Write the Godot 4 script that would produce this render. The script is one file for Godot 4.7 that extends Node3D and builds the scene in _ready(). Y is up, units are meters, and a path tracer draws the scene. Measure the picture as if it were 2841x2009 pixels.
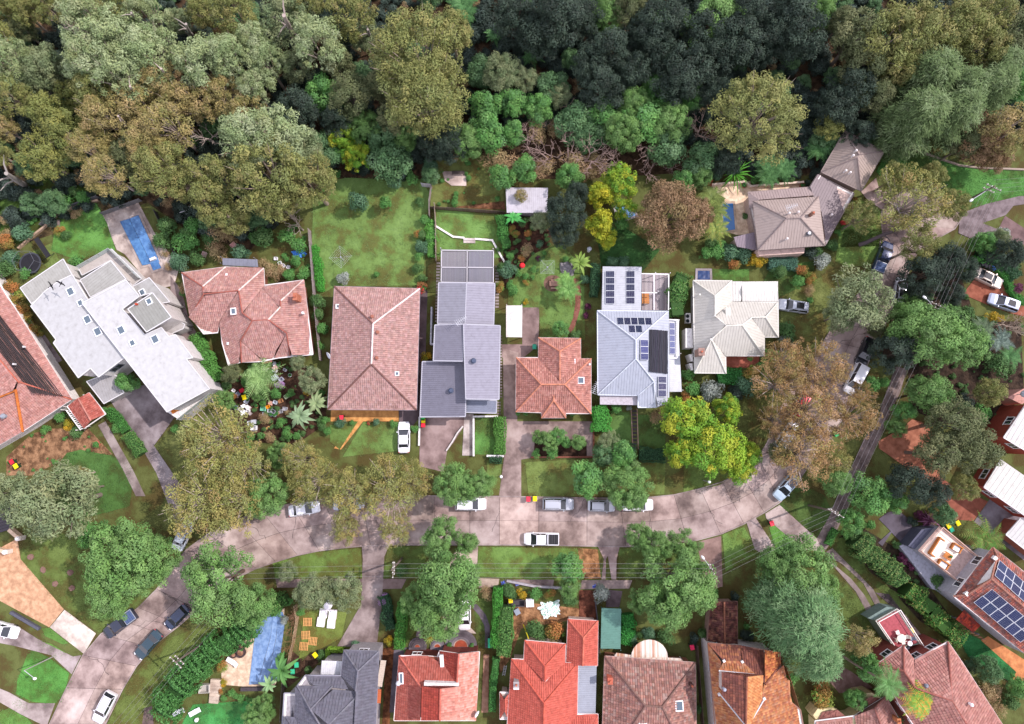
extends Node3D
# A suburban street beside a bushland gully, seen from above: houses, gardens, cars, street trees and the bush behind.

var h: Node3D
var pv: PackedVector3Array
const LANDMARKS := ["the white flat-roofed house", "the left covered pool", "the rambling red house", "the big hipped house", "the large back lawn", "the long grey house", "the long drive", "the orange-red tiled house", "the pale blue house", "the cream house", "the taupe house", "the taupe pavilion", "the reserve lawn", "the street end", "the red brick drive", "the orange brick drive", "the brick house at the right edge", "the grey concrete court", "the roof-terrace house", "the solar-roofed house", "the red roof terrace", "the bottom right tiled house", "the orange-tiled house", "the weathered hipped house", "the green carport", "the bright red house", "the building yard", "the three-arched house", "the blue-grey tiled house", "the lower blue pool", "the oval lawn", "the tan drive", "the left-edge red house", "the play lawn", "the picnic table", "the pale shed roof", "the bare concrete slab", "the cluttered garden", "the blue tarpaulin", "the bend of the road", "the central drive", "the long verge"]
const SIZES := ["", "large", "small", "tiny", "towering", "second towering", "huge", "round full", "very large", "tall", "broad", "second", "largest", "low", "great"]
const GROUPS := ["bush trees behind the gardens", "garden and street trees", "garden shrubs"]
const SIDES := ["right of", "above and right of", "above", "above and left of", "left of", "below and left of", "below", "below and right of"]
const NEARNESS := ["", "just ", "well "]
const ORDER := ["", "second ", "third ", "fourth ", "fifth ", "sixth ", "seventh ", "eighth ", "ninth "]

func _ready() -> void:
	var cam := Camera3D.new()
	cam.name = "camera"
	cam.position = Vector3(0, 105, 0)
	cam.rotation_degrees = Vector3(-84.104, 0, 0)
	cam.fov = 55.9
	cam.near = 0.5
	cam.far = 900.0
	add_child(cam)
	cam.current = true
	var env := Environment.new()
	env.background_mode = Environment.BG_SKY
	var sky_mat := ProceduralSkyMaterial.new()
	sky_mat.sky_top_color = Color("#c9c8dc")
	sky_mat.sky_horizon_color = Color("#dedae4")
	sky_mat.sky_curve = 0.25
	sky_mat.ground_bottom_color = Color("#5a5650")
	sky_mat.ground_horizon_color = Color("#b0aca6")
	sky_mat.sky_energy_multiplier = 1.35
	var sky := Sky.new()
	sky.sky_material = sky_mat
	env.sky = sky
	env.tonemap_mode = Environment.TONE_MAPPER_LINEAR
	env.tonemap_exposure = 1.0
	env.sdfgi_enabled = true
	env.ssao_enabled = true
	env.ssil_enabled = true
	var we := WorldEnvironment.new()
	we.name = "surroundings"
	we.environment = env
	add_child(we)
	var sun := DirectionalLight3D.new()
	sun.name = "sun"
	sun.light_energy = 1.45
	sun.light_color = Color("#fff3f2")
	sun.light_angular_distance = 0.8
	sun.shadow_enabled = true
	add_child(sun)
	sun.look_at_from_position(Vector3(62, 72, -22), Vector3.ZERO, Vector3.UP)
	materials()
	ground()
	houses_left()
	houses_middle()
	houses_right()
	houses_bottom()
	vehicles()
	street_furniture()
	garden_things()
	trees_bush()
	trees_garden()
	shrubs()


func ground()->void:
	var g:=area("ground","leaf litter and bare earth beneath the bush and gardens","earth","#6a6248",0.0,[-420,-420,420,-420,420,420,-420,420])
	areas("bush_floor","earth",["brown leaf litter on the bush floor behind the gardens","#5e5040",4,[-995,-822,998,-822,967,-484,602,-476,484,-410,321,-417,236,-402,108,-402,-133,-402,-176,-402,-293,-402,-324,-373,-413,-286,-505,-315,-579,-366,-670,-366,-765,-300,-944,-257]])
	areas("rough_grass","lawn",["worn grass and weeds of the gardens and verges between the houses","#6c7048",8,[-1301,-315,-764,-297,-578,-362,-505,-311,-413,-283,-324,-369,-293,-401,-133,-401,108,-401,321,-414,484,-406,609,-472,1323,-476,1161,830,-1159,830]])
	areas("deck","paver",["dark paved floor beneath the louvred pergola","#3e3a3e",70,[-110,-284,-29,-283,-29,-233,-110,-234]])
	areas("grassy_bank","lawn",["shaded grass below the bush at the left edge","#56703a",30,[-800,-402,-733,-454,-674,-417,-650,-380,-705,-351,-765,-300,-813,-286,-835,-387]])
	areas("lawn","lawn",["large back lawn behind the big hipped brown-tiled house","#819c63",60,[-315,-384,-293,-398,-261,-403,-144,-398,-132,-380,-132,-329,-135,-286,-142,-229,-278,-227,-297,-215,-308,-218,-315,-300],
		"back lawn with a white zigzag edging behind the grey metal house","#7ea162",60,[-124,-351,-14,-342,-14,-273,-121,-275],
		"back lawn around the picnic table","#78935a",60,[-6,-229,33,-279,75,-297,113,-257,113,-143,44,-143,42,-194,-6,-194],
		"grass verge before the red-tiled house with the long drive","#82905a",60,[20,45,134,39,234,41,231,93,123,96,25,97],
		"strip of verge beside the long drive","#83975f",60,[-38,42,-16,42,-18,94,-39,96],
		"verge under the lime-yellow tree","#798c53",60,[262,44,334,41,347,61,313,80,260,90],
		"left front lawn of the pale blue metal house","#688752",60,[146,-33,183,-30,181,26,139,26],
		"right front lawn of the pale blue metal house","#607c4b",60,[193,-27,235,-27,234,25,192,26],
		"small walled front lawn of the grey metal house","#699758",60,[-56,-23,-23,-23,-23,34,-57,33],
		"left front lawn of the big hipped house","#7a955a",60,[-279,-11,-236,-17,-263,26,-278,14],
		"right front lawn of the big hipped house","#7d995f",60,[-228,-16,-175,-16,-175,28,-258,37],
		"front lawn of the left-hand red-tiled house","#5a7f4b",60,[-696,55,-679,31,-659,26,-591,39,-575,61,-579,111,-639,127,-694,108],
		"broad verge beneath the round green tree","#73834e",60,[-736,161,-701,152,-608,152,-559,189,-517,189,-533,229,-560,257,-613,296,-669,261,-738,189],
		"small oval lawn with the street lamp","#629c53",60,[-709,321,-686,331,-654,354,-659,383,-673,397,-705,394,-730,383,-730,365,-718,328],
		"narrow grass island beside the pale concrete drive","#759c58",60,[-702,307,-683,312,-652,330,-661,335,-682,326,-704,317],
		"thin grass strip along the tan drive","#689150",60,[-699,290,-687,289,-658,311,-667,312,-693,301],
		"grass scrap beside the bottom left drive","#709c58",60,[-737,392,-726,391,-711,400,-720,404],
		"lawn in the bottom left corner","#709c58",60,[-752,408,-739,403,-710,418,-693,437,-749,442],
		"sloping verge under the power lines","#74814d",60,[-513,305,-454,285,-438,286,-522,394,-538,429,-595,442,-593,425,-578,390,-565,364],
		"curved verge beside the central concrete drive","#7d9658",60,[-359,195,-297,179,-228,173,-224,216,-354,218],
		"verge right of the central concrete drive","#738952",60,[-187,171,-127,170,-133,216,-193,216],
		"long verge under the wires","#7e9c5c",60,[-51,171,106,174,103,217,61,221,-52,214],
		"verge beneath the two round street trees","#738752",60,[161,175,277,162,292,213,158,218],
		"triangular verge by the street lamp pole","#7e9c5c",60,[317,153,350,142,372,180,320,207],
		"small wedge of bright grass between two pale drives","#74a55a",60,[388,142,398,138,435,173,396,173],
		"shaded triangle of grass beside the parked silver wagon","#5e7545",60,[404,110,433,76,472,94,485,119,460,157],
		"grass right of the wheel tracks","#687949",60,[480,159,502,157,545,220,577,239,580,265,549,234,509,200,482,177],
		"rough lawn below the feathery blue-green tree","#697949",60,[380,175,438,175,471,189,507,234,536,272,521,328,483,343,373,343],
		"reserve lawn at the end of the street","#5e9152",60,[580,-414,604,-457,675,-435,744,-420,818,-415,817,-375,773,-366,715,-350,699,-366,666,-403,598,-390],
		"sunlit front lawn of the taupe house","#83a161",60,[522,-312,543,-361,553,-366,583,-348,583,-292,516,-290],
		"lower part of the taupe house front lawn","#83a161",60,[517,-319,585,-319,578,-290,562,-262,529,-258,508,-267],
		"brownish verge beside the cream metal house","#7e8555",60,[473,-237,495,-249,510,-256,528,-244,506,-182,496,-168,480,-134,416,-153,419,-182,418,-210],
		"side garden grass of the cream metal house","#5b7949",60,[406,-258,475,-268,473,-237,418,-210,395,-237],
		"back lawn of the white flat-roofed house","#71a35d",60,[-718,-345,-659,-362,-640,-329,-624,-286,-685,-270,-725,-285],
		"play lawn with trampoline and umbrella","#81915a",60,[-776,-272,-725,-297,-713,-272,-691,-257,-717,-229,-760,-243],
		"lawn with the white day beds","#8a9758",60,[-320,270,-289,263,-246,267,-253,303,-286,320,-315,333,-311,290],
		"bright artificial turf by the blue pool","#55a565",60,[-469,398,-378,392,-363,429,-376,453,-499,453],
		"artificial turf strip beside the solar-roofed house","#3e8959",60,[664,306,675,296,697,307,745,352,732,366,676,330],
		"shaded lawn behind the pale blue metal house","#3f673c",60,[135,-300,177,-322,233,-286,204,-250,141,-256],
		"little lawn behind the cream metal house","#689153",60,[313,-255,372,-255,371,-236,312,-236],
		"strip of lawn beside the tall clipped hedge","#7e9c5c",60,[-159,272,-138,276,-142,292,-157,312,-162,312],
		"narrow lawn beside the curved grey path","#667949",60,[-56,252,-26,234,-29,317,-53,317],
		"weedy top garden with a bare slab","#818758",60,[-130,-443,-13,-439,-13,-365,-129,-351]])
	areas("driveway","concrete",["grey concrete drive of the white flat-roofed house","#9a9496",70,[-625,-59,-559,-75,-509,-37,-531,-3,-547,20,-492,94,-503,147,-541,61,-563,27],
		"pale new concrete apron of the tan drive","#e6e0d4",80,[-667,263,-618,297,-634,326,-687,288],
		"grey drive with a parked white car at the left edge","#b0a8a6",84,[-776,277,-741,283,-704,305,-650,330,-638,328,-650,355,-682,328,-736,315,-773,308],
		"lower left grey drive","#b4aca8",88,[-768,370,-740,381,-711,396,-672,396,-682,429,-722,411,-767,387],
		"central concrete drive forking to two houses","#a69c98",91,[-226,169,-185,169,-192,186,-194,254,-201,317,-259,315,-225,255,-224,189],
		"pale concrete drive behind the big street tree","#d6cabc",77,[-87,180,-51,169,-53,216,-54,231,-86,265,-53,297,-100,295,-109,234],
		"split concrete drive below the road","#bcaaa4",84,[129,170,162,171,157,189,156,219,149,219,144,184,141,189,140,219,134,219,138,189],
		"grey drive beside the green metal carport","#7c7074",74,[142,234,165,236,160,259,140,259],
		"brown drive below the bend of the road","#9c857c",84,[278,164,315,155,315,229,291,236],
		"pale drive turning off the bend","#c4b8b2",88,[383,122,405,109,459,159,468,179,438,175,384,129],
		"pale forked drive at the bend","#c0b4b0",91,[354,134,368,128,396,173,384,185,365,175],
		"long concrete drive left of the red house","#ae9f98",77,[-14,-130,10,-123,8,-17,122,-17,125,38,114,38,114,12,35,8,33,38,14,41,14,98,-20,98,-12,38],
		"pinkish concrete drive of the grey metal house","#a3918e",84,[-141,-24,-71,-24,-74,-9,-89,15,-99,28,-104,60,-141,51],
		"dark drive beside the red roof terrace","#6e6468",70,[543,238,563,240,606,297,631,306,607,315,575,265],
		"pale concrete driveway behind the taupe garage","#c0aea6",88,[554,-380,579,-403,583,-383,611,-380,610,-353,590,-348,565,-365]])
	areas("path","concrete",["concrete path left of the white house drive","#a8a09c",74,[-634,-11,-623,-17,-576,58,-556,96,-570,96,-592,56],
		"footpath left of the central drive","#94847e",70,[-354,218,-224,218,-226,229,-351,231],
		"footpath right of the central drive","#94847e",74,[-193,218,-158,218,-165,232,-195,233],
		"pale stepping pavement under the wires","#ccbeae",80,[-53,217,-19,218,-21,230,-49,231],
		"narrow footpath along the wires","#9a8c88",88,[-11,219,63,219,61,231,-11,225],
		"footpath left of the green metal carport","#b0a29c",91,[105,220,180,220,175,232,100,233],
		"right wheel track of the curved drive","#8a807c",70,[468,181,482,173,509,201,540,233,553,261,545,263,526,225,495,196],
		"left wheel track of the curved drive","#948a86",74,[469,189,481,195,508,218,526,241,540,267,531,271,514,237,483,200],
		"white concrete path beside the small walled lawn","#dcd8d2",88,[-73,-28,-59,-28,-59,35,-76,35],
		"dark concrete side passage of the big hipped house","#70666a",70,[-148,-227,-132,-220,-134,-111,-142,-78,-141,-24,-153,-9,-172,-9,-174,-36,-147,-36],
		"grey side passage between white house and red-tiled house","#958a88",74,[-535,-244,-517,-222,-502,-172,-488,-151,-502,-149,-456,-69,-468,-64,-503,-120,-531,-163],
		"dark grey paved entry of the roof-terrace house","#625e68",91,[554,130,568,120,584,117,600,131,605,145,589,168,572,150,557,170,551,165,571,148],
		"grey paving between the bottom houses","#6c6872",77,[-175,321,-152,316,-126,328,-167,329,-173,409,-180,409],
		"curved grey paved garden path","#77727c",80,[-58,254,-52,255,-39,270,-33,286,-32,302,-35,318,-40,317,-40,296,-42,284,-49,271,-58,261],
		"grey garden path to the left arched steps","#a29a9e",88,[-137,277,-129,278,-135,302,-143,301]])
	areas("driveway","paver",["tan gravel drive at the left edge","#cfae8e",77,[-783,180,-745,159,-738,189,-668,262,-688,288,-778,243],
		"red brick drive with two parked cars","#965c48",88,[729,-271,747,-267,764,-256,776,-243,779,-222,790,-207,806,-197,796,-180,776,-185,744,-197,704,-215,725,-240,722,-259],
		"orange brick drive under the olive tree","#b07860",91,[560,13,596,-6,613,-20,628,-16,643,-2,653,15,649,83,631,82,607,58,560,24]])
	areas("driveway","earth",["red-brown earth drive beside the flowering shrub","#8a5c50",70,[100,234,126,235,126,277,100,277],
		"sandy worn ground beside the round street tree","#c49c78",77,[99,173,129,175,133,218,105,218]])
	areas("yard","earth",["bare sandy building yard before the bright red house","#c09c7c",25,[-6,250,35,254,100,261,100,277,82,279,14,290,-2,332,-18,355,-20,288],
		"brown side yard of the bottom houses","#8a5f44",35,[-194,319,-175,315,-176,346,-180,442,-191,442,-188,354],
		"dark mulch yard beside the two green bins","#6e5a50",14,[-328,320,-309,335,-294,320,-273,318,-283,336,-294,345,-309,357,-337,380,-339,371]])
	areas("path","asphalt",["asphalt footpath along the right-hand road","#94857f",77,[593,-102,610,-97,597,-60,571,-11,564,5,530,69,509,69,538,10,558,-11,571,-50],
		"footpath going on down past the pole","#988a86",80,[509,57,536,57,500,127,483,161,469,179,459,159,483,120],
		"brown footpath under the wires at upper right","#8a7468",84,[659,-186,673,-182,662,-163,624,-111,609,-101,600,-106],
		"brown footpath beside the deep green hedge","#7a6a66",84,[-540,403,-529,400,-525,429,-544,442]])
	areas("courtyard","paver",["red brick courtyard before the long white roof","#98604f",34,[644,64,670,80,721,104,697,133,669,131,662,118],
		"brown paved court behind the bottom right houses","#8a7470",38,[461,357,490,345,502,352,532,374,514,379,482,382]])
	areas("courtyard","concrete",["grey concrete court before the lower white roof","#94929a",38,[698,134,726,98,772,126,814,165,811,210,769,191],
		"concrete slab beside the white carport","#9c8a86",45,[-16,-136,16,-136,16,-197,43,-197,41,-134,17,-115,-16,-115],
		"brown roof-like slab by the dark lane","#7e6a68",34,[780,-341,810,-320,808,-293,788,-299,763,-311]])
	areas("terrace","paver",["golden tiled terrace before the big hipped house","#dca866",55,[-278,-36,-174,-36,-174,-17,-228,-17,-261,26,-272,24,-238,-17,-278,-17],
		"cream paved surround of the lower blue pool","#e2d4bc",45,[-339,261,-365,267,-381,285,-390,300,-430,344,-428,370,-388,373,-352,375,-345,362,-340,275],
		"cream stone terrace of the taupe house","#f0e2c8",48,[319,-393,379,-398,380,-390,463,-396,465,-386,375,-377,374,-368,387,-354,385,-311,354,-310,335,-316,337,-370,319,-383],
		"red brick front terrace of the cream metal house","#bc7462",52,[331,-118,383,-118,381,-99,330,-100]])
	areas("terrace","concrete",["pale stone surround of the left covered pool","#d4ccc2",41,[-649,-344,-592,-362,-565,-315,-522,-257,-529,-229,-560,-222,-609,-279,-622,-286]])
	areas("path","paver",["terracotta deck beside the artificial turf","#d0905e",77,[696,307,707,301,762,337,762,364,737,363,745,352],
		"red curved brick garden path","#8a5a50",80,[90,-244,104,-237,108,-220,106,-191,99,-167,92,-153,87,-158,95,-177,99,-201,98,-222],
		"straight tan side path right of the red house","#b0907c",84,[-42,327,-34,327,-35,409,-45,409]])
	areas("driveway","asphalt",["dark asphalt lane at the upper right edge","#8f8486",91,[708,-338,719,-348,751,-360,805,-373,814,-373,813,-360,794,-357,781,-342,743,-329,766,-319,760,-307,725,-303,704,-313]])
	areas("deck","concrete",["grey side deck left of the white house","#8c8486",38,[-744,-137,-726,-151,-696,-111,-714,-100]])
	areas("garden_bed","earth",["dark mulched garden among the clutter","#5e4a3e",18,[-445,-74,-396,-104,-308,-102,-286,-56,-285,-13,-333,20,-398,14,-435,-34],
		"straw-coloured stony bed before the left red-tiled house","#b89a80",21,[-771,37,-735,2,-706,-6,-649,-6,-610,33,-635,36,-655,28,-691,45,-730,65,-769,65],
		"brown planted bed by the red ornament","#5c4438",25,[-15,-344,52,-341,62,-309,51,-268,33,-241,-12,-224,-23,-281],
		"mulch bed before the red house","#54403a",28,[33,-2,115,2,115,37,30,38],
		"dark bed along the right-hand fences","#4e443c",32,[607,-225,653,-280,693,-278,713,-210,722,-172,792,-172,788,-55,733,-9,664,-13,610,-36,612,-102,568,-111],
		"dark bed along the lower right hedge","#4c463c",35,[493,157,526,141,581,175,620,225,673,301,660,312,607,279,555,220,519,198],
		"reddish cleared soil with seedlings","#94705a",14,[-129,-384,-94,-385,-15,-388,-10,-351,-127,-356]])
	grass()
	area("road_bed","dark joints and bed under the concrete street","asphalt","#3a3432",0.016,[-75.49,54.9,-69.43,45.28,-67.8,42.55,-65.64,37.44,-63.53,32.81,-61.07,29.81,-58.18,27.8,-55.74,26,-53.1,23.3,-50.94,20.13,-48.97,17.51,-45.8,15.22,-41.67,13.15,-37.88,11.76,-33.45,10.72,-28.76,10.02,-22.88,9.68,-18.17,9.56,-11.81,9.56,-6.39,9.61,-1.91,9.63,4.06,9.72,11.37,9.86,16.31,9.91,20.55,9.81,24.57,9.4,28.6,8.47,31.94,7.46,34.82,6.06,37.59,3.71,39.06,1.43,40.07,-0.87,41.35,-3.87,43.11,-7.12,45.31,-9.69,47.16,-11.8,48.57,-14.39,50.33,-17,52.58,-19.62,54.85,-22.49,56.54,-25.38,57.74,-27.8,57.98,-29.86,58.45,-31.37,58.31,-33.18,58.47,-34.7,59.38,-36.52,60.96,-38.2,62.76,-38.66,64.98,-38.51,67.56,-37.29,70.11,-35.46,71.17,-33.79,69.87,-31.97,67.13,-30.46,63.75,-28.06,63.03,-27.07,61.93,-24.41,60.71,-21.77,59.14,-19.14,57.42,-15.58,55.84,-12.51,54.51,-9.46,53.05,-5.96,51.01,-2.48,48.78,0.74,46.1,3.71,43.32,7.58,40.6,10.49,38.14,12.04,35.02,13.72,31.46,15.22,26.5,16.48,21.34,16.96,17.13,17.07,11.28,16.98,4.03,16.87,-1.9,16.82,-6.34,16.82,-11.61,16.82,-17.57,16.82,-21.31,16.91,-25.05,17.21,-29.01,17.69,-32.26,18.35,-35.5,19.33,-38.34,20.29,-41.32,21.72,-44.26,23.64,-46.92,26.23,-49.36,28.47,-51.36,30.03,-53.35,31.7,-55.5,34.36,-57.38,37.66,-59.6,42.55,-60.79,45.28,-66.27,54.9])
	street([-75.49,54.9,-69.43,45.28,-67.8,42.55,-65.64,37.44,-63.53,32.81,-61.07,29.81,-58.18,27.8,-55.74,26,-53.1,23.3,-50.94,20.13,-48.97,17.51,-45.8,15.22,-41.67,13.15,-37.88,11.76,-33.45,10.72,-28.76,10.02,-22.88,9.68,-18.17,9.56,-11.81,9.56,-6.39,9.61,-1.91,9.63,4.06,9.72,11.37,9.86,16.31,9.91,20.55,9.81,24.57,9.4,28.6,8.47,31.94,7.46,34.82,6.06,37.59,3.71,39.06,1.43,40.07,-0.87,41.35,-3.87,43.11,-7.12,45.31,-9.69,47.16,-11.8,48.57,-14.39,50.33,-17,52.58,-19.62,54.85,-22.49,56.54,-25.38,57.74,-27.8,57.98,-29.86,58.45,-31.37,58.31,-33.18,58.47,-34.7,59.38,-36.52,60.96,-38.2,62.76,-38.66],[-66.27,54.9,-60.79,45.28,-59.6,42.55,-57.38,37.66,-55.5,34.36,-53.35,31.7,-51.36,30.03,-49.36,28.47,-46.92,26.23,-44.26,23.64,-41.32,21.72,-38.34,20.29,-35.5,19.33,-32.26,18.35,-29.01,17.69,-25.05,17.21,-21.31,16.91,-17.57,16.82,-11.61,16.82,-6.34,16.82,-1.9,16.82,4.03,16.87,11.28,16.98,17.13,17.07,21.34,16.96,26.5,16.48,31.46,15.22,35.02,13.72,38.14,12.04,40.6,10.49,43.32,7.58,46.1,3.71,48.78,0.74,51.01,-2.48,53.05,-5.96,54.51,-9.46,55.84,-12.51,57.42,-15.58,59.14,-19.14,60.71,-21.77,61.93,-24.41,63.03,-27.07,63.75,-28.06,67.13,-30.46,69.87,-31.97,71.17,-33.79,70.11,-35.46,67.56,-37.29,64.98,-38.51])
	ground_cover("undergrowth","low green and brown undergrowth beneath the bush trees at upper left","dark_shrub",[[-87.1,-75.1,-6.5,-75.1,-6.3,-45.4,-13.3,-40.2,-29,-40.6,-32.4,-38,-41.3,-28.6,-51.3,-32.9,-57.9,-37.3,-76.6,-31.5,-83.4,-28.6]],0.42,0.5,1.3)
	ground_cover("undergrowth","dark green undergrowth in the shaded gully","dark_shrub",[[-6.5,-75.1,88.9,-75.1,86.4,-45.4,60.2,-47.6,48.4,-40.2,32.1,-41.3,25.2,-48.4,0.1,-48.4,-6.3,-44.6]],0.42,0.5,1.5)
	ground_cover("thicket","dense mid-green thicket filling the gaps between the bush trees","teal",[[-87.1,-75.1,-6.5,-75.1,-6.3,-45.4,-13.3,-40.2,-29,-40.6,-32.4,-38,-41.3,-28.6,-51.3,-32.9,-57.9,-37.3,-76.6,-31.5,-83.4,-28.6],[-6.5,-75.1,88.9,-75.1,86.4,-45.4,60.2,-47.6,48.4,-40.2,32.1,-41.3,25.2,-48.4,0.1,-48.4,-6.3,-44.6]],0.022,0.35,0.75)
	ground_cover("dry_undergrowth","dry brown sticks and low scrub on the bush floor","dry_shrub",[[-87.1,-75.1,-6.5,-75.1,-6.3,-45.4,-13.3,-40.2,-29,-40.6,-32.4,-38,-41.3,-28.6,-51.3,-32.9,-57.9,-37.3,-76.6,-31.5,-83.4,-28.6],[-6.5,-75.1,88.9,-75.1,86.4,-45.4,60.2,-47.6,48.4,-40.2,32.1,-41.3,25.2,-48.4,0.1,-48.4,-6.3,-44.6]],0.12,0.35,0.9)
	ground_cover("garden_ground_cover","low mixed ground cover between the gardens","shrub",[[-44.5,-7.4,-39.6,-10.5,-30.8,-10.2,-28.6,-5.6,-28.5,-1.3,-33.3,2,-39.8,1.4,-43.5,-3.4],[-1.5,-34.4,5.2,-34.2,6.2,-30.9,5.1,-26.8,3.3,-24.1,-1.2,-22.4,-2.3,-28.2],[60.8,-22.5,65.3,-28,69.4,-27.8,71.3,-21.1,72.2,-17.2,79.2,-17.2,78.8,-5.5,73.4,-0.9,66.5,-1.3,61,-3.6],[49.3,15.7,52.7,14.1,58.1,17.5,62,22.5,67.3,30.1,66.1,31.3,60.7,27.9,55.5,22.1,51.9,19.8]],0.5,0.16,0.45)
	ground_cover("weeds","patchy weeds and low shrubs in the top garden and side yards","bright_shrub",[[-13,-44.3,-1.3,-43.9,-1.3,-36.6,-12.9,-35.1],[-41.4,-31.5,-32.3,-35.1,-31.6,-22.9,-38.4,-25.7],[-79.6,-34.4,-67.1,-37.3,-68.4,-35.1,-74.5,-31.5,-79.2,-28.6]],0.35,0.12,0.5)
	ground_cover("garden_weeds","scattered small plants in the stony bed at left","bright_shrub",[[-77.1,3.7,-73.5,0.2,-70.6,-0.6,-64.9,-0.6,-63.5,3.6,-65.5,2.8,-73,6.5,-76.9,6.5]],0.3,0.1,0.35)
func houses_left()->void:
	dwell("tiled_house","red-tiled house at the left edge with black solar heating strips on its roof","house",[-84.48,-32.15,-65.68,-4.92,-72.64,-0.17,-84.77,7.13],3.2,"#ece8e4",0.45,"#efece8",[])
	pv=P([-65.68,3.2,-4.92,-84.48,3.2,-32.15,-87.83,6.6,-25.14,-71.54,6.4,-7.34,-72.64,3.2,-0.17,-72.13,5.9,-6.06,-84.77,3.2,7.13,-80.74,5.9,-2.78,-91.67,4.2,-9.75,-65.64,3.25,-4.92,-72.1,5.95,-6.06,-72.6,3.25,-0.17,-74.33,5.95,-5.18,-71.98,5.97,-6.14])
	tiled([[0,1,2,3],[4,0,3,5],[6,4,5,7],[2,8,7,5,3]],"ba8e86 b6877f be948c b1827a",false,0.16,0.31,0.36)
	caps([[2,3],[3,9]],"#b86a58",0.13,"tile")
	caps([[10,11],[12,13]],"#d07a3c",0.2,"tile")
	heater(h,[-77.77,4.6,-19.22,-81.03,6.15,-19.14,-69.73,5.85,-5.73,-66.4,3.85,-5.29],15,"#3a3434",0.085)
	box_at(h,"flue",[-72.2,6.5,-9.86],[0.25,0.5,0.25],"#d8d8d8")
	box_at(h,"flue",[-71.83,5.3,-12.55],[0.25,0.4,0.25],"#d8d8d8")
	vent_pipe(h,[-74.02,5.2,-2.36],0.4,0.35,"#8a9098")
	dwell("carport","small gabled carport with red tiles beside the left-edge house","carport",[-66.61,-3.88,-63.46,-5.92,-60.78,-2.76,-63.8,-0.62],2.7,"",0.45,"#e4e0dc",[])
	pv=P([-66.61,2.7,-3.88,-63.8,2.7,-0.62,-62.31,3.7,-1.77,-64.4,3.7,-5.07,-60.78,2.7,-2.76,-63.46,2.7,-5.92,-64.39,3.72,-5.07,-62.3,3.72,-1.77])
	tiled([[0,1,2,3],[4,5,3,2]],"b06458 a85c50 b87064",false,0.16,0.31,0.36)
	caps([[6,7]],"#c08478",0.13,"tile")
	box_at(h,"post",[-67.14,1.35,-3.87],[0.12,2.7,0.12],"#e8e4e0")
	box_at(h,"post",[-64.54,1.35,-0.9],[0.12,2.7,0.12],"#e8e4e0")
	box_at(h,"post",[-61.81,1.35,-2.79],[0.12,2.7,0.12],"#e8e4e0")
	box_at(h,"post",[-64.32,1.35,-5.61],[0.12,2.7,0.12],"#e8e4e0")
	spot("pergola","white slatted pergola beside the small red carport","pergola",-65.41,-1.75)
	row(h,[-66.92,-3.37,-64.51,-0.35,-63.73,-0.58,-66.19,-3.6],12,0.35,2.36,2.44,"#e6e2dc","slat","plain")
	slat(h,[-67.03,2.28,-3.38],[-64.61,2.28,-0.35],0.1,0.14,"#f0ece8","beam")
	slat(h,[-66.29,2.28,-3.6],[-63.83,2.28,-0.58],0.1,0.14,"#f0ece8","beam")
	box_at(h,"post",[-67.76,1.15,-3.41],[0.12,2.3,0.12],"#f0ece8")
	box_at(h,"post",[-65.32,1.15,-0.36],[0.12,2.3,0.12],"#f0ece8")
	spot("flat_roofed_house","large white flat-roofed modern house with stepped roofs and skylights","house",-59.95,-14.44)
	block(h,[-66.83,-25.24,-72.39,-21.23,-70.92,-19.33,-65.64,-23.3],-0.1,5.48,"#d4d2ce")
	pv=P([-66.75,5.6,-25.67,-72.82,5.6,-21.29,-70.97,5.6,-18.91,-65.24,5.6,-23.23,-57.14,5.8,-22.57,-59.54,5.8,-25.35,-63.89,5.8,-22.43,-62.21,5.8,-19.84,-51.95,7.9,-20.09,-55.39,7.9,-17.7,-52.51,7.9,-14.36,-49.06,7.9,-16.51,-63.78,2.9,-7.6,-60.58,2.9,-8.85,-59.31,2.9,-8.47,-58.09,2.9,-5.91,-60.98,2.9,-4.28])
	sheeted([[0,1,2,3]],"#a0a19a",0.4,true,"roof_sheet",0.035)
	gutter(h,[-66.75,5.66,-25.67,-72.82,5.66,-21.29,-70.97,5.66,-18.91,-65.24,5.66,-23.23],"#c8c8c8",0.12)
	block(h,[-64.82,-22.72,-66.49,-21.88,-68.34,-20.45,-70.09,-18.42,-66.08,-13.49,-66.42,-12.98,-62.79,-8.32,-61.16,-9.68,-59.87,-8.4,-56.8,-10.81],-0.1,6.28,"#eae8e6")
	block(h,[-64.72,-23.11,-66.65,-22.14,-68.54,-20.67,-70.49,-18.42,-66.45,-13.47,-66.79,-12.96,-62.83,-7.89,-61.17,-9.27,-59.89,-8,-56.4,-10.75],6.28,6.4,"#b0b2b1","roof_sheet","metal_sheet")
	gutter(h,[-64.72,6.46,-23.11,-66.65,6.46,-22.14,-68.54,6.46,-20.67,-70.49,6.46,-18.42,-66.45,6.46,-13.47,-66.79,6.46,-12.96,-62.83,6.46,-7.89,-61.17,6.46,-9.27,-59.89,6.46,-8,-56.4,6.46,-10.75],"#c8c8c8",0.12)
	block(h,[-62.15,-18.67,-56.5,-21.78,-54.75,-19.8,-57.13,-17.9,-53.31,-13.73,-50.96,-14.79,-49.82,-13.49,-48.86,-13.75,-46.64,-10.93,-47.56,-10.71,-43.93,-6.34,-49.35,-3.3],-0.1,6.88,"#dcdad8")
	block(h,[-62.62,-18.76,-56.44,-22.16,-54.32,-19.76,-56.69,-17.87,-53.23,-14.1,-50.88,-15.16,-49.72,-13.83,-48.75,-14.1,-46.12,-10.75,-47.02,-10.53,-43.47,-6.25,-49.42,-2.92],6.88,7,"#b8bab9","roof_sheet","metal_sheet")
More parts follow.
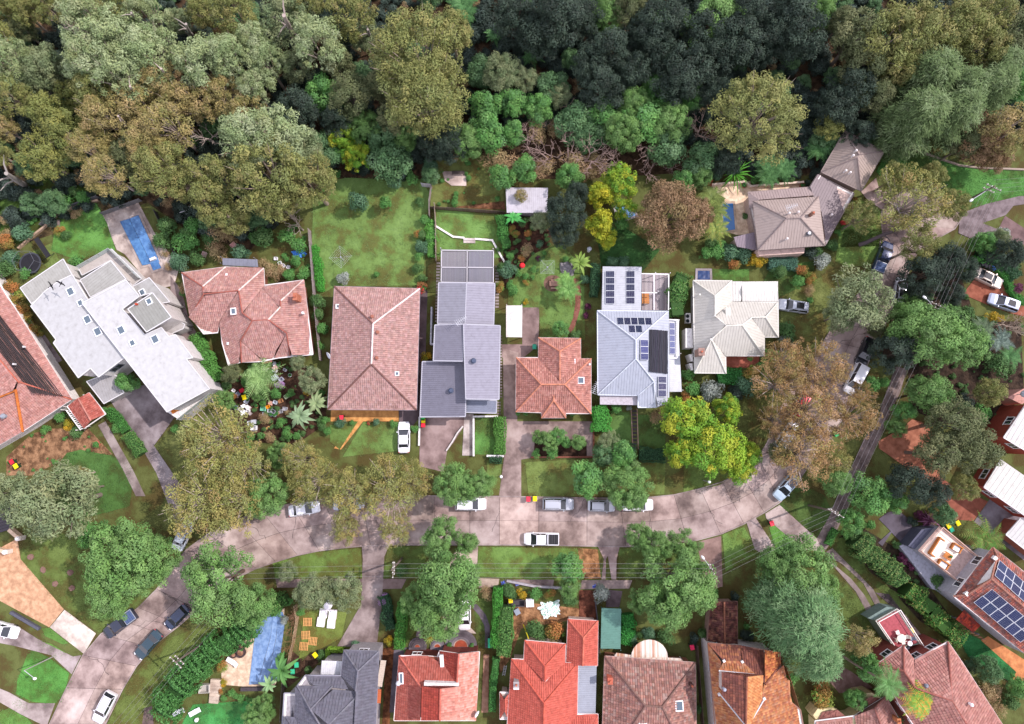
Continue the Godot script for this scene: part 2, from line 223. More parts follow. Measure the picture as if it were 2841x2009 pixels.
	gutter(h,[-62.62,7.06,-18.76,-56.44,7.06,-22.16,-54.32,7.06,-19.76,-56.69,7.06,-17.87,-53.23,7.06,-14.1,-50.88,7.06,-15.16,-49.72,7.06,-13.83,-48.75,7.06,-14.1,-46.12,7.06,-10.75,-47.02,7.06,-10.53,-43.47,7.06,-6.25,-49.42,7.06,-2.92],"#c8c8c8",0.12)
	block(h,[-57.61,-22.65,-59.59,-24.95,-63.48,-22.34,-62.11,-20.24],-0.1,5.68,"#d4d2ce")
	sheeted([[4,5,6,7]],"#9e9f99",0.4,true,"roof_sheet",0.035)
	gutter(h,[-57.14,5.86,-22.57,-59.54,5.86,-25.35,-63.89,5.86,-22.43,-62.21,5.86,-19.84],"#c8c8c8",0.12)
	block(h,[-65.3,-24.68,-60.89,-27.36,-56.46,-23.17,-57.3,-22.46,-58.16,-23.36,-60.72,-26.38,-64.95,-24.07],-0.1,3.48,"#d4d2ce")
	block(h,[-65.71,-24.79,-60.85,-27.74,-56.01,-23.16,-57.32,-22.04,-58.39,-23.16,-60.8,-26,-65.06,-23.67],3.48,3.6,"#b4aea6","roof_sheet","metal_sheet")
	gutter(h,[-65.71,3.66,-24.79,-60.85,3.66,-27.74,-56.01,3.66,-23.16,-57.32,3.66,-22.04,-58.39,3.66,-23.16,-60.8,3.66,-26,-65.06,3.66,-23.67],"#c8c8c8",0.12)
	block(h,[-55.51,-21.29,-53.64,-22.36,-50.96,-19.33,-51.49,-19.23,-52.97,-20.83,-54.73,-20.25],-0.1,5.88,"#d4d2ce")
	block(h,[-55.95,-21.39,-53.58,-22.75,-50.38,-19.13,-51.59,-18.9,-53.06,-20.48,-54.85,-19.89],5.88,6,"#a0a19d","roof_sheet","metal_sheet")
	gutter(h,[-55.95,6.06,-21.39,-53.58,6.06,-22.75,-50.38,6.06,-19.13,-51.59,6.06,-18.9,-53.06,6.06,-20.48,-54.85,6.06,-19.89],"#c8c8c8",0.12)
	block(h,[-52.01,-19.68,-54.94,-17.64,-52.45,-14.75,-49.51,-16.59],-0.1,7.78,"#cdcac6")
	sheeted([[8,9,10,11]],"#8e8f89",0.42,true,"roof_sheet",0.035)
	gutter(h,[-51.95,7.96,-20.09,-55.39,7.96,-17.7,-52.51,7.96,-14.36,-49.06,7.96,-16.51],"#c8c8c8",0.12)
	block(h,[-51.65,-16.69,-51.33,-16.91,-49.62,-16.06,-49.7,-15.75,-51.5,-14.97,-52.35,-15.75],-0.1,3.28,"#d0ceca")
	block(h,[-51.86,-16.91,-51.36,-17.25,-49.26,-16.22,-49.45,-15.53,-51.56,-14.61,-52.75,-15.71],3.28,3.4,"#b0ada9","roof_sheet","metal_sheet")
	gutter(h,[-51.86,3.46,-16.91,-51.36,3.46,-17.25,-49.26,3.46,-16.22,-49.45,3.46,-15.53,-51.56,3.46,-14.61,-52.75,3.46,-15.71],"#c8c8c8",0.12)
	block(h,[-63.28,-7.48,-60.57,-8.54,-59.52,-8.22,-58.49,-6.03,-60.91,-4.66],-0.1,2.78,"#c8c4c0")
	sheeted([[12,13,14,15,16]],"#9c9b9a",0.38,true,"roof_sheet",0.035)
	gutter(h,[-63.78,2.96,-7.6,-60.58,2.96,-8.85,-59.31,2.96,-8.47,-58.09,2.96,-5.91,-60.98,2.96,-4.28],"#c8c8c8",0.12)
	skylight(h,[-64.77,6.4,-20.56],0.49,0.95,1.15)
	skylight(h,[-63.22,6.4,-18.87],0.49,0.75,0.85)
	skylight(h,[-62.02,6.4,-16.41],0.49,0.95,1.15)
	skylight(h,[-60.41,6.4,-14.63],0.49,0.95,1.15)
	skylight(h,[-56.66,7,-14.76],0.49,0.95,1.15)
	skylight(h,[-51.67,7,-13.43],0.49,0.95,1.15)
	skylight(h,[-54.92,7,-12.88],0.49,0.75,0.85)
	skylight(h,[-54.46,6,-20.53],0.49,0.75,0.85)
	skylight(h,[-52.36,7.9,-18.81],0.49,0.75,0.85)
	box_at(h,"flue",[-54.08,8.1,-18.37],[0.25,0.5,0.25],"#c04a30",0.4)
	box_at(h,"flue",[-62,6.6,-19.06],[0.3,0.3,0.9],"#a8aeb4",0.9)
	block(h,[-51.48,-3.04,-49.58,-1.83,-44.76,-5.84,-45.24,-6.52],0,2.9,"#e2e0dc","balcony","matte")
	glass_rail(h,[-49.53,3,-1.87],[-44.76,3,-5.83],1.0)
	box_at(h,"balcony_cushion",[-50.36,3.2,-3.13],[0.55,0.5,0.45],"#c8742c",0.6)
	box_at(h,"balcony_cushion",[-49.87,3.2,-3.45],[0.55,0.5,0.45],"#d08438",0.6)
	box_at(h,"balcony_cushion",[-49.37,3.2,-3.77],[0.55,0.5,0.45],"#c0682c",0.6)
	box_at(h,"balcony_cushion",[-48.87,3.2,-4.09],[0.55,0.5,0.45],"#c8742c",0.6)
	box_at(h,"balcony_cushion",[-48.37,3.2,-4.41],[0.55,0.5,0.45],"#d08438",0.6)
	box_at(h,"balcony_cushion",[-47.87,3.2,-4.73],[0.55,0.5,0.45],"#c0682c",0.6)
	box_at(h,"balcony_cushion",[-47.37,3.2,-5.05],[0.55,0.5,0.45],"#c8742c",0.6)
	openings(h,[-60.69,-9.22,-59.87,-8.4,-56.99,-10.66,-57.76,-10.97],4.6,1.6,1.4,"#5a6068",2.6)
	glass_rail(h,[-65.53,3.7,-24.72],[-60.83,3.7,-27.61],0.9)
	glass_rail(h,[-60.83,3.7,-27.61],[-56.05,3.7,-23.09],0.9)
	dwell("tiled_house","rambling pinkish red-tiled house with many hips between the white house and the big hipped house","house",[-50.29,-24.2,-43.7,-25.1,-37.87,-24.89,-37.64,-22.27,-31.72,-23.07,-29.96,-11.67,-35.22,-11.14,-37.6,-10.6,-40.6,-10.53,-42.58,-10,-43.66,-13.36,-44.21,-16.67,-44.47,-14.98,-46.54,-14.8,-48.68,-17.49],3.0,"#8a5a48",0.5,"#d8d4d0",[])
	pv=P([-43.7,3,-25.1,-50.29,3,-24.2,-46.09,5,-21.63,-48.68,3,-17.49,-45.81,5.2,-20.38,-46.54,3,-14.8,-44.47,3,-14.98,-43.96,3.6,-16.71,-40.63,5.5,-20.79,-45.81,5.2,-20.45,-37.87,3,-24.89,-45.82,5.2,-20.52,-40.51,5.5,-20.99,-44.12,3.2,-16.64,-43.66,3,-13.36,-42.58,3,-10,-40.67,3,-10.47,-40.37,4.4,-13.51,-38.25,5.6,-16.38,-39.88,5.4,-17.61,-40.5,5.5,-20.92,-37.57,3.2,-22.23,-37.95,3.2,-21.68,-35.86,5.7,-16.5,-34.34,5.2,-18.51,-31.72,3,-23.07,-37.97,3,-22,-34.44,5,-19.49,-29.96,3,-11.67,-34.43,5,-19.42,-34.4,5.2,-18.45,-33.21,5.4,-14.56,-33.36,3,-11.47,-40.6,3,-10.53,-37.61,3,-10.67,-38.91,3.6,-12.14,-37.62,3,-11,-35.76,3,-11.34,-35.19,3.6,-12.41,-35.76,3,-11.14,-33.37,3,-11.54,-37.93,3.1,-21.98,-37.91,3.3,-21.59,-34.4,5.2,-18.51,-43.68,3.05,-25.08,-46.07,5.05,-21.62,-37.85,3.05,-24.88,-40.48,5.55,-20.91,-31.71,3.05,-23.06,-34.42,5.05,-19.41,-34.32,5.25,-18.5,-35.84,5.75,-16.49,-45.79,5.25,-20.44,-39.86,5.45,-17.6,-38.23,5.65,-16.37,-40.35,4.45,-13.5,-40.65,3.05,-10.46,-33.2,5.45,-14.55,-33.35,3.05,-11.53,-48.66,3.05,-17.48,-45.79,5.25,-20.37,-50.27,3.05,-24.19,-34.42,5.05,-19.48,-37.7,2.7,-10.3,-36.17,2.7,-10.5,-36.09,3,-11.27,-37.63,3,-11.2])
	tiled([[0,1,2],[1,3,4,2],[5,6,7,8,9,3],[10,0,2,11,12],[13,14,15,16,17,18,19,20],[21,10,20,19],[22,19,18,23,24],[25,26,27],[28,25,29,30,23,31,32],[33,34,35,17],[36,37,38,31,23,18,17,35],[39,40,31],[41,42,43,27]],"b98f88 b48a82 bd978e b08680 b6928d",false,0.16,0.31,0.36)
	caps([[44,45],[46,47],[48,49],[50,51]],"#e4d6d0",0.12,"tile")
	caps([[45,52,47],[47,53,54,51],[54,55],[55,56],[51,57],[57,58],[59,60],[61,45],[62,50]],"#a8665a",0.11,"tile")
	chimney(h,[-32.06,4.2,-19.98],0.55,1.0,1.5,"#b8745c")
	skylight(h,[-41.38,4.9,-17.9],0.1,0.7,0.9,"#f0f0f0")
	vent_pipe(h,[-31.28,3.9,-17.78],0.22,0.5,"#e0e0e0")
	box_at(h,"flue",[-43.15,3.7,-23.73],[0.3,0.3,0.4],"#f2f2f2")
	box_at(h,"flue",[-42.67,3.3,-13.28],[0.3,0.3,0.4],"#f2f2f2")
	sheeted([[63,64,65,66]],"#a06a60",0.5,true,"porch_sheet",0.035)
	spot("lean_to","slate-grey lean-to roof behind the rambling red-tiled house","lean-to",-41.97,-25.97)
	pv=P([-38.88,2.5,-25.22,-44.34,2.5,-25.5,-44.35,2.7,-26.56,-38.99,2.7,-26.35])
	sheeted([[0,1,2,3]],"#7e828e",0.6,true,"roof_sheet",0.035)
	box_at(h,"post",[-44.74,1.25,-25.88],[0.1,2.5,0.1],"#8a8684")
	box_at(h,"post",[-39.57,1.25,-25.67],[0.1,2.5,0.1],"#8a8684")
	box_at(h,"post",[-44.79,1.25,-26.86],[0.1,2.5,0.1],"#8a8684")
	box_at(h,"post",[-39.68,1.25,-26.72],[0.1,2.5,0.1],"#8a8684")
	dwell("hipped_house","big brown-tiled house with one plain hipped roof beside the large back lawn","house",[-26.9,-22.02,-13.97,-21.67,-14.21,-3.34,-27.41,-3.41],3.3,"#a8785c",0.6,"#8e8a92",[1.5,1.6,1.2,"#d8d4d0"])
	pv=P([-13.97,3.3,-21.67,-26.9,3.3,-22.02,-20.33,6.3,-15.8,-27.41,3.3,-3.41,-20.43,6.3,-9.88,-14.21,3.3,-3.34,-13.97,3.35,-21.66,-20.32,6.35,-15.79,-20.42,6.35,-9.87,-26.89,3.35,-22.01,-27.4,3.35,-3.41,-14.21,3.35,-3.34])
	tiled([[0,1,2],[1,3,4,2],[3,5,4],[5,0,2,4]],"b5938e b18f89 b99893 ad8b86 b39590",false,0.2,0.31,0.36)
	caps([[6,7],[7,8]],"#ece0de",0.13,"tile")
	caps([[9,7],[10,8],[11,8]],"#7c5a54",0.13,"tile")
	vent_pipe(h,[-20.52,5.8,-16.91],0.28,0.5,"#94604e")
	vent_pipe(h,[-19.66,5.9,-14.57],0.28,0.5,"#94604e")
	vent_pipe(h,[-19.69,5.9,-10.78],0.28,0.5,"#94604e")
	skylight(h,[-26.22,3.6,-18.88],0.03,0.5,0.55,"#f2f2f2")
	skylight(h,[-16.93,4.8,-8.62],0.03,0.5,0.55,"#f2f2f2")
	dish(h,[-27.11,3.6,-11.51],2.6,0.55)
	spot("metal_roofed_house","long grey metal-roofed house with stepped roofs and a louvred pergola","house",-6.86,-14.44)
	block(h,[-10.74,-16.45,-10.66,-22,-7.18,-21.98,-7.34,-16.41],-0.1,4.15,"#d8d6d4")
	pv=P([-11.09,4.4,-16.11,-11.01,4.4,-22.35,-6.78,4.9,-22.22,-6.96,4.9,-15.98,-2.73,4.4,-15.95,-2.58,4.4,-22.24,-11.59,5,-10.52,-11.43,5,-15.85,-7.15,5.4,-15.9,-7.22,5.4,-10.41,-1.9,5.4,-4.81,-6.72,5.7,-4.86,-7.13,5.7,-15.85,-1.74,5.4,-15.67,-13.62,3.6,-2.29,-13.4,3.6,-10.53,-6.76,4,-10.56,-6.89,4,-2.34,-2.34,3,-2.86,-6.88,3.2,-2.97,-6.89,3.2,-4.87,-2.28,3,-4.77])
	sheeted([[0,1,2,3]],"#85868f",0.38,true,"roof_sheet",0.035)
	gutter(h,[-11.09,4.4,-16.11,-11.01,4.4,-22.35,-6.78,4.9,-22.22,-6.96,4.9,-15.98],"#a4a5ac",0.16)
	block(h,[-3.07,-16.31,-6.64,-16.4,-6.48,-21.97,-2.94,-21.9],-0.1,4.15,"#d8d6d4")
	sheeted([[4,3,2,5]],"#908f9b",0.38,true,"roof_sheet",0.035)
	gutter(h,[-2.73,4.4,-15.95,-6.96,4.9,-15.98,-6.78,4.9,-22.22,-2.58,4.4,-22.24],"#a4a5ac",0.16)
	block(h,[-11.23,-10.87,-11.09,-15.51,-7.54,-15.6,-7.6,-10.81],-0.1,4.75,"#d8d6d4")
	sheeted([[6,7,8,9]],"#74747f",0.3,true,"roof_sheet",0.035)
	gutter(h,[-11.59,5,-10.52,-11.43,5,-15.85,-7.15,5.4,-15.9,-7.22,5.4,-10.41],"#a4a5ac",0.16)
	block(h,[-2.24,-5.17,-6.4,-5.22,-6.79,-15.53,-2.1,-15.34],-0.1,5.15,"#d8d6d4")
	sheeted([[10,11,12,13]],"#908f9b",0.38,true,"roof_sheet",0.035)
	gutter(h,[-1.9,5.4,-4.81,-6.72,5.7,-4.86,-7.13,5.7,-15.85,-1.74,5.4,-15.67],"#a4a5ac",0.16)
	block(h,[-13.26,-2.64,-13.05,-10.19,-7.15,-10.25,-7.26,-2.7],-0.1,3.35,"#d8d6d4")
	sheeted([[14,15,16,17]],"#6e6e7a",0.3,true,"roof_sheet",0.035)
	gutter(h,[-13.62,3.6,-2.29,-13.4,3.6,-10.53,-6.76,4,-10.56,-6.89,4,-2.34],"#a4a5ac",0.16)
	block(h,[-2.68,-3.22,-6.54,-3.31,-6.55,-4.53,-2.64,-4.43],-0.1,2.75,"#d8d6d4")
	sheeted([[18,19,20,21]],"#7a8090",0.3,true,"roof_sheet",0.035)
	gutter(h,[-2.34,3,-2.86,-6.88,3.2,-2.97,-6.89,3.2,-4.87,-2.28,3,-4.77],"#a4a5ac",0.16)
	vent_pipe(h,[-9.02,3.9,-6.14],0.42,0.45,"#4a5468","whirl_vent")
	vent_pipe(h,[-5.62,5.6,-10.39],0.42,0.45,"#4a5468","whirl_vent")
	aerial(h,[-7.37,5.5,-16.22],0.6)
	spot("louvred_pergola","grey louvred pergola in four bays at the back of the long grey metal house","pergola",-6.83,-25.17)
	row(h,[-10.68,-27.52,-7.06,-27.52,-7.04,-25.17,-10.66,-25.17],24,0.5,2.98,3.01,"#9c9a9e","louvre","plain")
	row(h,[-6.67,-27.52,-2.98,-27.52,-2.97,-25.12,-6.65,-25.12],24,0.72,2.98,3.01,"#82828a","louvre","plain")
	row(h,[-10.65,-24.93,-7.04,-24.93,-7.03,-22.83,-10.63,-22.83],24,0.5,2.98,3.01,"#92929a","louvre","plain")
	row(h,[-6.65,-24.89,-2.97,-24.89,-2.97,-22.73,-6.64,-22.73],24,0.72,2.98,3.01,"#82828a","louvre","plain")
	slat(h,[-10.82,3.05,-27.7],[-2.79,3.05,-27.6],0.14,0.2,"#b8b6ba","beam")
	slat(h,[-10.79,3.05,-25.04],[-2.83,3.05,-24.99],0.14,0.2,"#b8b6ba","beam")
	slat(h,[-10.81,3.05,-22.72],[-2.78,3.05,-22.63],0.14,0.2,"#b8b6ba","beam")
	slat(h,[-10.77,3.05,-27.7],[-10.76,3.05,-22.72],0.14,0.2,"#b8b6ba","beam")
	slat(h,[-6.85,3.05,-27.65],[-6.84,3.05,-22.68],0.14,0.2,"#b8b6ba","beam")
	slat(h,[-2.84,3.05,-27.6],[-2.85,3.05,-22.63],0.14,0.2,"#b8b6ba","beam")
	box_at(h,"post",[-10.93,1.5,-28.07],[0.15,3.0,0.15],"#a8a6aa")
	box_at(h,"post",[-2.88,1.5,-27.97],[0.15,3.0,0.15],"#a8a6aa")
	box_at(h,"post",[-10.88,1.5,-23.16],[0.15,3.0,0.15],"#a8a6aa")
	box_at(h,"post",[-2.87,1.5,-23.07],[0.15,3.0,0.15],"#a8a6aa")
func houses_middle()->void:
	dwell("tiled_house","orange-red tiled house at the head of the long drive with a small front gable","house",[0.66,-11.19,3.99,-11.19,4.01,-14.21,10.33,-14.1,10.3,-11.01,11.87,-11.01,11.77,-2.82,8.01,-2.82,8.01,-2.19,4.41,-2.19,4.41,-2.95,0.59,-3.08],3.0,"#c89878",0.45,"#d8d4d0",[1.5,1.4,1.1,"#e8e4e0"])
	pv=P([0.59,3,-3.08,11.77,3,-2.82,7.73,5.6,-6.96,4.25,5.6,-6.96,0.66,3,-11.19,11.87,3,-11.01,10.33,3,-14.1,4.01,3,-14.21,7.05,5.2,-11.89,4.01,3,-14.17,4.01,3.05,-11,6.25,4.8,-8.35,7.01,5.3,-7.65,10.3,3.05,-11,7.8,4.8,-8.35,8,3.05,-2.19,4.41,3.05,-2.19,6.14,4.4,-4.71,4.41,3.06,-2.19,4.41,3.08,-2.95,6.14,4.5,-5.48,6.13,4.5,-4.7,8.01,3.08,-2.95,8,3.06,-2.19,0.66,3.05,-11.18,4.25,5.65,-6.96,0.59,3.05,-3.08,7.73,5.65,-6.96,11.76,3.05,-2.81,11.86,3.05,-11,10.33,3.05,-14.09,7.04,5.25,-11.88,4,3.05,-14.21,7,5.35,-7.64,6.13,4.55,-5.48,4.4,3.1,-2.18,8,3.1,-2.18])
	tiled([[0,1,2,3],[4,0,3],[1,5,2],[5,4,3,2],[6,7,8],[9,10,11,12,8],[13,6,8,12,14],[15,16,17],[18,19,20,21],[22,23,21,20]],"b8857a b27e73 be8d82 ab786e",false,0.16,0.31,0.36)
	caps([[24,25],[26,25],[25,27],[27,28],[27,29],[30,31],[32,31],[31,33],[34,21],[21,35],[21,36]],"#cc8a70",0.12,"tile")
	skylight(h,[10.19,4.2,-7.66],0.0,0.9,0.9,"#f0eeee")
	skylight(h,[9.15,3.6,-10.6],0.0,0.5,0.6,"#f0eeee")
	vent_pipe(h,[11.58,3.4,-10.1],0.16,0.4,"#e8e8e8")
	aerial(h,[12.24,3.2,-6.56],1.2)
	spot("carport","white corrugated carport roof on posts beside the long drive","carport",0.3,-16.84)
	pv=P([-0.89,2.4,-14.41,-0.9,2.4,-19.26,1.58,2.6,-19.23,1.53,2.6,-14.34])
	sheeted([[0,1,2,3]],"#d8d4ce",0.3,true,"roof_sheet",0.035)
	box_at(h,"post",[-0.81,1.2,-14.7],[0.1,2.4,0.1],"#d8d4d0")
	box_at(h,"post",[1.46,1.2,-14.65],[0.1,2.4,0.1],"#d8d4d0")
	box_at(h,"post",[-0.81,1.2,-19.39],[0.1,2.4,0.1],"#d8d4d0")
	box_at(h,"post",[1.47,1.2,-19.39],[0.1,2.4,0.1],"#d8d4d0")
	dwell("metal_roofed_house","pale blue-grey metal-roofed house covered in solar panels","house",[12.88,-18.29,23.58,-18.18,23.32,-4.42,21.33,-3.7,18.75,-3.7,18.79,-5.49,12.79,-5.58],3.4,"#dcdad6",0.4,"#c4ccd4",[1.6,1.3,1.2,"#f0f0ee"])
	pv=P([23.58,3.4,-18.18,12.88,3.4,-18.29,18.13,6,-13.46,12.79,3.4,-5.58,18.08,6,-10.68,18.79,3.4,-5.49,20.96,4.5,-7.48,18.75,3.4,-3.7,21.33,3.4,-3.7,18.78,3.45,-5.42,23.32,3.4,-4.42,21.33,3.4,-3.74,23.57,3.45,-18.17,18.12,6.05,-13.45,12.88,3.45,-18.28,18.07,6.05,-10.68,12.78,3.45,-5.58,20.95,4.55,-7.48,21.32,3.45,-3.74,18.78,3.45,-5.49])
	sheeted([[0,1,2],[1,3,4,2],[3,5,6,4],[7,8,6,9],[10,0,2,4,6,11]],"#a6adb8",0.4,true,"roof_sheet",0.035)
	caps([[12,13],[14,13],[13,15],[16,15],[15,17,18],[19,17]],"#c8d0d8",0.1,"metal_sheet")
	block(h,[13.19,-5.53,18.79,-5.44,18.77,-4.08,13.17,-4.17],2.6,2.75,"#b8b4ba","porch_roof","matte")
	box_at(h,"post",[13.54,1.3,-4.32],[0.14,2.6,0.14],"#e8e8e8")
	box_at(h,"post",[18.85,1.3,-4.28],[0.14,2.6,0.14],"#e8e8e8")
	solar(h,[15.63,3.95,-17.09,20.87,3.95,-17.05,15.64,4.6,-15.85],5,1)
	solar(h,[17.26,4.6,-15.8,19.32,4.6,-15.78,17.21,5.3,-14.57],2,1)
	solar(h,[18.79,5.65,-13.57,20.08,5.1,-13.6,18.74,5.65,-10.54],1,3,0.12,"#343a66")
	solar(h,[21.57,4.25,-8.29,22.94,3.7,-8.29,21.49,4.2,-5.27],1,3,0.12,"#3a3c58")
	heater(h,[20.41,4.95,-15.18,23.36,3.55,-15.16,23.17,3.55,-8.73,20.23,4.95,-8.9],20,"#34343c",0.1)
	spot("rear_extension","white ribbed extension roof with ten solar panels behind the pale blue house","extension",16.68,-21.76)
	block(h,[14.06,-24.92,19.49,-24.85,19.3,-18.6,13.87,-18.66],-0.1,2.95,"#dcdad6")
	pv=P([13.61,3.1,-18.41,13.82,3.1,-25.17,19.71,3.3,-25.05,19.51,3.3,-18.31])
	sheeted([[0,1,2,3]],"#b4b8be",0.28,true,"roof_sheet",0.035)
	solar(h,[14.21,3.15,-24.43,15.6,3.25,-24.41,14.14,3.15,-19.33],1,5,0.14,"#2c2e46")
	solar(h,[17.31,3.15,-24.43,18.67,3.25,-24.41,17.22,3.15,-19.33],1,5,0.14,"#2c2e46")
	spot("roofed_deck","grey timber deck with white beams behind the pale blue house","deck",22.33,-21.95)
	row(h,[20.3,-24.77,24.43,-24.77,24.29,-18.91,20.19,-18.91],16,0.95,0.0,0.35,"#a49ca0 #9c9498 #aca4a6","plank","wood")
	slat(h,[19.76,2.6,-21.19],[22.11,2.6,-21.19],0.12,0.14,"#f2f2f2","beam")
	slat(h,[21.71,2.6,-24.09],[21.59,2.6,-18.48],0.12,0.14,"#f2f2f2","beam")
	slat(h,[19.82,2.6,-24.16],[23.97,2.6,-24.04],0.12,0.14,"#f2f2f2","beam")
	slat(h,[23.97,2.6,-24.04],[23.79,2.6,-18.5],0.12,0.14,"#f2f2f2","beam")
	box_at(h,"post",[22.39,1.3,-21.45],[0.1,2.6,0.1],"#f2f2f2")
	box_at(h,"post",[21.99,1.3,-24.35],[0.1,2.6,0.1],"#f2f2f2")
	box_at(h,"post",[24.23,1.3,-24.3],[0.1,2.6,0.1],"#f2f2f2")
	box_at(h,"post",[24.1,1.3,-18.79],[0.1,2.6,0.1],"#f2f2f2")
	table("deck_table","orange timber table on the grey deck",20.66,0.35,-20.6,0.0,[1.1,0.75,1.6],"#c08048",5)
	spot("lean_to","narrow white lean-to with five solar panels along the pale blue house","lean-to",24.66,-11.75)
	pv=P([25.54,2.5,-6.09,25.2,2.5,-17.06,23.69,2.9,-17.11,23.57,2.9,-6.06])
	sheeted([[0,1,2,3]],"#b8bcc2",0.3,true,"roof_sheet",0.035)
	solar(h,[23.72,2.9,-16.53,24.63,2.75,-16.51,23.66,2.9,-11.75],1,5,0.16,"#3a4474")
	slat(h,[23.66,3.05,-16.97],[25.16,3.05,-16.92],0.14,0.14,"#f4f4f4","beam")
	slat(h,[25.16,3.05,-16.92],[24.88,3.05,-11.12],0.14,0.14,"#f4f4f4","beam")
	slat(h,[23.61,3.05,-11.12],[24.79,3.05,-11.12],0.14,0.14,"#f4f4f4","beam")
	box_at(h,"post",[25.44,1.25,-17.03],[0.1,2.5,0.1],"#e8e8e8")
	box_at(h,"post",[25.7,1.25,-6.35],[0.1,2.5,0.1],"#e8e8e8")
	box_at(h,"post",[25.54,1.25,-11.89],[0.1,2.5,0.1],"#e8e8e8")
	dwell("metal_roofed_house","cream metal-roofed house with many hips and a chimney","house",[27.49,-22.95,33.33,-22.88,33.22,-19.58,40.22,-19.58,40.06,-14.28,37.97,-14.28,37.82,-11.43,32.04,-11.43,32.01,-8.82,27.33,-8.86],3.3,"#d4d0c8",0.45,"#d0cec6",[1.5,1.4,1.2,"#f0eeea"])
	pv=P([33.33,3.3,-22.88,27.49,3.3,-22.95,30.11,5.4,-20.15,27.33,3.3,-8.86,29.37,5.5,-13.64,31.38,6.2,-15.55,29.95,5.6,-17.11,33.22,3.3,-19.58,40.22,3.3,-19.58,33.71,6.2,-15.64,35.43,5.5,-16.87,37.48,5.4,-16.96,37.86,3.3,-11.43,37.94,3.4,-14.39,33.71,6.2,-15.62,40.06,3.3,-14.28,32.04,3.3,-11.43,37.82,3.3,-11.43,32.01,3.3,-8.82,32.05,3.3,-11.48,27.48,3.35,-22.94,30.09,5.45,-20.14,33.31,3.35,-22.87,29.94,5.65,-17.1,31.37,6.25,-15.54,33.69,6.25,-15.63,33.69,6.25,-15.61,37.8,3.35,-11.42,35.41,5.55,-16.87,37.46,5.45,-16.95,40.2,3.35,-19.57,40.04,3.35,-14.28,29.35,5.55,-13.63,31.99,3.35,-8.81,27.32,3.35,-8.86,34.92,3,-19.75,40.42,3,-19.75,40.21,3.5,-21.28,34.81,3.5,-21.28,40.47,3,-22.88,35.03,3,-22.83,33.35,2.9,-19.77,34.73,2.9,-19.77,34.84,3.4,-21.3,33.46,2.9,-22.9])
	sheeted([[0,1,2],[1,3,4,5,6,2],[7,0,2,6],[8,7,6,5,9,10,11],[12,13,10,14],[15,11,10,13],[15,8,11],[16,17,14,5,4],[18,19,4],[3,18,4]],"#c4c2b8",0.42,true,"roof_sheet",0.035)
	caps([[20,21],[22,21],[21,23],[23,24],[24,25],[26,27],[28,29],[29,30],[29,31],[25,28],[24,32],[32,33],[32,34]],"#dedcd0",0.1,"metal_sheet")
	chimney(h,[27.74,4.2,-11.74],0.8,1.0,1.6,"#a08478")
	box_at(h,"roof_box",[32.06,5,-17.82],[0.7,0.3,1.1],"#ecece4")
	vent_pipe(h,[28.15,4,-20.57],0.14,0.4,"#e8e6de")
	vent_pipe(h,[29.81,5.7,-17.07],0.14,0.4,"#e8e6de")
	vent_pipe(h,[29.14,5.5,-13.59],0.14,0.4,"#e8e6de")
	sheeted([[35,36,37,38],[39,40,38,37],[41,42,43,40,44]],"#d4d3cc",0.4,true,"annex_sheet",0.035)
	block(h,[33.75,-22.6,40.2,-22.6,40.1,-20.07,33.66,-20.07],-0.1,2.85,"#d4d0c8")
	block(h,[26.39,-15.73,27.42,-15.73,27.45,-12.77,26.31,-12.77],0,2.4,"#e8e6e2","bay_window","matte")
	block(h,[26.79,-11.76,27.31,-11.76,27.4,-10.7,27.12,-10.7],0,2.4,"#e8e6e2","bay_window","matte")
	block(h,[26.75,-10.38,27.27,-10.38,27.36,-9.35,27.09,-9.35],0,2.4,"#e8e6e2","bay_window","matte")
	spot("air_conditioner","white air conditioner beside the cream metal house","air conditioner",27.25,-17.6)
	box_at(h,"case",[27.23,0.45,-17.59],[0.75,0.9,1.5],"#eceae6")
	fan(h,[27.12,0.92,-17.86],0.28)
	fan(h,[27.1,0.92,-17.13],0.28)
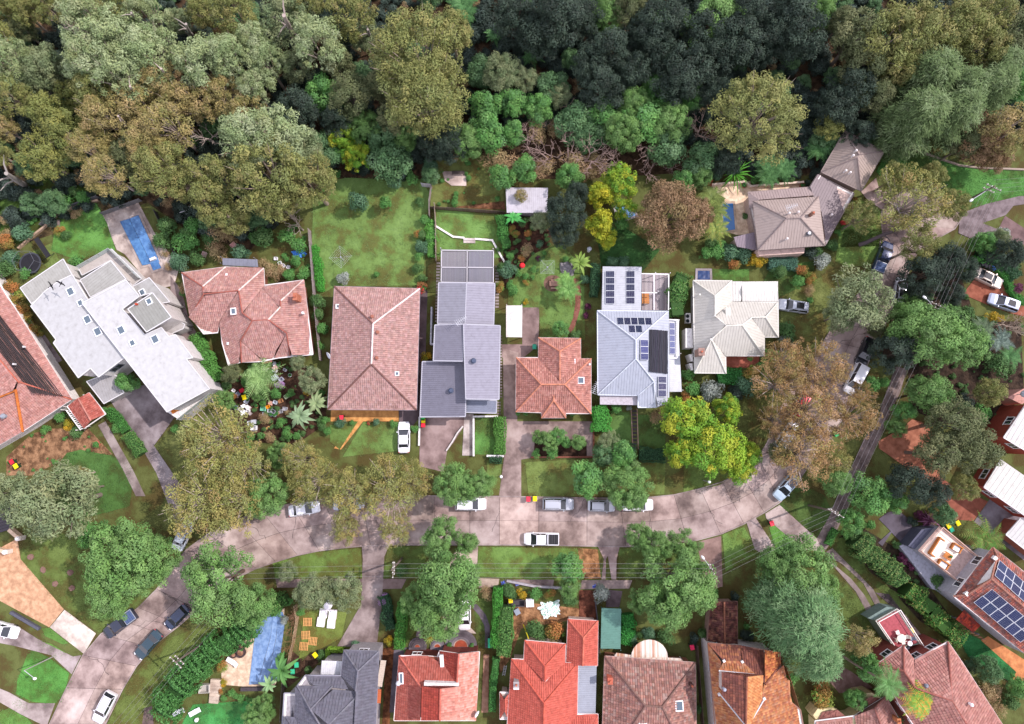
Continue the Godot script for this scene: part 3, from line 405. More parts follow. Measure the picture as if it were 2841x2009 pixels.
func houses_right()->void:
	dwell("metal_roofed_house","taupe metal-roofed house with a hipped upper roof beside the cream terrace","house",[36.3,-36.76,45.78,-37.56,47.11,-39.58,52.63,-36.55,47.67,-28.37,37.49,-27.61,37.12,-30.46,36.51,-34.3],3.3,"#d0b8ac",0.4,"#8a7c78",[])
	pv=P([45.78,3.3,-37.56,36.3,3.3,-36.76,37.66,4,-35.32,46.16,4,-36.02,36.37,3.3,-34.3,37.61,4,-34.06,52.63,3.3,-36.55,47.11,3.3,-39.58,45.69,3.5,-37.49,47.33,4,-33.51,47.67,3.3,-28.37,46.64,4.4,-35.71,36.58,4.4,-34.97,40.6,6.9,-31.46,42.64,6.9,-31.53,37.08,4.4,-27.31,47.23,4.4,-28.07,36.57,4.45,-34.95,40.58,6.95,-31.45,37.06,4.45,-27.3,42.62,6.95,-31.52,47.2,4.45,-28.05,46.62,4.45,-35.69,37.64,2.9,-27.72,34.46,2.9,-28.28,33.94,3.1,-29.75,37.23,3.1,-30.56])
	sheeted([[0,1,2,3],[1,4,5,2]],"#a39490",0.42,true,"roof_sheet",0.035)
	sheeted([[6,7,8,3,9,10]],"#766a6d",0.42,true,"roof_sheet",0.035)
	sheeted([[11,12,13,14],[12,15,13],[15,16,14,13],[16,11,14]],"#a89a92",0.42,true,"roof_sheet",0.035)
	caps([[17,18],[19,18],[18,20],[21,20],[22,20]],"#8e807c",0.1,"metal_sheet")
	block(h,[37.01,-34.6,46.27,-35.28,46.8,-28.44,37.46,-27.74],3.1,4.3,"#d8c4b8")
	block(h,[37.54,-27.89,44.91,-28.31,44.73,-27.33,37.78,-26.91],-0.1,2.8,"#dcc0b4","wall","matte")
	sheeted([[23,24,25,26]],"#7f747c",0.4,true,"roof_sheet",0.035)
	block(h,[37.41,-28.1,34.62,-28.53,34.31,-29.63,37.13,-30.26],-0.1,2.8,"#c8b4a8")
	vent_pipe(h,[41,6.5,-32.27],0.2,0.55,"#d8d0cc")
	vent_pipe(h,[42.39,6.4,-32.47],0.2,0.55,"#d8d0cc")
	vent_pipe(h,[41,5.3,-28.75],0.2,0.55,"#d8d0cc")
	vent_pipe(h,[48.64,3.6,-32.97],0.2,0.55,"#d8d0cc")
	chimney(h,[44.44,6,-32.23],0.4,0.4,1.0,"#8a6a5c")
	box_at(h,"roof_light",[44.32,5.6,-29.61],[0.85,0.14,0.75],"#5c5c60",0.05)
	vent_pipe(h,[44.32,5.7,-29.58],0.25,0.16,"#f4f6f8")
	aerial(h,[41.04,6.3,-32.95],0.3)
	dwell("pavilion","square taupe metal-roofed garage pavilion set at an angle","garage",[51.36,-46.34,57.28,-43.03,53.4,-36.72,47.39,-39.77],3.9,"#c8b0a4",0.5,"#8a7c78",[])
	pv=P([57.28,3.9,-43.03,51.36,3.9,-46.34,52,6.4,-41.45,47.39,3.9,-39.77,51.78,6.4,-41,53.4,3.9,-36.72,51.33,3.95,-46.32,51.98,6.45,-41.43,47.37,3.95,-39.75,51.75,6.45,-40.97,53.37,3.95,-36.71,57.26,3.95,-43.01])
	sheeted([[0,1,2],[1,3,4,2],[3,5,4],[5,0,2,4]],"#a8998f",0.42,true,"roof_sheet",0.035)
	caps([[6,7],[8,9],[10,9],[11,7]],"#8e807c",0.09,"metal_sheet")
	vent_pipe(h,[51.61,6,-42.06],0.2,0.6,"#dcd6d2")
	vent_pipe(h,[51.18,5.9,-41.34],0.2,0.6,"#dcd6d2")
	vent_pipe(h,[50.47,4.9,-39.38],0.2,0.6,"#dcd6d2")
	vent_pipe(h,[51.17,4.8,-39.13],0.2,0.6,"#dcd6d2")
	slat(h,[47.48,3.5,-39.32],[47.09,3.5,-38.73],0.14,0.14,"#e4dcd4","beam")
	slat(h,[52.34,3.5,-36.69],[51.82,3.5,-35.98],0.14,0.14,"#e4dcd4","beam")
	dwell("brick_house","red brick house with a white metal roof at the right edge","house",[71.19,0.73,75.03,-4.41,79.8,-1.01,75.72,3.54],5.6,"#9c4a38",0.25,"#d8d4d4",[4.0,1.3,1.5,"#f0f0ee",3.0])
	pv=P([75.72,5.6,3.54,71.19,5.6,0.73,74.8,5.9,-4.39,79.56,5.9,-1.01])
	sheeted([[0,1,2,3]],"#c2c1bc",0.7,true,"roof_sheet",0.035)
	block(h,[73.67,-5.17,76.19,-6.51,77.03,-5.05,75.73,-4.16],-0.1,3.6,"#c09084","balcony","matte")
	h=thing("umbrella","closed pale grey garden umbrella on the brick balcony at the right edge","umbrella",v3(75.17,3.6,-5.62))
	brolly(h,"#c4c8d0",0.9)
	dwell("brick_house","long low brick house with a ribbed white roof at the right edge","house",[68.93,7.97,71.65,3.98,79.44,9.6,75.87,12.95],4.0,"#9c4a38",0.3,"#c8c4c4",[2.0,1.6,1.2,"#e8e8e8"])
	pv=P([75.87,4,12.95,68.93,4,7.97,71.44,4.3,3.97,79.2,4.3,9.57])
	sheeted([[0,1,2,3]],"#c4c4bc",0.75,true,"roof_sheet",0.035)
	dwell("annex","lower white-roofed annex beside the grey concrete court","annex",[72.08,14.83,74.36,12.47,78.84,16.02,77.48,19.23],3.4,"#9c5a48",0.3,"#d0d0d0",[])
	pv=P([77.48,3.4,19.23,72.08,3.4,14.83,74.14,3.7,12.44,78.6,3.7,15.97])
	sheeted([[0,1,2,3]],"#c0c0bc",0.6,true,"roof_sheet",0.035)
	dwell("tiled_house","grey-walled house with mottled red tiles and two large solar arrays","house",[62.06,22.89,68.12,16.2,76.08,22.74,73.22,32.02],6.2,"#b4b4bc",0.4,"#d8d4d0",[4.6,1.4,1.4,"#f0f0f0"])
	pv=P([62.06,6.2,22.89,68.12,6.2,16.2,67.32,7.6,18.03,64.34,7.2,21.69,76.08,6.2,22.74,65.9,8.6,20.02,73.36,8.6,26.59,73.22,6.2,32.02,65.86,8.65,20.01,73.32,8.65,26.58,68.08,6.25,16.19,68,7.1,17.19,62.03,6.25,22.88,63.45,7.1,22.48])
	tiled([[0,1,2,3],[4,1,5,6],[0,7,6,5]],"a66559 926059 85625e b16b5a 9d736a",false,0.22,0.31,0.36)
	block_face(h,[64.37,7.15,21.7,67.27,7.6,17.93,65.93,8.55,20.03],"#e4e2e0")
	caps([[8,9],[10,11,8],[12,13,8]],"#a87868",0.14,"tile")
	box_at(h,"gablet_end",[67.46,7.3,17.47],[0.5,0.5,0.5],"#f0f0f0",0.8)
	box_at(h,"gablet_end",[63.37,7,22.35],[0.5,0.5,0.5],"#f0f0f0",0.8)
	solar(h,[66.51,8.35,19.67,72.62,8.35,25.36,68.04,7.25,17.73],6,2,0.12,"#2c3350")
	solar(h,[64.27,6.95,23.49,70.39,6.95,28.87,66.25,8.1,21.44],6,2,0.12,"#2c3350")
	spot("porch","little flat porch roof of rusty red tiles beside the grey-walled house","porch",66.08,27.17)
	pv=P([64.41,2.7,26.97,66.76,2.7,28.82,67.75,3,27.76,65.5,3,25.54])
	tiled([[0,1,2,3]],"9c3c2c b04832 7c3830",false,0.16,0.31,0.36)
	box_at(h,"post",[65.45,1.35,27.22],[0.14,2.7,0.14],"#8a8890")
	box_at(h,"post",[67.6,1.35,29.09],[0.14,2.7,0.14],"#8a8890")
	spot("roof_terrace","cream roof terrace over a grey garage with a striped rug and sofas","terrace",63.58,17.8)
	block(h,[59.15,17.08,62.44,13.66,68.16,18.61,65.08,21.97],-0.1,3.3,"#a8a8b2")
	block(h,[59.37,17.06,62.45,13.86,67.95,18.62,65.07,21.77],3.3,3.34,"#c2aaa2","terrace_floor")
	block(h,[59.6,17.1,62.49,14.13,65.72,16.78,62.89,19.78],3.341,3.36,"#efe6d6","rug","cloth")
	railing(h,[59.15,3.3,17.08],[62.44,3.3,13.66],1.0,"#c8a898")
	railing(h,[62.44,3.3,13.66],[68.16,3.3,18.61],1.0,"#c8a898")
	railing(h,[65.08,3.3,21.97],[59.15,3.3,17.08],1.0,"#c8a898")
	block(h,[58.21,16.59,60.35,14.2,62.94,13.76,59.61,17.21],-0.1,2.5,"#5a5e70","garage_recess","matte")
	block(h,[57.65,16.8,58.97,16.36,62.36,19.65,66.42,22.48,65.2,24.11,62.15,23.02],-0.1,1.2,"#a4a6b2","planter_wall","matte")
	dwell("tiled_house","pink-red tiled house with valleys and a palm leaning over it at the bottom right","house",[51.18,32.11,54.88,29.69,56.25,31.66,61.13,29.18,62.93,31.98,70.65,44.74,60.08,47.2,53.89,37.65],5.8,"#8c4a40",0.4,"#d8c8c4",[4.2,1.3,1.3,"#eceaea",2.6])
	pv=P([51.18,5.8,32.11,54.88,5.8,29.69,53.82,7.4,32.61,56.25,5.8,31.66,55,7.9,34.64,56.24,5.8,31.69,61.13,5.8,29.18,59.41,8.6,36.04,70.65,5.8,44.74,62.93,5.8,31.98,60.67,8.6,38.23,64.66,8.6,44.55,53.89,5.8,37.65,60.08,5.8,47.2,54.86,5.85,29.68,53.8,7.45,32.59,61.1,5.85,29.17,59.38,8.65,36.02,54.97,7.95,34.62,60.64,8.65,38.21,64.62,8.65,44.53,51.16,5.85,32.09])
	tiled([[0,1,2],[3,1,2,4],[5,6,7,4],[8,9,6,7,10,11],[0,12,13,11,10,7,4,2]],"b08178 ab7a72 b5887f a4756d",false,0.16,0.36,0.42)
	caps([[14,15],[16,17],[15,18,17,19,20],[21,15]],"#9c6258",0.14,"tile")
	vent_pipe(h,[56.54,7.4,34.39],0.3,0.5,"#7a7e88")
	vent_pipe(h,[62.38,7.8,36.77],0.25,0.4,"#f0f0f0")
	spot("roof_terrace","red-floored roof terrace with a white balustrade over a green garage","terrace",55.75,28.3)
	block(h,[52.6,27.07,55.84,25.39,58.88,30.36,55.23,31.08],-0.1,2.9,"#8c9a8c")
	block(h,[52.89,27.14,55.76,25.65,58.56,30.22,55.33,30.86],2.9,2.94,"#a8545a","terrace_floor")
	railing(h,[55.23,2.9,31.08],[52.6,2.9,27.07],0.9,"#e8e0d8",0.25)
	railing(h,[52.6,2.9,27.07],[55.84,2.9,25.39],0.9,"#e8e0d8",0.25)
	railing(h,[55.84,2.9,25.39],[58.88,2.9,30.36],0.9,"#e8e0d8",0.25)
	block(h,[51.82,26.9,54.66,25.3,56.16,25.54,52.91,27.23],-0.1,2.3,"#7a8e88","garage_front","matte")
	dwell("tiled_house","cream house with bay roofs and brown tiles at the bottom edge","house",[43.1,40.82,48.77,40.12,53.35,37.48,56.02,42.35,51.14,45.91,43.13,45.91],3.2,"#e0d2a4",0.4,"#d8d4d0",[])
	pv=P([48.77,3.2,40.12,53.35,3.2,37.48,50.96,4.6,38.55,56.02,3.2,42.35,52.43,5,43.36,49.07,3.8,43.88,43.22,3.2,40.95,48.49,3.2,40.24,47.73,4.4,43.62,42.57,4.4,43.62,53.32,3.25,37.46,50.94,4.65,38.53,52.41,5.05,43.33,43.75,2.8,40.79,46.66,2.8,40.53,46.19,3.5,39.17,44.4,2.8,39.76,47.61,2.8,40.27,49.53,2.8,39.76,51.6,2.8,38.79,51.18,3.5,37.37,49.66,2.8,38.53,52.73,2.8,37.95])
	tiled([[0,1,2],[3,1,2,4],[0,2,4,5],[6,7,8,9]],"ab7f76 a3776e b0877e",false,0.16,0.36,0.4)
	caps([[10,11],[11,12]],"#9c6a60",0.14,"tile")
	block(h,[43.07,40.25,43.79,39.35,45.95,39.35,47.66,40.31,46.67,41.15,43.71,41.15],-0.1,2.7,"#dccfa0","bay","matte")
	block(h,[49.2,39.22,49.97,37.41,51.61,37.15,53.06,37.92,51.76,39.35,49.57,39.86],-0.1,2.7,"#dccfa0","bay","matte")
	tiled([[13,14,15]],"8c5c54 9c6a60",false,0.16,0.36,0.4)
	tiled([[16,13,15]],"8c5c54 9c6a60",false,0.16,0.36,0.4)
	tiled([[17,15,14]],"8c5c54 9c6a60",false,0.16,0.36,0.4)
	tiled([[18,19,20]],"8c5c54 9c6a60",false,0.16,0.36,0.4)
	tiled([[21,18,20]],"8c5c54 9c6a60",false,0.16,0.36,0.4)
	tiled([[22,20,19]],"8c5c54 9c6a60",false,0.16,0.36,0.4)
	chimney(h,[54.05,4.2,40.1],0.4,0.6,0.8,"#c88458")
func houses_bottom()->void:
	dwell("slate_roofed_house","blue-grey tiled house with crossing hips at the bottom edge","house",[-23.63,30.45,-18.71,30.6,-19.15,46.01,-32.04,46.01,-31.84,36.24,-30.32,36.24,-30.03,35.27,-28.98,33.85,-23.97,33.89],5.4,"#a8a4a8",0.4,"#8a8a94",[3.8,1.3,1.3,"#e0e0e4"])
	pv=P([-18.71,5.4,30.6,-23.63,5.4,30.45,-21.2,7.2,32.66,-23.93,5.4,33.85,-21.46,7.2,35.28,-19.15,5.4,46.01,-21.76,7.2,45.18,-23.89,5.3,33.92,-29.01,5.3,33.88,-27.63,6.2,34.86,-22.7,6.2,35.48,-24.93,6.2,35.02,-29.78,6.2,34.98,-27.29,8.2,37.34,-30.36,6.2,43.62,-24.88,8.6,40.58,-20.8,6.2,35.68,-24.81,6.2,35.54,-24.66,8.8,39.1,-20.96,6.2,43.62,-24.83,8.6,42.56,-30.68,4.2,36.68,-32.22,4.2,36.68,-30.63,5.2,37.46,-32.57,4.2,42.43,-30.54,5.6,40.61,-29.54,6.2,39.14,-31.37,6.2,39.04,-29.32,7.4,41.08,-31.78,6.2,45.64,-29.08,7.4,45.09,-26.61,6.4,45.55,-23.61,5.45,30.43,-21.19,7.25,32.64,-18.7,5.45,30.58,-21.45,7.25,35.26,-29.77,6.25,34.96,-27.28,8.25,37.32,-24.87,8.65,40.56,-24.92,6.25,35.01,-20.79,6.25,35.67,-24.65,8.85,39.08,-27.19,4,34.22,-27.03,4.2,32.24,-24.03,4.2,32.35,-24.2,4,34.28,-18.69,2.6,36.41,-18.15,2.6,32.75,-18.9,2.9,32.61,-19.41,2.9,36.19,-18.86,2.6,38.65,-18.79,2.6,36.73,-19.49,2.8,36.61,-19.61,2.8,38.57])
	tiled([[0,1,2],[1,3,4,2],[5,0,2,4,6],[7,8,9,10]],"696a76 676874 6b6c78",false,0.03,0.42,0.4)
	tiled([[11,12,13],[12,14,15,13],[16,17,13,18],[19,16,18,20]],"696a76 676874 6b6c78",false,0.03,0.42,0.4)
	tiled([[21,22,23],[22,24,25,23],[26,27,28],[27,29,30,28],[26,28,30,31]],"696a76 676874 6b6c78",false,0.03,0.42,0.4)
	caps([[32,33],[34,33],[33,35],[36,37,38],[39,37],[40,41]],"#787984",0.13,"tile")
	sheeted([[42,43,44,45]],"#d0d2d6",0.3,true,"pale_roof_sheet",0.035)
	block(h,[-26.97,34.02,-26.9,32.51,-24.29,32.6,-24.39,34.08],-0.1,3.9,"#b4b0b4")
	sheeted([[46,47,48,49]],"#c0b4a6",0.3,true,"side_awning_sheet",0.035)
	sheeted([[50,51,52,53]],"#b4623c",0.25,true,"rusty_awning_sheet",0.035)
	dwell("tiled_house","red-tiled house with three arched entries and a square upper storey","house",[-16.55,40.2,-15.97,31.46,-11.89,31.51,-10.59,31.62,-10.26,30.8,-7.54,31.19,-4.6,30.91,-5.11,40.2],4.6,"#7c4038",0.4,"#e4d8d4",[2.2,1.3,1.3,"#f0f0f0"])
	pv=P([-11.89,4.6,31.51,-15.97,4.6,31.46,-12.51,6.9,34.92,-7.61,6.9,34.4,-9.6,5.4,32.37,-16.55,4.6,40.2,-12.56,6.9,39.28,-10.59,4.6,31.65,-9.97,4.6,31.7,-10.79,5.2,33.09,-11.89,4.6,31.53,-10.59,4.6,31.62,-7.37,6.9,30.47,-10.26,4.6,30.8,-9.6,5.4,32.35,-5.11,4.6,40.2,-4.6,4.6,30.91,-7.52,6.9,39.28,-12.22,8.3,34.29,-12.27,8.3,38.72,-9.65,9.4,38.28,-9.61,9.4,34.21,-7.08,8.3,38.72,-7.01,8.3,34.32,-15.96,4.65,31.44,-12.5,6.95,34.91,-7.36,6.95,30.46,-7.61,6.95,34.38,-9.6,9.45,34.19,-9.65,9.45,38.26])
	tiled([[0,1,2,3,4],[1,5,6,2],[7,8,4,9]],"ac6054 a65a4e b2685c",false,0.08,0.34,0.38)
	tiled([[10,11,9]],"8c5440 945a46",false,0.16,0.34,0.38)
	tiled([[12,13,14,3]],"9c4438 a44c40",false,0.16,0.34,0.38)
	tiled([[15,16,12,3,17]],"d09a8c c88a7c d8a89c",false,0.12,0.34,0.38)
	block(h,[-11.93,34.62,-7.31,34.65,-7.38,38.42,-12.07,38.42],5.0,8.2,"#7c4038")
	tiled([[18,19,20,21]],"a84a3e 9c4438",false,0.16,0.34,0.38)
	tiled([[22,23,21,20]],"d09a8c c88a7c",false,0.16,0.34,0.38)
	tiled([[23,18,21]],"a84a3e",false,0.16,0.34,0.38)
	caps([[24,25],[26,27],[28,29]],"#c87060",0.13,"tile")
	block(h,[-12.06,34.08,-7.31,34.22,-7.31,34.64,-12.05,34.53],6.6,7.5,"#f0eeec","parapet")
	skylight(h,[-15.54,5.2,34.29],0.05,0.5,1.4,"#f2f2f2")
	vent_pipe(h,[-15.94,4.9,34.99],0.35,0.4,"#c4c4c8")
	box_at(h,"parapet_end",[-9.83,5.4,31.86],[0.5,0.6,1.6],"#f2f2f2",0.1)
	dish(h,[-5.07,5,38.89],0.4,0.5)
	arched_steps("left arched grey steps with three rings before the red house",-13.96,31.55,1.33,3)
	arched_steps("middle arched grey landing before the red house",-11.04,31.61,1.11,2)
	arched_steps("large right arched grey terrace with a red half-round floor",-7.57,31.55,2.4,2)
	dwell("tiled_house","bright red-tiled house beside the sandy building yard","house",[-0.06,32.28,1.72,32.35,1.84,29.71,7.68,30.2,7.57,32.82,9.44,32.86,9.24,39.83,12.2,39.83,12.11,46.94,-1.04,46.94],3.4,"#c8b4a8",0.4,"#f0e4e0",[])
	pv=P([7.68,3.4,30.2,1.84,3.4,29.71,4.63,5.4,32.63,1.72,3.4,32.35,4.58,5.4,34.68,7.57,3.4,32.82,4.62,5.4,34.68,2.28,3.4,32.35,-0.06,3.4,32.28,4.44,6.6,37.14,9.44,3.4,32.86,7.09,3.4,32.77,4.64,5,34.82,-1.04,3.4,46.94,4.19,6.6,45.46,9.24,3.4,39.83,7.68,4.4,42.35,12.2,3.4,39.87,9.15,3.4,39.83,7.71,4.2,41.18,11.16,4.6,41.02,12.11,3.4,46.94,11.1,4.6,46.38,1.84,3.45,29.69,4.63,5.45,32.62,4.62,5.45,34.66,7.68,3.45,30.19,-0.06,3.45,32.27,4.44,6.65,37.12,9.44,3.45,32.84,4.19,6.65,45.44,2.28,3.5,32.36,4.64,5.1,34.79,7.08,3.5,32.79,11.93,2.9,40.02,12.17,2.9,33.37,9.49,3.3,33.28,9.3,3.3,39.78])
	tiled([[0,1,2],[1,3,4,2],[5,0,2,6],[7,8,9,10,11,12],[8,13,14,9],[15,10,9,14,16],[17,18,19,20],[21,17,20,22]],"c46658 c06254 c86a5c",false,0.04,0.31,0.36)
	caps([[23,24,25],[26,24],[27,28],[29,28],[28,30]],"#cc6452",0.12,"tile")
	caps([[31,32],[33,32]],"#f0e6e2",0.09,"tile")
	sheeted([[34,35,36,37]],"#9298a2",0.3,true,"roof_sheet",0.035)
	block(h,[11.74,39.81,11.96,33.57,9.72,33.61,9.54,39.74],-0.1,2.8,"#c8b4a8")
	chimney(h,[0.6,4.2,35.1],0.7,0.7,1.2,"#a8a4a4")
	box_at(h,"roof_hatch",[0.6,4.2,35.73],[0.8,0.4,0.8],"#f4f4f4")
	dwell("garage","separate bright red hipped garage beside the green metal carport","garage",[8.11,26.88,12.43,27.14,12.28,33.37,7.83,33.32],2.9,"#c8b4a8",0.3,"#e8d8d4",[])
	pv=P([12.43,2.9,27.14,8.11,2.9,26.88,10.17,4.5,29.02,7.83,2.9,33.32,10.02,4.5,32.84,12.28,2.9,33.37,8.11,2.95,26.86,10.17,4.55,29.01,12.42,2.95,27.13,10.01,4.55,32.83])
	tiled([[0,1,2],[1,3,4,2],[5,0,2,4]],"c46658 c06254 c86a5c",false,0.04,0.31,0.36)
	caps([[6,7],[8,7],[7,9]],"#d07460",0.12,"tile")
	dwell("porch_wing","small red hipped wing at the left of the bright red house","porch",[-1.73,37,-0.61,37.05,0.61,39.17,-0.61,40.7,-1.72,40.7],2.9,"#c8b4a8",0.25,"#d8d4d0",[])
	pv=P([-1.73,2.9,37,-1.72,2.9,40.7,-1.05,3.7,39.29,-1.05,3.7,37.81,-0.61,2.9,40.7,0.61,3.4,38.98,-0.61,2.9,37.05])
	tiled([[0,1,2,3],[4,5,6,3,2]],"c46658 c06254 c86a5c",false,0.16,0.31,0.36)
	spot("carport","green corrugated metal carport","carport",14.38,28.34)
	pv=P([12.84,2.4,31.15,13.06,2.4,25.43,15.88,2.6,25.51,15.69,2.6,31.13])
	sheeted([[0,1,2,3]],"#5f8a7c",0.24,true,"roof_sheet",0.035)
	box_at(h,"post",[13.13,1.2,31.34],[0.1,2.4,0.1],"#5a7a70")
	box_at(h,"post",[15.77,1.2,31.43],[0.1,2.4,0.1],"#5a7a70")
	box_at(h,"post",[13.3,1.2,25.86],[0.1,2.4,0.1],"#5a7a70")
	box_at(h,"post",[15.95,1.2,26],[0.1,2.4,0.1],"#5a7a70")
	dwell("hipped_house","weathered brown-tiled hipped house with a rusty half-round porch","house",[13.28,31.83,26.21,32.71,25.95,47.88,12.51,47.88],3.6,"#9c6a54",0.45,"#b49c94",[1.7,1.4,1.2,"#e8e4e0"])
	pv=P([26.21,3.6,32.71,13.28,3.6,31.83,18.33,6.8,37.37,20.67,6.8,37.51,12.51,3.6,47.88,25.95,3.6,47.88,13.27,3.65,31.82,18.32,6.85,37.35,20.66,6.85,37.49,26.2,3.65,32.69,12.5,3.65,47.86,25.94,3.65,47.86])
	tiled([[0,1,2,3],[1,4,2],[5,0,3],[4,5,3,2]],"a0776d 977066 a88075 8d6c65 a3887f",false,0.26,0.34,0.4)
	caps([[6,7],[7,8],[9,8],[7,10],[8,11]],"#80645c",0.14,"tile")
	skylight(h,[23.31,5.4,37.9],0.05,1.0,1.3,"#f4f4f4")
	skylight(h,[18.03,5.9,39.46],0.05,1.0,1.3,"#f4f4f4")
	chimney(h,[13.75,4.2,34.57],0.6,0.8,1.4,"#c06a54")
	chimney(h,[25.25,4.2,35.35],0.4,0.4,0.9,"#6a4a44")
	spot("half_round_porch","rusty corrugated half-round porch roof","porch",19.81,32.15)
	rusty_roof(h,[22.43,2.9,32.23,22.36,2.9,31.58,22.11,2.9,30.99,21.7,2.9,30.47,21.16,2.9,30.08,20.53,2.9,29.83,19.84,2.9,29.74,19.16,2.9,29.83,18.51,2.9,30.08,17.96,2.9,30.47,17.53,2.9,30.99,17.25,2.9,31.58,17.15,2.9,32.23],0.22)
	rusty_roof(h,[24.68,2.8,32.84,14.73,2.8,32.09,15.07,2.8,31.61,17.2,2.8,31.93,22.45,2.8,32.28,24.24,2.8,32.37],0.22)
	box_at(h,"post",[18.02,1.35,31.51],[0.14,2.7,0.14],"#e0d8d0")
	box_at(h,"post",[22.12,1.35,31.51],[0.14,2.7,0.14],"#e0d8d0")
	box_at(h,"post",[15.28,1.35,32.5],[0.14,2.7,0.14],"#e0d8d0")
	box_at(h,"post",[24.81,1.35,33.04],[0.14,2.7,0.14],"#e0d8d0")
	dwell("tiled_house","tall orange-tiled house with a brown upper roof and a pale side wall","house",[27.52,29.43,32.03,29.78,35.38,30.37,37.59,30.7,37.58,32.27,38.79,37.25,40.14,38.39,40.96,44.11,28.43,44.11,27.63,31.28],5.6,"#d4ccc8",0.45,"#8a6a5c",[4.0,1.3,1.3,"#c8ccd4"])
	pv=P([32.03,5.6,29.78,27.52,5.6,29.43,29.4,6.7,31.45,31.9,6.7,31.55,33.29,8,32.86,28.46,7.2,32.62,28.64,5.6,44.11,31.42,8.8,39.14,28.74,7.2,35.84,40.96,5.6,44.11,40.14,5.6,38.39,38.79,5.6,37.25,37.58,5.6,32.27,34.62,8,34.15,34.1,8.2,36.08,31.85,8.8,38.94,31.35,8.8,42.69,35.38,5.6,30.37,34.4,8,34.15,37.59,5.6,30.7,34.83,7.2,29.88,34.51,8,34.15,28.32,9,32.17,28.26,9,35.08,31.1,9.8,38.73,31.29,10.2,32.39,31.78,9,38.76,33.82,9,35.68,33.9,9,32.58,27.51,5.65,29.41,29.39,6.75,31.43,31.27,10.25,32.37,31.08,9.85,38.71,34.49,8.05,34.13,37.57,5.65,32.26,28.44,7.3,32.59,33.2,8.1,32.83,28.59,7.35,35.78,31.34,8.9,39.1,31.87,8.9,38.9,34.12,8.3,36.04])
	tiled([[0,1,2,3]],"8c5a48 7e5044 a06a4c",false,0.2,0.34,0.36)
	tiled([[2,3,4,5],[1,6,7,8,5,2],[9,10,11,12,13,14,15,16]],"b87c54 b0724c c08a60 a4684e b08064",false,0.2,0.34,0.36)
	tiled([[17,0,3,4,18]],"7c4c40 6e443c 885648 744a42",false,0.2,0.34,0.36)
	tiled([[12,19,20,21]],"c4824c b06a40 a05a3c",false,0.25,0.34,0.36)
	block(h,[28.65,32.55,33.53,32.92,33.47,35.57,31.56,38.46,31.44,38.5,28.61,34.96],6.0,8.9,"#cfc8c4")
	tiled([[22,23,24,25]],"7c4c40 6e443c 885648 744a42",false,0.16,0.34,0.36)
	tiled([[26,27,28,25,24]],"c88a58 c07e50 d09664",false,0.1,0.34,0.36)
	tiled([[28,22,25]],"7c4c40 6e443c 885648 744a42",false,0.16,0.34,0.36)
	caps([[29,30],[31,32],[33,34]],"#8c5848",0.14,"tile")
	caps([[35,36],[37,38],[39,40]],"#dcdce0",0.1,"metal_sheet")
	box_at(h,"flashing",[29.31,6.9,31.42],[0.35,0.25,0.35],"#ecebea",0.5)
	box_at(h,"flashing",[31.83,6.9,31.54],[0.35,0.25,0.35],"#ecebea",0.5)
	box_at(h,"flashing",[28.36,7.4,35.66],[0.35,0.25,0.35],"#ecebea",0.5)
	box_at(h,"flashing",[34.16,8.4,35.85],[0.35,0.25,0.35],"#ecebea",0.5)
	box_at(h,"flashing",[30.83,9.6,37.83],[0.35,0.25,0.35],"#ecebea",0.5)
	vent_pipe(h,[28.46,8.8,34.25],0.25,0.9,"#9aa0ac","flue")
	block(h,[38.16,34.51,39.05,34.67,39.06,36.54,38.5,35.6],-0.1,5.0,"#c88a64","stair_bay","matte")
	dwell("garage","long low garage with mossy brown tiles before the orange-tiled house","garage",[28.81,24.45,32.65,24.39,32.48,30.49,28.16,30.22],3.0,"#a08478",0.3,"#7a5c54",[])
	pv=P([28.81,3,24.45,28.16,3,30.22,30.48,3.7,30.14,30.56,3.7,24.25,32.48,3,30.49,32.65,3,24.39,30.55,3.75,24.24,30.47,3.75,30.12])
	tiled([[0,1,2,3],[4,5,3,2]],"6a423c 5e3c38 744a42 7c5848",true,0.22,0.31,0.36)
	caps([[6,7]],"#8c5c48",0.14,"tile")
	spot("shed","pale weathered corrugated shed roof beneath the dark tree","shed",2.19,-35.86)
	pv=P([-0.8,2.4,-33.8,-0.99,2.6,-37.77,5.58,2.6,-37.72,5.44,2.4,-33.8])
	sheeted([[0,1,2,3]],"#bcbac0",0.3,true,"roof_sheet",0.03)
	block(h,[-0.61,-34,-0.79,-37.64,5.38,-37.59,5.25,-34],-0.1,2.3,"#9a9696")
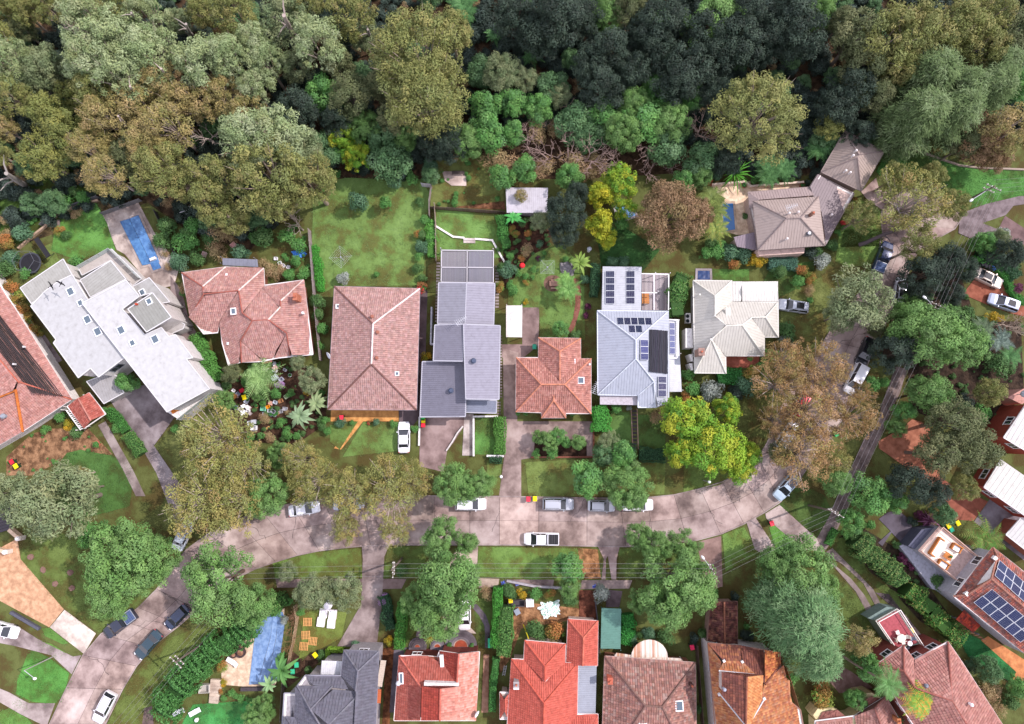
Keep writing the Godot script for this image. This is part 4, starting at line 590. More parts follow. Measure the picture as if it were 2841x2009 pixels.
func vehicles()->void:
	car("white pickup with a dark caged tray parked on the lower side of the road","ute","#f2f2f2",4.41,15.84,3.13,["tub","rails"])
	car("silver-grey estate car beside the red and yellow bins","wagon","#a9adb4",6.95,10.72,-0.01,["rails"])
	car("silver hatchback just behind the silver-grey estate","hatch","#b8bbc0",13.43,10.99,-0.03,["rails"])
	car("white car half hidden under the round dark green street tree","sedan","#f0f0f0",18.88,10.81,0,[])
	car("white van-like car partly under the small green street tree by the long drive","wagon","#eceef0",-6.22,10.72,0.01,[])
	car("white sedan on the shaded bend, farthest left along the upper kerb","sedan","#eef0f4",-31.22,11.41,0.16,[])
	car("silver car almost covered by the yellow-green street tree","sedan","#c4c8d0",-24.58,10.65,0.06,[])
	car("pale blue-silver estate with roof rails at the bend near the pole","wagon","#a8bcc8",41.36,8.16,-2.31,["rails","sunroof"])
	car("white sedan nosed towards the big hipped house","sedan","#eef0f2",-16.42,0.73,1.59,[])
	car("dark navy pickup under the edge of the round green tree","ute","#1c2438",-57.88,28.12,-2.49,[])
	car("dark teal sedan on the right side of the lower road","sedan","#1e3a46",-53.58,31.09,-2.29,[])
	car("small dark blue car peeping out from under the green tree","hatch","#1a2c4a",-49.55,27.17,-2.35,[])
	car("white people mover at the bottom of the road","wagon","#e8eaee",-59.52,39.91,-2.03,["rails"])
	car("white car cut by the left edge of the photo","sedan","#f0f2f4",-75.16,28.94,-0.28,[])
	car("silver four-wheel drive with a black sunroof beside the cream house","wagon","#b4bac2",43.53,-19.49,2.99,["sunroof","rails"])
	car("dark blue pickup with a covered tray near the end of the street","ute","#1b2c50",57.92,-27.2,1.16,[])
	car("silver car with a black roof near the end of the street","hatch","#aeb2b8",60.32,-21.92,1.4,["sunroof"])
	car("black sedan parked beside the large dark green tree","sedan","#14181e",54.37,-12.31,-2.02,["sunroof"])
	car("white van parked behind the black sedan","van","#eceef0",52.58,-8.12,-2.1,[])
	car("red car under the rust-coloured tree","hatch","#d02434",44.26,-4.07,-2,[])
	car("white station wagon under the rust-coloured tree, nearest the bend","wagon","#eef0f2",41.82,0.39,0.94,[])
	car("champagne sedan with a dark glass roof on the red brick drive","sedan","#c8bcae",74.08,-23.9,-0.46,["sunroof"])
	car("silver-blue estate on the red brick drive","wagon","#a4aec4",76.14,-20.04,2.79,["sunroof"])
	car("silver car glimpsed under the left street trees","sedan","#c8d4e0",-49.26,15.3,1.17,[])
	car("white van parked before the three-arched red house, half under the tree","van","#f6f6f6",-7.05,26.53,-1.56,[])
func street_furniture()->void:
	wheelie_bin("red-lidded bin on the kerb","#d8384c",2.46,9.95,0.0)
	wheelie_bin("yellow-lidded bin on the kerb","#f0d818",3.44,9.9,0.0)
	wheelie_bin("yellow-lidded bin in the side passage of the white house","#f0d818",-51.36,-18.09,0.5)
	wheelie_bin("red-lidded bin in the side passage of the white house","#d8283c",-51,-17.54,0.5)
	wheelie_bin("green-lidded bin of the three by the grey garage","#38a850",-13.51,-2.12,0.0)
	wheelie_bin("yellow-lidded bin of the three by the grey garage","#f0d818",-13.48,-1.7,0.0)
	wheelie_bin("red-lidded bin of the three by the grey garage","#d8283c",-13.49,-1.16,0.0)
	wheelie_bin("red-lidded bin at the left edge","#c82c3c",-75.55,4.42,0.6)
	wheelie_bin("yellow-lidded bin at the left edge","#f0d818",-74.88,5.06,0.6)
	wheelie_bin("yellow-lidded bin standing among the garden clutter","#f4dc00",-40.83,-5.32,0.3)
	wheelie_bin("yellow-lidded bin beside the small clipped hedge of the blue-grey house","#f0d818",-28.89,32.49,0.7)
	wheelie_bin("upper green-lidded bin by the blue pool","#3cb888",-31.59,33.87,0.1)
	wheelie_bin("lower green-lidded bin by the blue pool","#3cb888",-32.12,34.83,0.1)
	wheelie_bin("upper green-lidded bin on the curved grey path","#3cb888",-3.24,30.49,0.0)
	wheelie_bin("lower green-lidded bin on the curved grey path","#3cb888",-3.22,31.09,0.0)
	wheelie_bin("green-lidded bin behind the red-tiled house with the long drive","#3ca080",3.45,-13.09,0.0)
	wheelie_bin("yellow-lidded bin beside the roof-terrace house","#f0d818",66.71,13.49,0.5)
	wheelie_bin("second yellow-lidded bin, beside a teal one","#f0d818",65.3,13.91,0.4)
	wheelie_bin("teal-lidded bin beside the roof-terrace house","#2ca07c",65.69,14.43,0.4)
	wheelie_bin("pink-red-lidded bin by the pale drive at the bend","#e84858",38.88,13.54,0.3)
	wheelie_bin("pink-red-lidded bin beside the weathered hipped house","#e0345c",26.47,31.4,0.2)
	wheelie_bin("yellow-lidded bin beside the red roof terrace","#f0d818",58.91,29.05,0.5)
	wheelie_bin("red-lidded bin on the golden terrace","#d83448",-25.93,-2.23,0.0)
	wheelie_bin("green-lidded bin on the verge under the rust-coloured tree","#48b068",49.14,0.23,0.5)
	wheelie_bin("blue-lidded bin in the hedge corner of the red brick drive","#2c70d0",74.85,-25.42,0.4)
	wheelie_bin("first dark bin in the row along the hedge of the red brick drive","#23262c",73.22,-26.13,0.4)
	wheelie_bin("second dark bin in the row along the hedge of the red brick drive","#23262c",73.75,-25.88,0.4)
	wheelie_bin("third dark bin in the row along the hedge of the red brick drive","#23262c",74.28,-25.63,0.4)
	power_pole("power pole with a lamp by the brown drive below the bend",27.61,18.82,9.5,-1.17,[-1.26,-1.64])
	power_pole("power pole among the wires at the path corner on the right",44.89,10.95,9.5,-0.6,[])
	power_pole("power pole with a lamp beside the large dark green tree",60.64,-18.15,9.5,-0.46,[-1.38,-1.14])
	power_pole("power pole with white insulators on the reserve lawn",69.84,-35.44,9.5,-0.47,[-2.89,1.76])
	power_pole("power pole on the lower left verge",-45.56,30.94,8.9,-0.73,[])
	power_pole("power pole beside the central drive verge",-16.51,18.78,8.9,1.57,[])
	wires("%s overhead wire from the reserve pole off the right edge",[69.84,9.45,-35.44],[76.7,9.45,-36.14],4,0.62,0.35,0.009)
	wires("%s overhead wire between the reserve pole and the pole by the dark green tree",[60.64,9.45,-18.15],[69.84,9.45,-35.44],5,0.55,0.35,0.009)
	wires("%s overhead wire crossing the rust-coloured tree on the right",[44.89,9.45,10.95],[60.64,9.45,-18.15],4,0.62,0.35,0.009)
	wires("%s overhead wire crossing the pale drives at the bend",[27.61,9.45,18.82],[44.89,9.45,10.95],4,0.62,0.35,0.009)
	wires("%s overhead wire over the long verge",[-16.51,9.45,18.78],[27.61,9.45,18.82],4,0.62,0.3,0.011)
	wires("%s overhead wire left of the central drive",[-42.39,9.45,19.34],[-16.51,9.45,18.78],3,0.7,0.35,0.009)
	wires("%s overhead wire over the sloping left verge",[-53.67,9.45,40.59],[-45.56,9.45,30.94],4,0.62,0.35,0.009)
	wires("%s overhead wire running up into the green tree",[-45.56,9.45,30.94],[-37.9,9.45,22.12],4,0.62,0.35,0.009)
	street_lamp("street lamp reaching over the oval lawn at lower left",-67.99,33.02,6.0,[1.72,0.97])
	street_lamp("short garden lamp on the verge under the lime-yellow tree",29.06,7.23,3.0,[])
	street_lamp("short garden lamp at the top of the long drive",-1.61,6.53,2.4,[])
func garden_things()->void:
	spot("covered_pool","long pool under a blue cover beside the white flat-roofed house","pool",-58.54,-30.01)
	block(h,[-62.47,-33.38,-58.83,-34.71,-59,-34.28,-61.97,-33.19],0.0,0.13,"#c8c0b8","coping","concrete")
	block(h,[-58.83,-34.71,-54.62,-26.32,-55.14,-26.58,-59,-34.28],0.0,0.133,"#c8c0b8","coping","concrete")
	block(h,[-54.62,-26.32,-58.23,-25.61,-58.05,-26,-55.14,-26.58],0.0,0.13,"#c8c0b8","coping","concrete")
	block(h,[-58.23,-25.61,-62.47,-33.38,-61.97,-33.19,-58.05,-26],0.0,0.133,"#c8c0b8","coping","concrete")
	block(h,[-61.88,-33.11,-60.46,-33.61,-56.62,-26.32,-57.97,-26.07],0.0,0.15,"#5480ae","cover_panel","sheet")
	block(h,[-60.41,-33.61,-59.05,-34.16,-55.27,-26.57,-56.56,-26.35],0.0,0.154,"#5c88b6","cover_panel","sheet")
	spot("spa","small spa under a blue cover below the long covered pool","pool",-55.9,-26.04)
	block(h,[-57.29,-26.64,-55.4,-27.29,-55.58,-26.86,-56.81,-26.43],0.0,0.13,"#d8d4d0","coping","concrete")
	block(h,[-55.4,-27.29,-54.45,-25.44,-54.95,-25.65,-55.58,-26.86],0.0,0.133,"#d8d4d0","coping","concrete")
	block(h,[-54.45,-25.44,-56.45,-24.79,-56.26,-25.22,-54.95,-25.65],0.0,0.13,"#d8d4d0","coping","concrete")
	block(h,[-56.45,-24.79,-57.29,-26.64,-56.81,-26.43,-56.26,-25.22],0.0,0.133,"#d8d4d0","coping","concrete")
	block(h,[-56.76,-26.39,-55.59,-26.82,-54.99,-25.66,-56.22,-25.27],0.0,0.15,"#4c78a6","cover_panel","sheet")
	spot("covered_pool","angular pool under a rippled blue cover beside the bright artificial turf","pool",-35.97,30.53)
	block(h,[-36.35,26.61,-35.6,26.59,-35.8,29.98,-37.46,36.86,-38.75,36.95,-38.06,28.77],0.0,0.15,"#7c98bc","cover_panel","sheet")
	block(h,[-35.58,26.59,-34.83,26.58,-35.03,30.23,-36.13,36.71,-37.41,36.86,-35.75,30.01],0.0,0.154,"#84a0c4","cover_panel","sheet")
	block(h,[-34.81,26.58,-34.15,26.59,-33.74,27.75,-34.7,36.49,-36.08,36.7,-34.97,30.25],0.0,0.158,"#7692b6","cover_panel","sheet")
	spot("swimming_pool","bright blue swimming pool on the terrace of the taupe house","pool",34.21,-33.88)
	block(h,[32.97,-36.36,35.34,-36.46,35.01,-36.1,33.32,-36.02],0.0,0.13,"#d8c8b0","coping","concrete")
	block(h,[35.34,-36.46,35.58,-31.54,35.21,-31.84,35.01,-36.1],0.0,0.133,"#d8c8b0","coping","concrete")
	block(h,[35.58,-31.54,32.97,-31.15,33.32,-31.55,35.21,-31.84],0.0,0.13,"#d8c8b0","coping","concrete")
	block(h,[32.97,-31.15,32.97,-36.36,33.32,-36.02,33.32,-31.55],0.0,0.133,"#d8c8b0","coping","concrete")
	block(h,[33.33,-35.98,34.97,-36.06,35.18,-31.86,33.34,-31.57],0.0,0.15,"#3a74ac","water","water")
	spot("covered_pool","dark blue covered pool behind the cream metal house","pool",30.03,-24.5)
	block(h,[28.78,-25.58,31.34,-25.55,31,-25.21,29.11,-25.23],0.0,0.13,"#a8a4a8","coping","concrete")
	block(h,[31.34,-25.55,31.35,-23.44,31,-23.79,31,-25.21],0.0,0.133,"#a8a4a8","coping","concrete")
	block(h,[31.35,-23.44,28.65,-23.44,29.02,-23.79,31,-23.79],0.0,0.13,"#a8a4a8","coping","concrete")
	block(h,[28.65,-23.44,28.78,-25.58,29.11,-25.23,29.02,-23.79],0.0,0.133,"#a8a4a8","coping","concrete")
	block(h,[29.12,-25.2,30.96,-25.17,30.97,-23.8,29.03,-23.8],0.0,0.15,"#27406e","cover_panel","sheet")
	spot("swimming_pool","small pale blue pool glimpsed beneath the yellow tree","pool",17.84,-34.73)
	block(h,[15.96,-35.74,18.7,-36.45,18.53,-36.04,16.38,-35.49],0.0,0.13,"#c8c8c8","coping","concrete")
	block(h,[18.7,-36.45,20.07,-33.91,19.56,-34.12,18.53,-36.04],0.0,0.133,"#c8c8c8","coping","concrete")
	block(h,[20.07,-33.91,16.62,-32.85,16.88,-33.29,19.56,-34.12],0.0,0.13,"#c8c8c8","coping","concrete")
	block(h,[16.62,-32.85,15.96,-35.74,16.38,-35.49,16.88,-33.29],0.0,0.133,"#c8c8c8","coping","concrete")
	block(h,[16.4,-35.45,18.49,-35.99,19.51,-34.11,16.89,-33.33],0.0,0.15,"#7aa8d4","water","water")
	spot("pool_rail","white pool steps and loungers beside the spa","rail",-56.18,-26.97)
	box_at(h,"rail",[-56.18,0.4,-27.02],[0.9,0.5,0.4],"#f0f0f0",0.4)
	spot("stepping_stone_path","pale stepping stones along the left side of the long grey house","path",-11.78,-21.83)
	h.set_meta("kind","structure")
	row(h,[-11.82,-26.69,-11.99,-16.98,-11.45,-16.98,-11.28,-26.69],20,0.62,0.0,0.09,"#a8a29e","paving_stone","concrete")
	spot("stepping_stone_path","pale stepping stones along the right side of the grey pergola","path",-2.63,-22.69)
	h.set_meta("kind","structure")
	row(h,[-2.63,-26.13,-2.61,-19.24,-2.05,-19.24,-2.06,-26.13],14,0.62,0.0,0.09,"#a8a29e","paving_stone","concrete")
	spot("stepping_stone_path","pale stepping stones between long grey house and long drive","path",-2.39,-3.73)
	h.set_meta("kind","structure")
	row(h,[-2.39,-4.79,-2.39,-2.66,-1.74,-2.66,-1.74,-4.79],5,0.55,0.0,0.09,"#a8a29e","paving_stone","concrete")
	spot("stepping_stone_path","thin stepping slats between grey house and drive","path",-1.85,-10.16)
	h.set_meta("kind","structure")
	row(h,[-1.85,-15.09,-1.84,-5.26,-1.51,-5.26,-1.53,-15.09],22,0.55,0.0,0.09,"#a8a29e","paving_stone","concrete")
	spot("stepping_stone_path","dark slab steps with pale brick edging before the pale blue house","path",18.42,-0.47)
	h.set_meta("kind","structure")
	row(h,[18.46,-3.52,18.35,2.57,19.04,2.57,19.15,-3.52],11,0.6,0.0,0.09,"#5c565a","paving_stone","concrete")
	low_wall("path_edging","left brick edging of the slab steps before the pale blue house",[18.29,-3.59,18.45,2.57],0.14,0.1,"#b09a8c","paver","edging")
	low_wall("path_edging","right brick edging of the slab steps before the pale blue house",[19.21,-3.59,19.28,2.57],0.14,0.1,"#b09a8c","paver","edging")
	spot("stepping_stone_path","terracotta steps down to the artificial turf","path",66.73,29.81)
	h.set_meta("kind","structure")
	row(h,[66.73,28.89,69.95,30.67,70.55,30.67,67.33,28.89],6,0.55,0.0,0.09,"#c08c70","paving_stone","concrete")
	fence("timber_fence","grey timber fence down the left of the large back lawn",[-31.72,-31.52,-31.3,-27.68,-30.64,-21.25,-30.02,-16.08,-29.34,-10.95],1.7,"#a09494",2.4,0.3,"fence")
	fence("timber_fence","grey timber fence between the large back lawn and the long grey house",[-12.7,-38.69,-13.03,-36.13,-12.95,-33.7],1.6,"#9c9090",2.2,0.3,"fence")
	fence("timber_fence","fence continuing beside the long grey house",[-12.2,-35.7,-11.98,-32.78,-11.86,-26.52],1.5,"#a8988c",2.2,0.3,"fence")
	fence("timber_fence","dark fence across the top of the grey house lawn",[-12.69,-35.19,-7.6,-34.87,-1.09,-34.38],1.3,"#6c5c54",2.4,0.3,"fence")
	fence("timber_fence","white-topped short fence at the corner of the large back lawn",[-14.25,-38.86,-12.7,-38.69],1.6,"#c8c4c8",1.6,0.3,"fence")
	low_wall("retaining_wall","curved sandstone retaining wall of the play lawn",[-65.57,-36.52,-68.38,-35.79,-70.69,-34.68,-72.29,-33.71,-73.61,-32.24,-75.62,-30.54,-77.39,-28.85],0.3,0.5,"#b49c84","matte","wall")
	fence("pool_fence","thin dark fence along the retaining wall",[-65.32,-36.97,-68.11,-35.99,-70.88,-34.9,-72.26,-34.29,-74.01,-32.34],1.2,"#6a6a6c",2.0,0,"fence")
	fence("pool_fence","dark pool fence right of the left covered pool",[-56.19,-34.65,-54.08,-30.49,-51.92,-26.22,-50.49,-22.69],1.2,"#5c5a5c",2.0,0,"fence")
	fence("pool_fence","pool fence above the left covered pool",[-64.56,-34.22,-61.48,-35.37,-58.6,-36.52],1.2,"#78787a",2.0,0,"fence")
	fence("timber_fence","brown timber fence right of the orange-tiled house",[39.31,32.64,39.98,34.17,40.53,35.9,41.12,37.95,41.7,40.1],1.8,"#8a6448",2.4,0.25,"fence")
	fence("timber_fence","fence between the weathered hipped house and the orange-tiled house",[27.13,31.07,27.46,37.17,27.79,43.63],1.7,"#6e5c54",2.4,0.3,"fence")
	fence("timber_fence","dark fence between the bright red house and the green carport",[12.32,24.91,12.62,27.57,12.84,32.19],1.6,"#5a5a66",2.4,0.3,"fence")
	fence("timber_fence","pale timber fence between blue pool and day-bed lawn",[-32.07,25.48,-31.75,27.45,-32.21,30.88,-32.55,32.1,-32.75,33.56],1.6,"#b49c80",2.2,0.25,"fence")
	fence("timber_fence","fence left of the blue-grey tiled house",[-33.43,35.86,-33.54,38.14,-33.6,41.74],1.6,"#7c7068",2.4,0.3,"fence")
	low_wall("timber_beam","grey rails down the left of the long grey house",[-12.38,-19.08,-12.43,-13.48,-12.01,-13.43],0.22,1.6,"#b4b6be","matte","wall")
	low_wall("white_edging","white zigzag garden edging on the grey house lawn",[-12.39,-32.6,-9.28,-30.65,-7.62,-30.48],0.28,0.3,"#f2eeea","matte","wall")
	low_wall("white_edging","white zigzag garden edging, right half down to the pergola",[-5.72,-30.29,-3.11,-30.07,-1.26,-26.73],0.28,0.3,"#f2eeea","matte","wall")
	spot("garden_step","white stone step in the middle of the zigzag edging","step",-6.73,-30.08)
	block(h,[-7.64,-30.44,-5.78,-30.37,-5.78,-30.01,-7.64,-30.06],0.0,0.3,"#f4f0ec","tread","concrete")
	block(h,[-7.64,-30.06,-5.78,-29.98,-5.78,-29.62,-7.63,-29.67],0.0,0.18,"#f4f0ec","tread","concrete")
	low_wall("garden_wall","white wall round the small walled front lawn",[-5.83,3.46,-5.87,-2.42,-2.28,-2.47],0.25,0.7,"#eceae8","matte","wall")
	low_wall("garden_wall","white front wall below the small walled lawn",[-3.68,3.53,-1.4,3.57],0.3,0.8,"#e4e4e4","matte","wall")
	low_wall("garden_wall","white left wall of the pinkish drive",[-14.13,-2.24,-14.16,1.88],0.25,0.5,"#e8e6e4","matte","wall")
	low_wall("garden_wall","curved white kerb on the pinkish drive",[-7.56,-0.87,-8.31,0.05,-9.1,1.42,-9.94,2.68],0.2,0.4,"#d8d4d0","matte","wall")
	low_wall("garden_wall","cream parapet wall round the taupe house terrace",[31.7,-38.93,36.83,-39.4,37.64,-38.64,45.92,-39.32],0.3,0.9,"#dcc8b4","matte","wall")
	low_wall("sandstone_wall","dark stone retaining wall right of the lower pool",[-39.55,37.49,-36.26,37.45],0.5,0.6,"#4a444a","matte","wall")
	low_wall("garden_wall","low stone wall along the building yard",[-0.64,22.04,3.52,22.83,7.22,23.05,10,22.72],0.3,0.6,"#a8a4a8","matte","wall")
	low_wall("garden_edging","brick edging of the mulch bed before the red house",[12.49,-2.82,12.41,3.7,3.01,3.75],0.25,0.3,"#8a5a4c","paver","edging")
	low_wall("log","pale log lying along the reserve lawn",[59.32,-46.27,61.47,-45.95,65.47,-44.52,67.82,-43.52,71.33,-42.28,74.19,-41.91,81.36,-41.61],0.28,0.3,"#a89a8e","bark","log edging")
	low_wall("timber_wall","low wall above the white-apron drive",[-74.33,26.66,-70.25,28.89],0.4,0.5,"#5a5c68","matte","wall")
	spot("gate_post","left round-capped white gate post of the tan drive","gate post",-75.31,17.69)
	box_at(h,"pillar",[-75.31,0.6,17.69],[0.6,1.2,0.6],"#e8dcd0")
	vent_pipe(h,[-75.31,1.2,17.69],0.35,0.25,"#f0ece8","cap")
	spot("gate_post","right round-capped white gate post of the tan drive","gate post",-73.54,15.72)
	box_at(h,"pillar",[-73.54,0.6,15.72],[0.6,1.2,0.6],"#e8dcd0")
	vent_pipe(h,[-73.54,1.2,15.72],0.35,0.25,"#f0ece8","cap")
	low_wall("stone_wall","curved stone entrance wall of the tan drive",[-77.22,17.34,-75.45,17.72],0.5,1.0,"#dcc0a4","matte","wall")
	low_wall("stone_wall","second stone entrance wall of the tan drive",[-73.68,15.75,-75.11,14.62],0.5,1.0,"#dcc0a4","matte","wall")
	spot("timber_deck","dark grey timber deck at the far left edge","deck",-76.87,13.57)
	row(h,[-78.73,10.8,-78.37,15.4,-75.4,14.48,-75.75,9.88],10,0.92,0.0,0.3,"#4e4850","plank","wood")
	area("garden_pad","round brown brick pad under the picnic table","paver","#80645a",0.075,[7.87,-23.21,7.78,-22.76,7.52,-22.36,7.13,-22.07,6.65,-21.91,6.14,-21.91,5.66,-22.07,5.28,-22.36,5.02,-22.76,4.94,-23.21,5.03,-23.66,5.28,-24.06,5.68,-24.36,6.16,-24.51,6.67,-24.51,7.14,-24.36,7.53,-24.06,7.78,-23.66])
	table("picnic_table","timber picnic table on the round brick pad",6.78,0.0,-23.02,0.0,[1.9,0.75,0.8],"#a88474",4,false)
	table("bench","upper timber bench of the picnic table",6.85,0.0,-23.59,0.0,[1.5,0.45,0.3],"#b4907e",2,false)
	table("bench","lower timber bench of the picnic table",6.79,0.0,-22.39,0.0,[1.5,0.45,0.3],"#b4907e",2,false)
	rotary_line("rotary clothes line on the large back lawn",-26.44,-26.91,1.75,0.1)
	rotary_line("rotary clothes line beside the picnic table",5.46,-25.32,1.45,0.75)
	boulder("large grey boulder beside the banana plant",8.67,-25.43,1.1,0.8,"#8e8c90")
	boulder("small grey boulder beside the taupe pavilion",60.22,-45.15,0.45,0.5,"#7c7874")
	boulder("highest brown stump mound on the broad verge",-72.27,18.6,0.42,0.3,"#8a6e64")
	boulder("left-hand brown stump mound on the broad verge",-70.27,20.51,0.42,0.3,"#8a6e64")
	boulder("upper right brown stump mound on the broad verge",-66.16,20.88,0.42,0.3,"#8a6e64")
	boulder("lower middle brown stump mound on the broad verge",-68.34,22.51,0.42,0.3,"#8a6e64")
	boulder("lowest right brown stump mound on the broad verge",-65.76,23.14,0.42,0.3,"#8a6e64")
	post_ball("red-topped garden ornament on the brown bed",1.59,-25.85,"#d82c34",0.45,0.7)
	post_ball("grey garden lamp beside the yellow tree",12.04,-28.42,"#b0b4bc",0.38,1.0)
	trampoline("round black trampoline with a grey net frame on the play lawn",-75.1,-26.26,1.7)
	spot("swing_seat","black swing seat canopy on the play lawn","swing seat",-72.72,-28.57)
	slat(h,[-73.7,1.9,-29.92],[-71.54,1.9,-27.01],0.75,0.1,"#26262a","canopy")
	slat(h,[-73.74,1.85,-29.94],[-75.97,0,-29.89],0.07,0.07,"#2a2a2e","leg")
	slat(h,[-73.74,1.85,-29.94],[-74.15,0,-31.06],0.07,0.07,"#2a2a2e","leg")
	slat(h,[-71.57,1.85,-27.02],[-73.76,0,-26.93],0.07,0.07,"#2a2a2e","leg")
	slat(h,[-71.57,1.85,-27.02],[-71.95,0,-28.09],0.07,0.07,"#2a2a2e","leg")
	table("bench","grey timber bench on the play lawn hedge",-71.3,0.0,-32.02,-1.45,[2.6,0.45,0.5],"#8a7c78",3,false)
	bird("left-hand black bird flying over the white house roof",-65.58,9.5,-20.78,0.6)
	bird("right-hand black bird flying over the white house roof",-64.21,9.5,-21.11,1.1)
	clutter_frame("collapsed white garden swing frame at the bush edge",-50.95,-34.44)
	heap_sheet("tarpaulin","crumpled bright blue tarpaulin by the left fence","tarpaulin",-33.52,-28.01,1.3,1.0,0.35,["#4a90e0","#6aa8ec","#3a7cc8"],0.4,5)
	heap_sheet("dust_sheet","crumpled white and green plastic sheeting on the building yard","plastic sheeting",5.6,26.15,1.9,1.5,0.55,["#f0f4f0","#cfe8dc","#ffffff","#7fb89c"],0.2,9)
	day_bed("upper left of the four white day beds",-28.01,26.69,1.48)
	day_bed("lower left of the four white day beds",-28.34,27.97,1.45)
	day_bed("upper right of the four white day beds",-26.64,26.88,1.5)
	day_bed("lower right of the four white day beds",-26.82,28.18,1.5)
	day_bed("tilted white day bed with a cushion above the other four",-27.32,25.55,1.0)
	pallet("topmost timber pallet beside the dry brush",-30.4,28.01,0.0)
	pallet("second timber pallet down beside the dry brush",-30.59,29.9,0.05)
	pallet("right-hand timber pallet of the lower three beside the dry brush",-29.54,30.76,-0.1)
	pallet("lowest timber pallet beside the dry brush",-30.84,31.5,-0.05)
	lounger("white sun lounger on the pool deck among the tyres",-41.24,33.66,-0.5)
	lounger("white sun lounger on the artificial turf",-46.4,40.68,0.5)
	lounger("second white lounger on the artificial turf edge",-48.78,40.68,0.4)
	post_ball("white ball lamp on the artificial turf",-46.11,41.8,"#f2f2f2",0.3,0.3)
	ring_pot("large dark round pot on the pool deck",-40.13,32.37,0.75)
	ring_pot("upper dark round pot on the pool deck",-40.1,31.51,0.55)
	ring_pot("left dark round pot on the pool deck",-41.14,32.68,0.5)
	spot("garden_steps","pale stone steps from the pool deck to the turf","steps",-43.87,37.44)
	row(h,[-44.29,36.06,-44.41,39.44,-43.1,39.55,-42.52,36.17],7,0.94,0.0,0.5,"#d8ccb8","tread","concrete")
	crate("planter_box","grey square planter beside the pale stone steps","planter",-45.07,37.34,[1.5,0.9,1.1],"#c8c4bc",0.05)
	area("concrete_slab","bare pale concrete slab in the weedy top garden","concrete","#d8ccc0",0.16,[-11.12,-41.34,-7.28,-41.27,-7.26,-38.94,-9.61,-38.99,-10.69,-39.85])
	table("bench","dark slatted bench on the bare slab",-8.58,0.16,-40.96,0.0,[1.9,0.45,0.55],"#4c4440",4,false)
	crate("skip_bin","dark open skip with a yellow crate on its end","skip",0.64,25.22,[2.4,0.9,0.85],"#5c585c",0.05)
	crate("plastic_crate","yellow crate standing on the dark skip","crate",-0.19,24.75,[0.55,0.4,0.55],"#e8c81c",0.1,false,"",0.75)
	crate("garden_table","white box table left of the plastic sheeting","box",2.66,25.16,[1.1,0.7,1.1],"#f0ecec",0.05,false)
	crate("toolbox","grey and black tool box on the sandy yard","tool box",0.76,26.47,[0.7,0.6,0.8],"#8c94a0",0.5,false)
	spot("yellow_pipe","yellow plank leaning on the bright red house","plank",1.67,28.39)
	slat(h,[1.67,0.2,28.39],[2.42,2.6,29.72],0.12,0.06,"#e4d428","plank")
	spot("ladder","grey ladder lying in the side yard between the two red houses","ladder",-1.01,34.85)
	slat(h,[-1.12,0.4,34.13],[-1.41,0.4,35.6],0.06,0.08,"#b4b4b8","rail")
	slat(h,[-0.79,0.4,34.13],[-1.08,0.4,35.6],0.06,0.08,"#b4b4b8","rail")
	slat(h,[-1.14,0.42,34.3],[-0.76,0.42,34.3],0.05,0.05,"#b4b4b8","rung")
	slat(h,[-1.19,0.42,34.52],[-0.81,0.42,34.52],0.05,0.05,"#b4b4b8","rung")
	slat(h,[-1.23,0.42,34.75],[-0.86,0.42,34.75],0.05,0.05,"#b4b4b8","rung")
	slat(h,[-1.28,0.42,34.98],[-0.9,0.42,34.98],0.05,0.05,"#b4b4b8","rung")
	slat(h,[-1.33,0.42,35.2],[-0.95,0.42,35.2],0.05,0.05,"#b4b4b8","rung")
	slat(h,[-1.37,0.42,35.43],[-1,0.42,35.43],0.05,0.05,"#b4b4b8","rung")
	heap_sheet("blue_bag","first blue bag along the footpath under the wires","bag",-1.32,22.36,0.4,0.3,0.4,["#2c50c8","#3c64d8","#e8ecf4"],0.3,20)
	heap_sheet("blue_bag","second blue bag along the footpath under the wires","bag",0.82,22.57,0.4,0.3,0.4,["#2c50c8","#3c64d8","#e8ecf4"],0.3,21)
	heap_sheet("blue_bag","third blue bag along the footpath under the wires","bag",12.3,22.85,0.4,0.3,0.4,["#2c50c8","#3c64d8","#e8ecf4"],0.3,22)
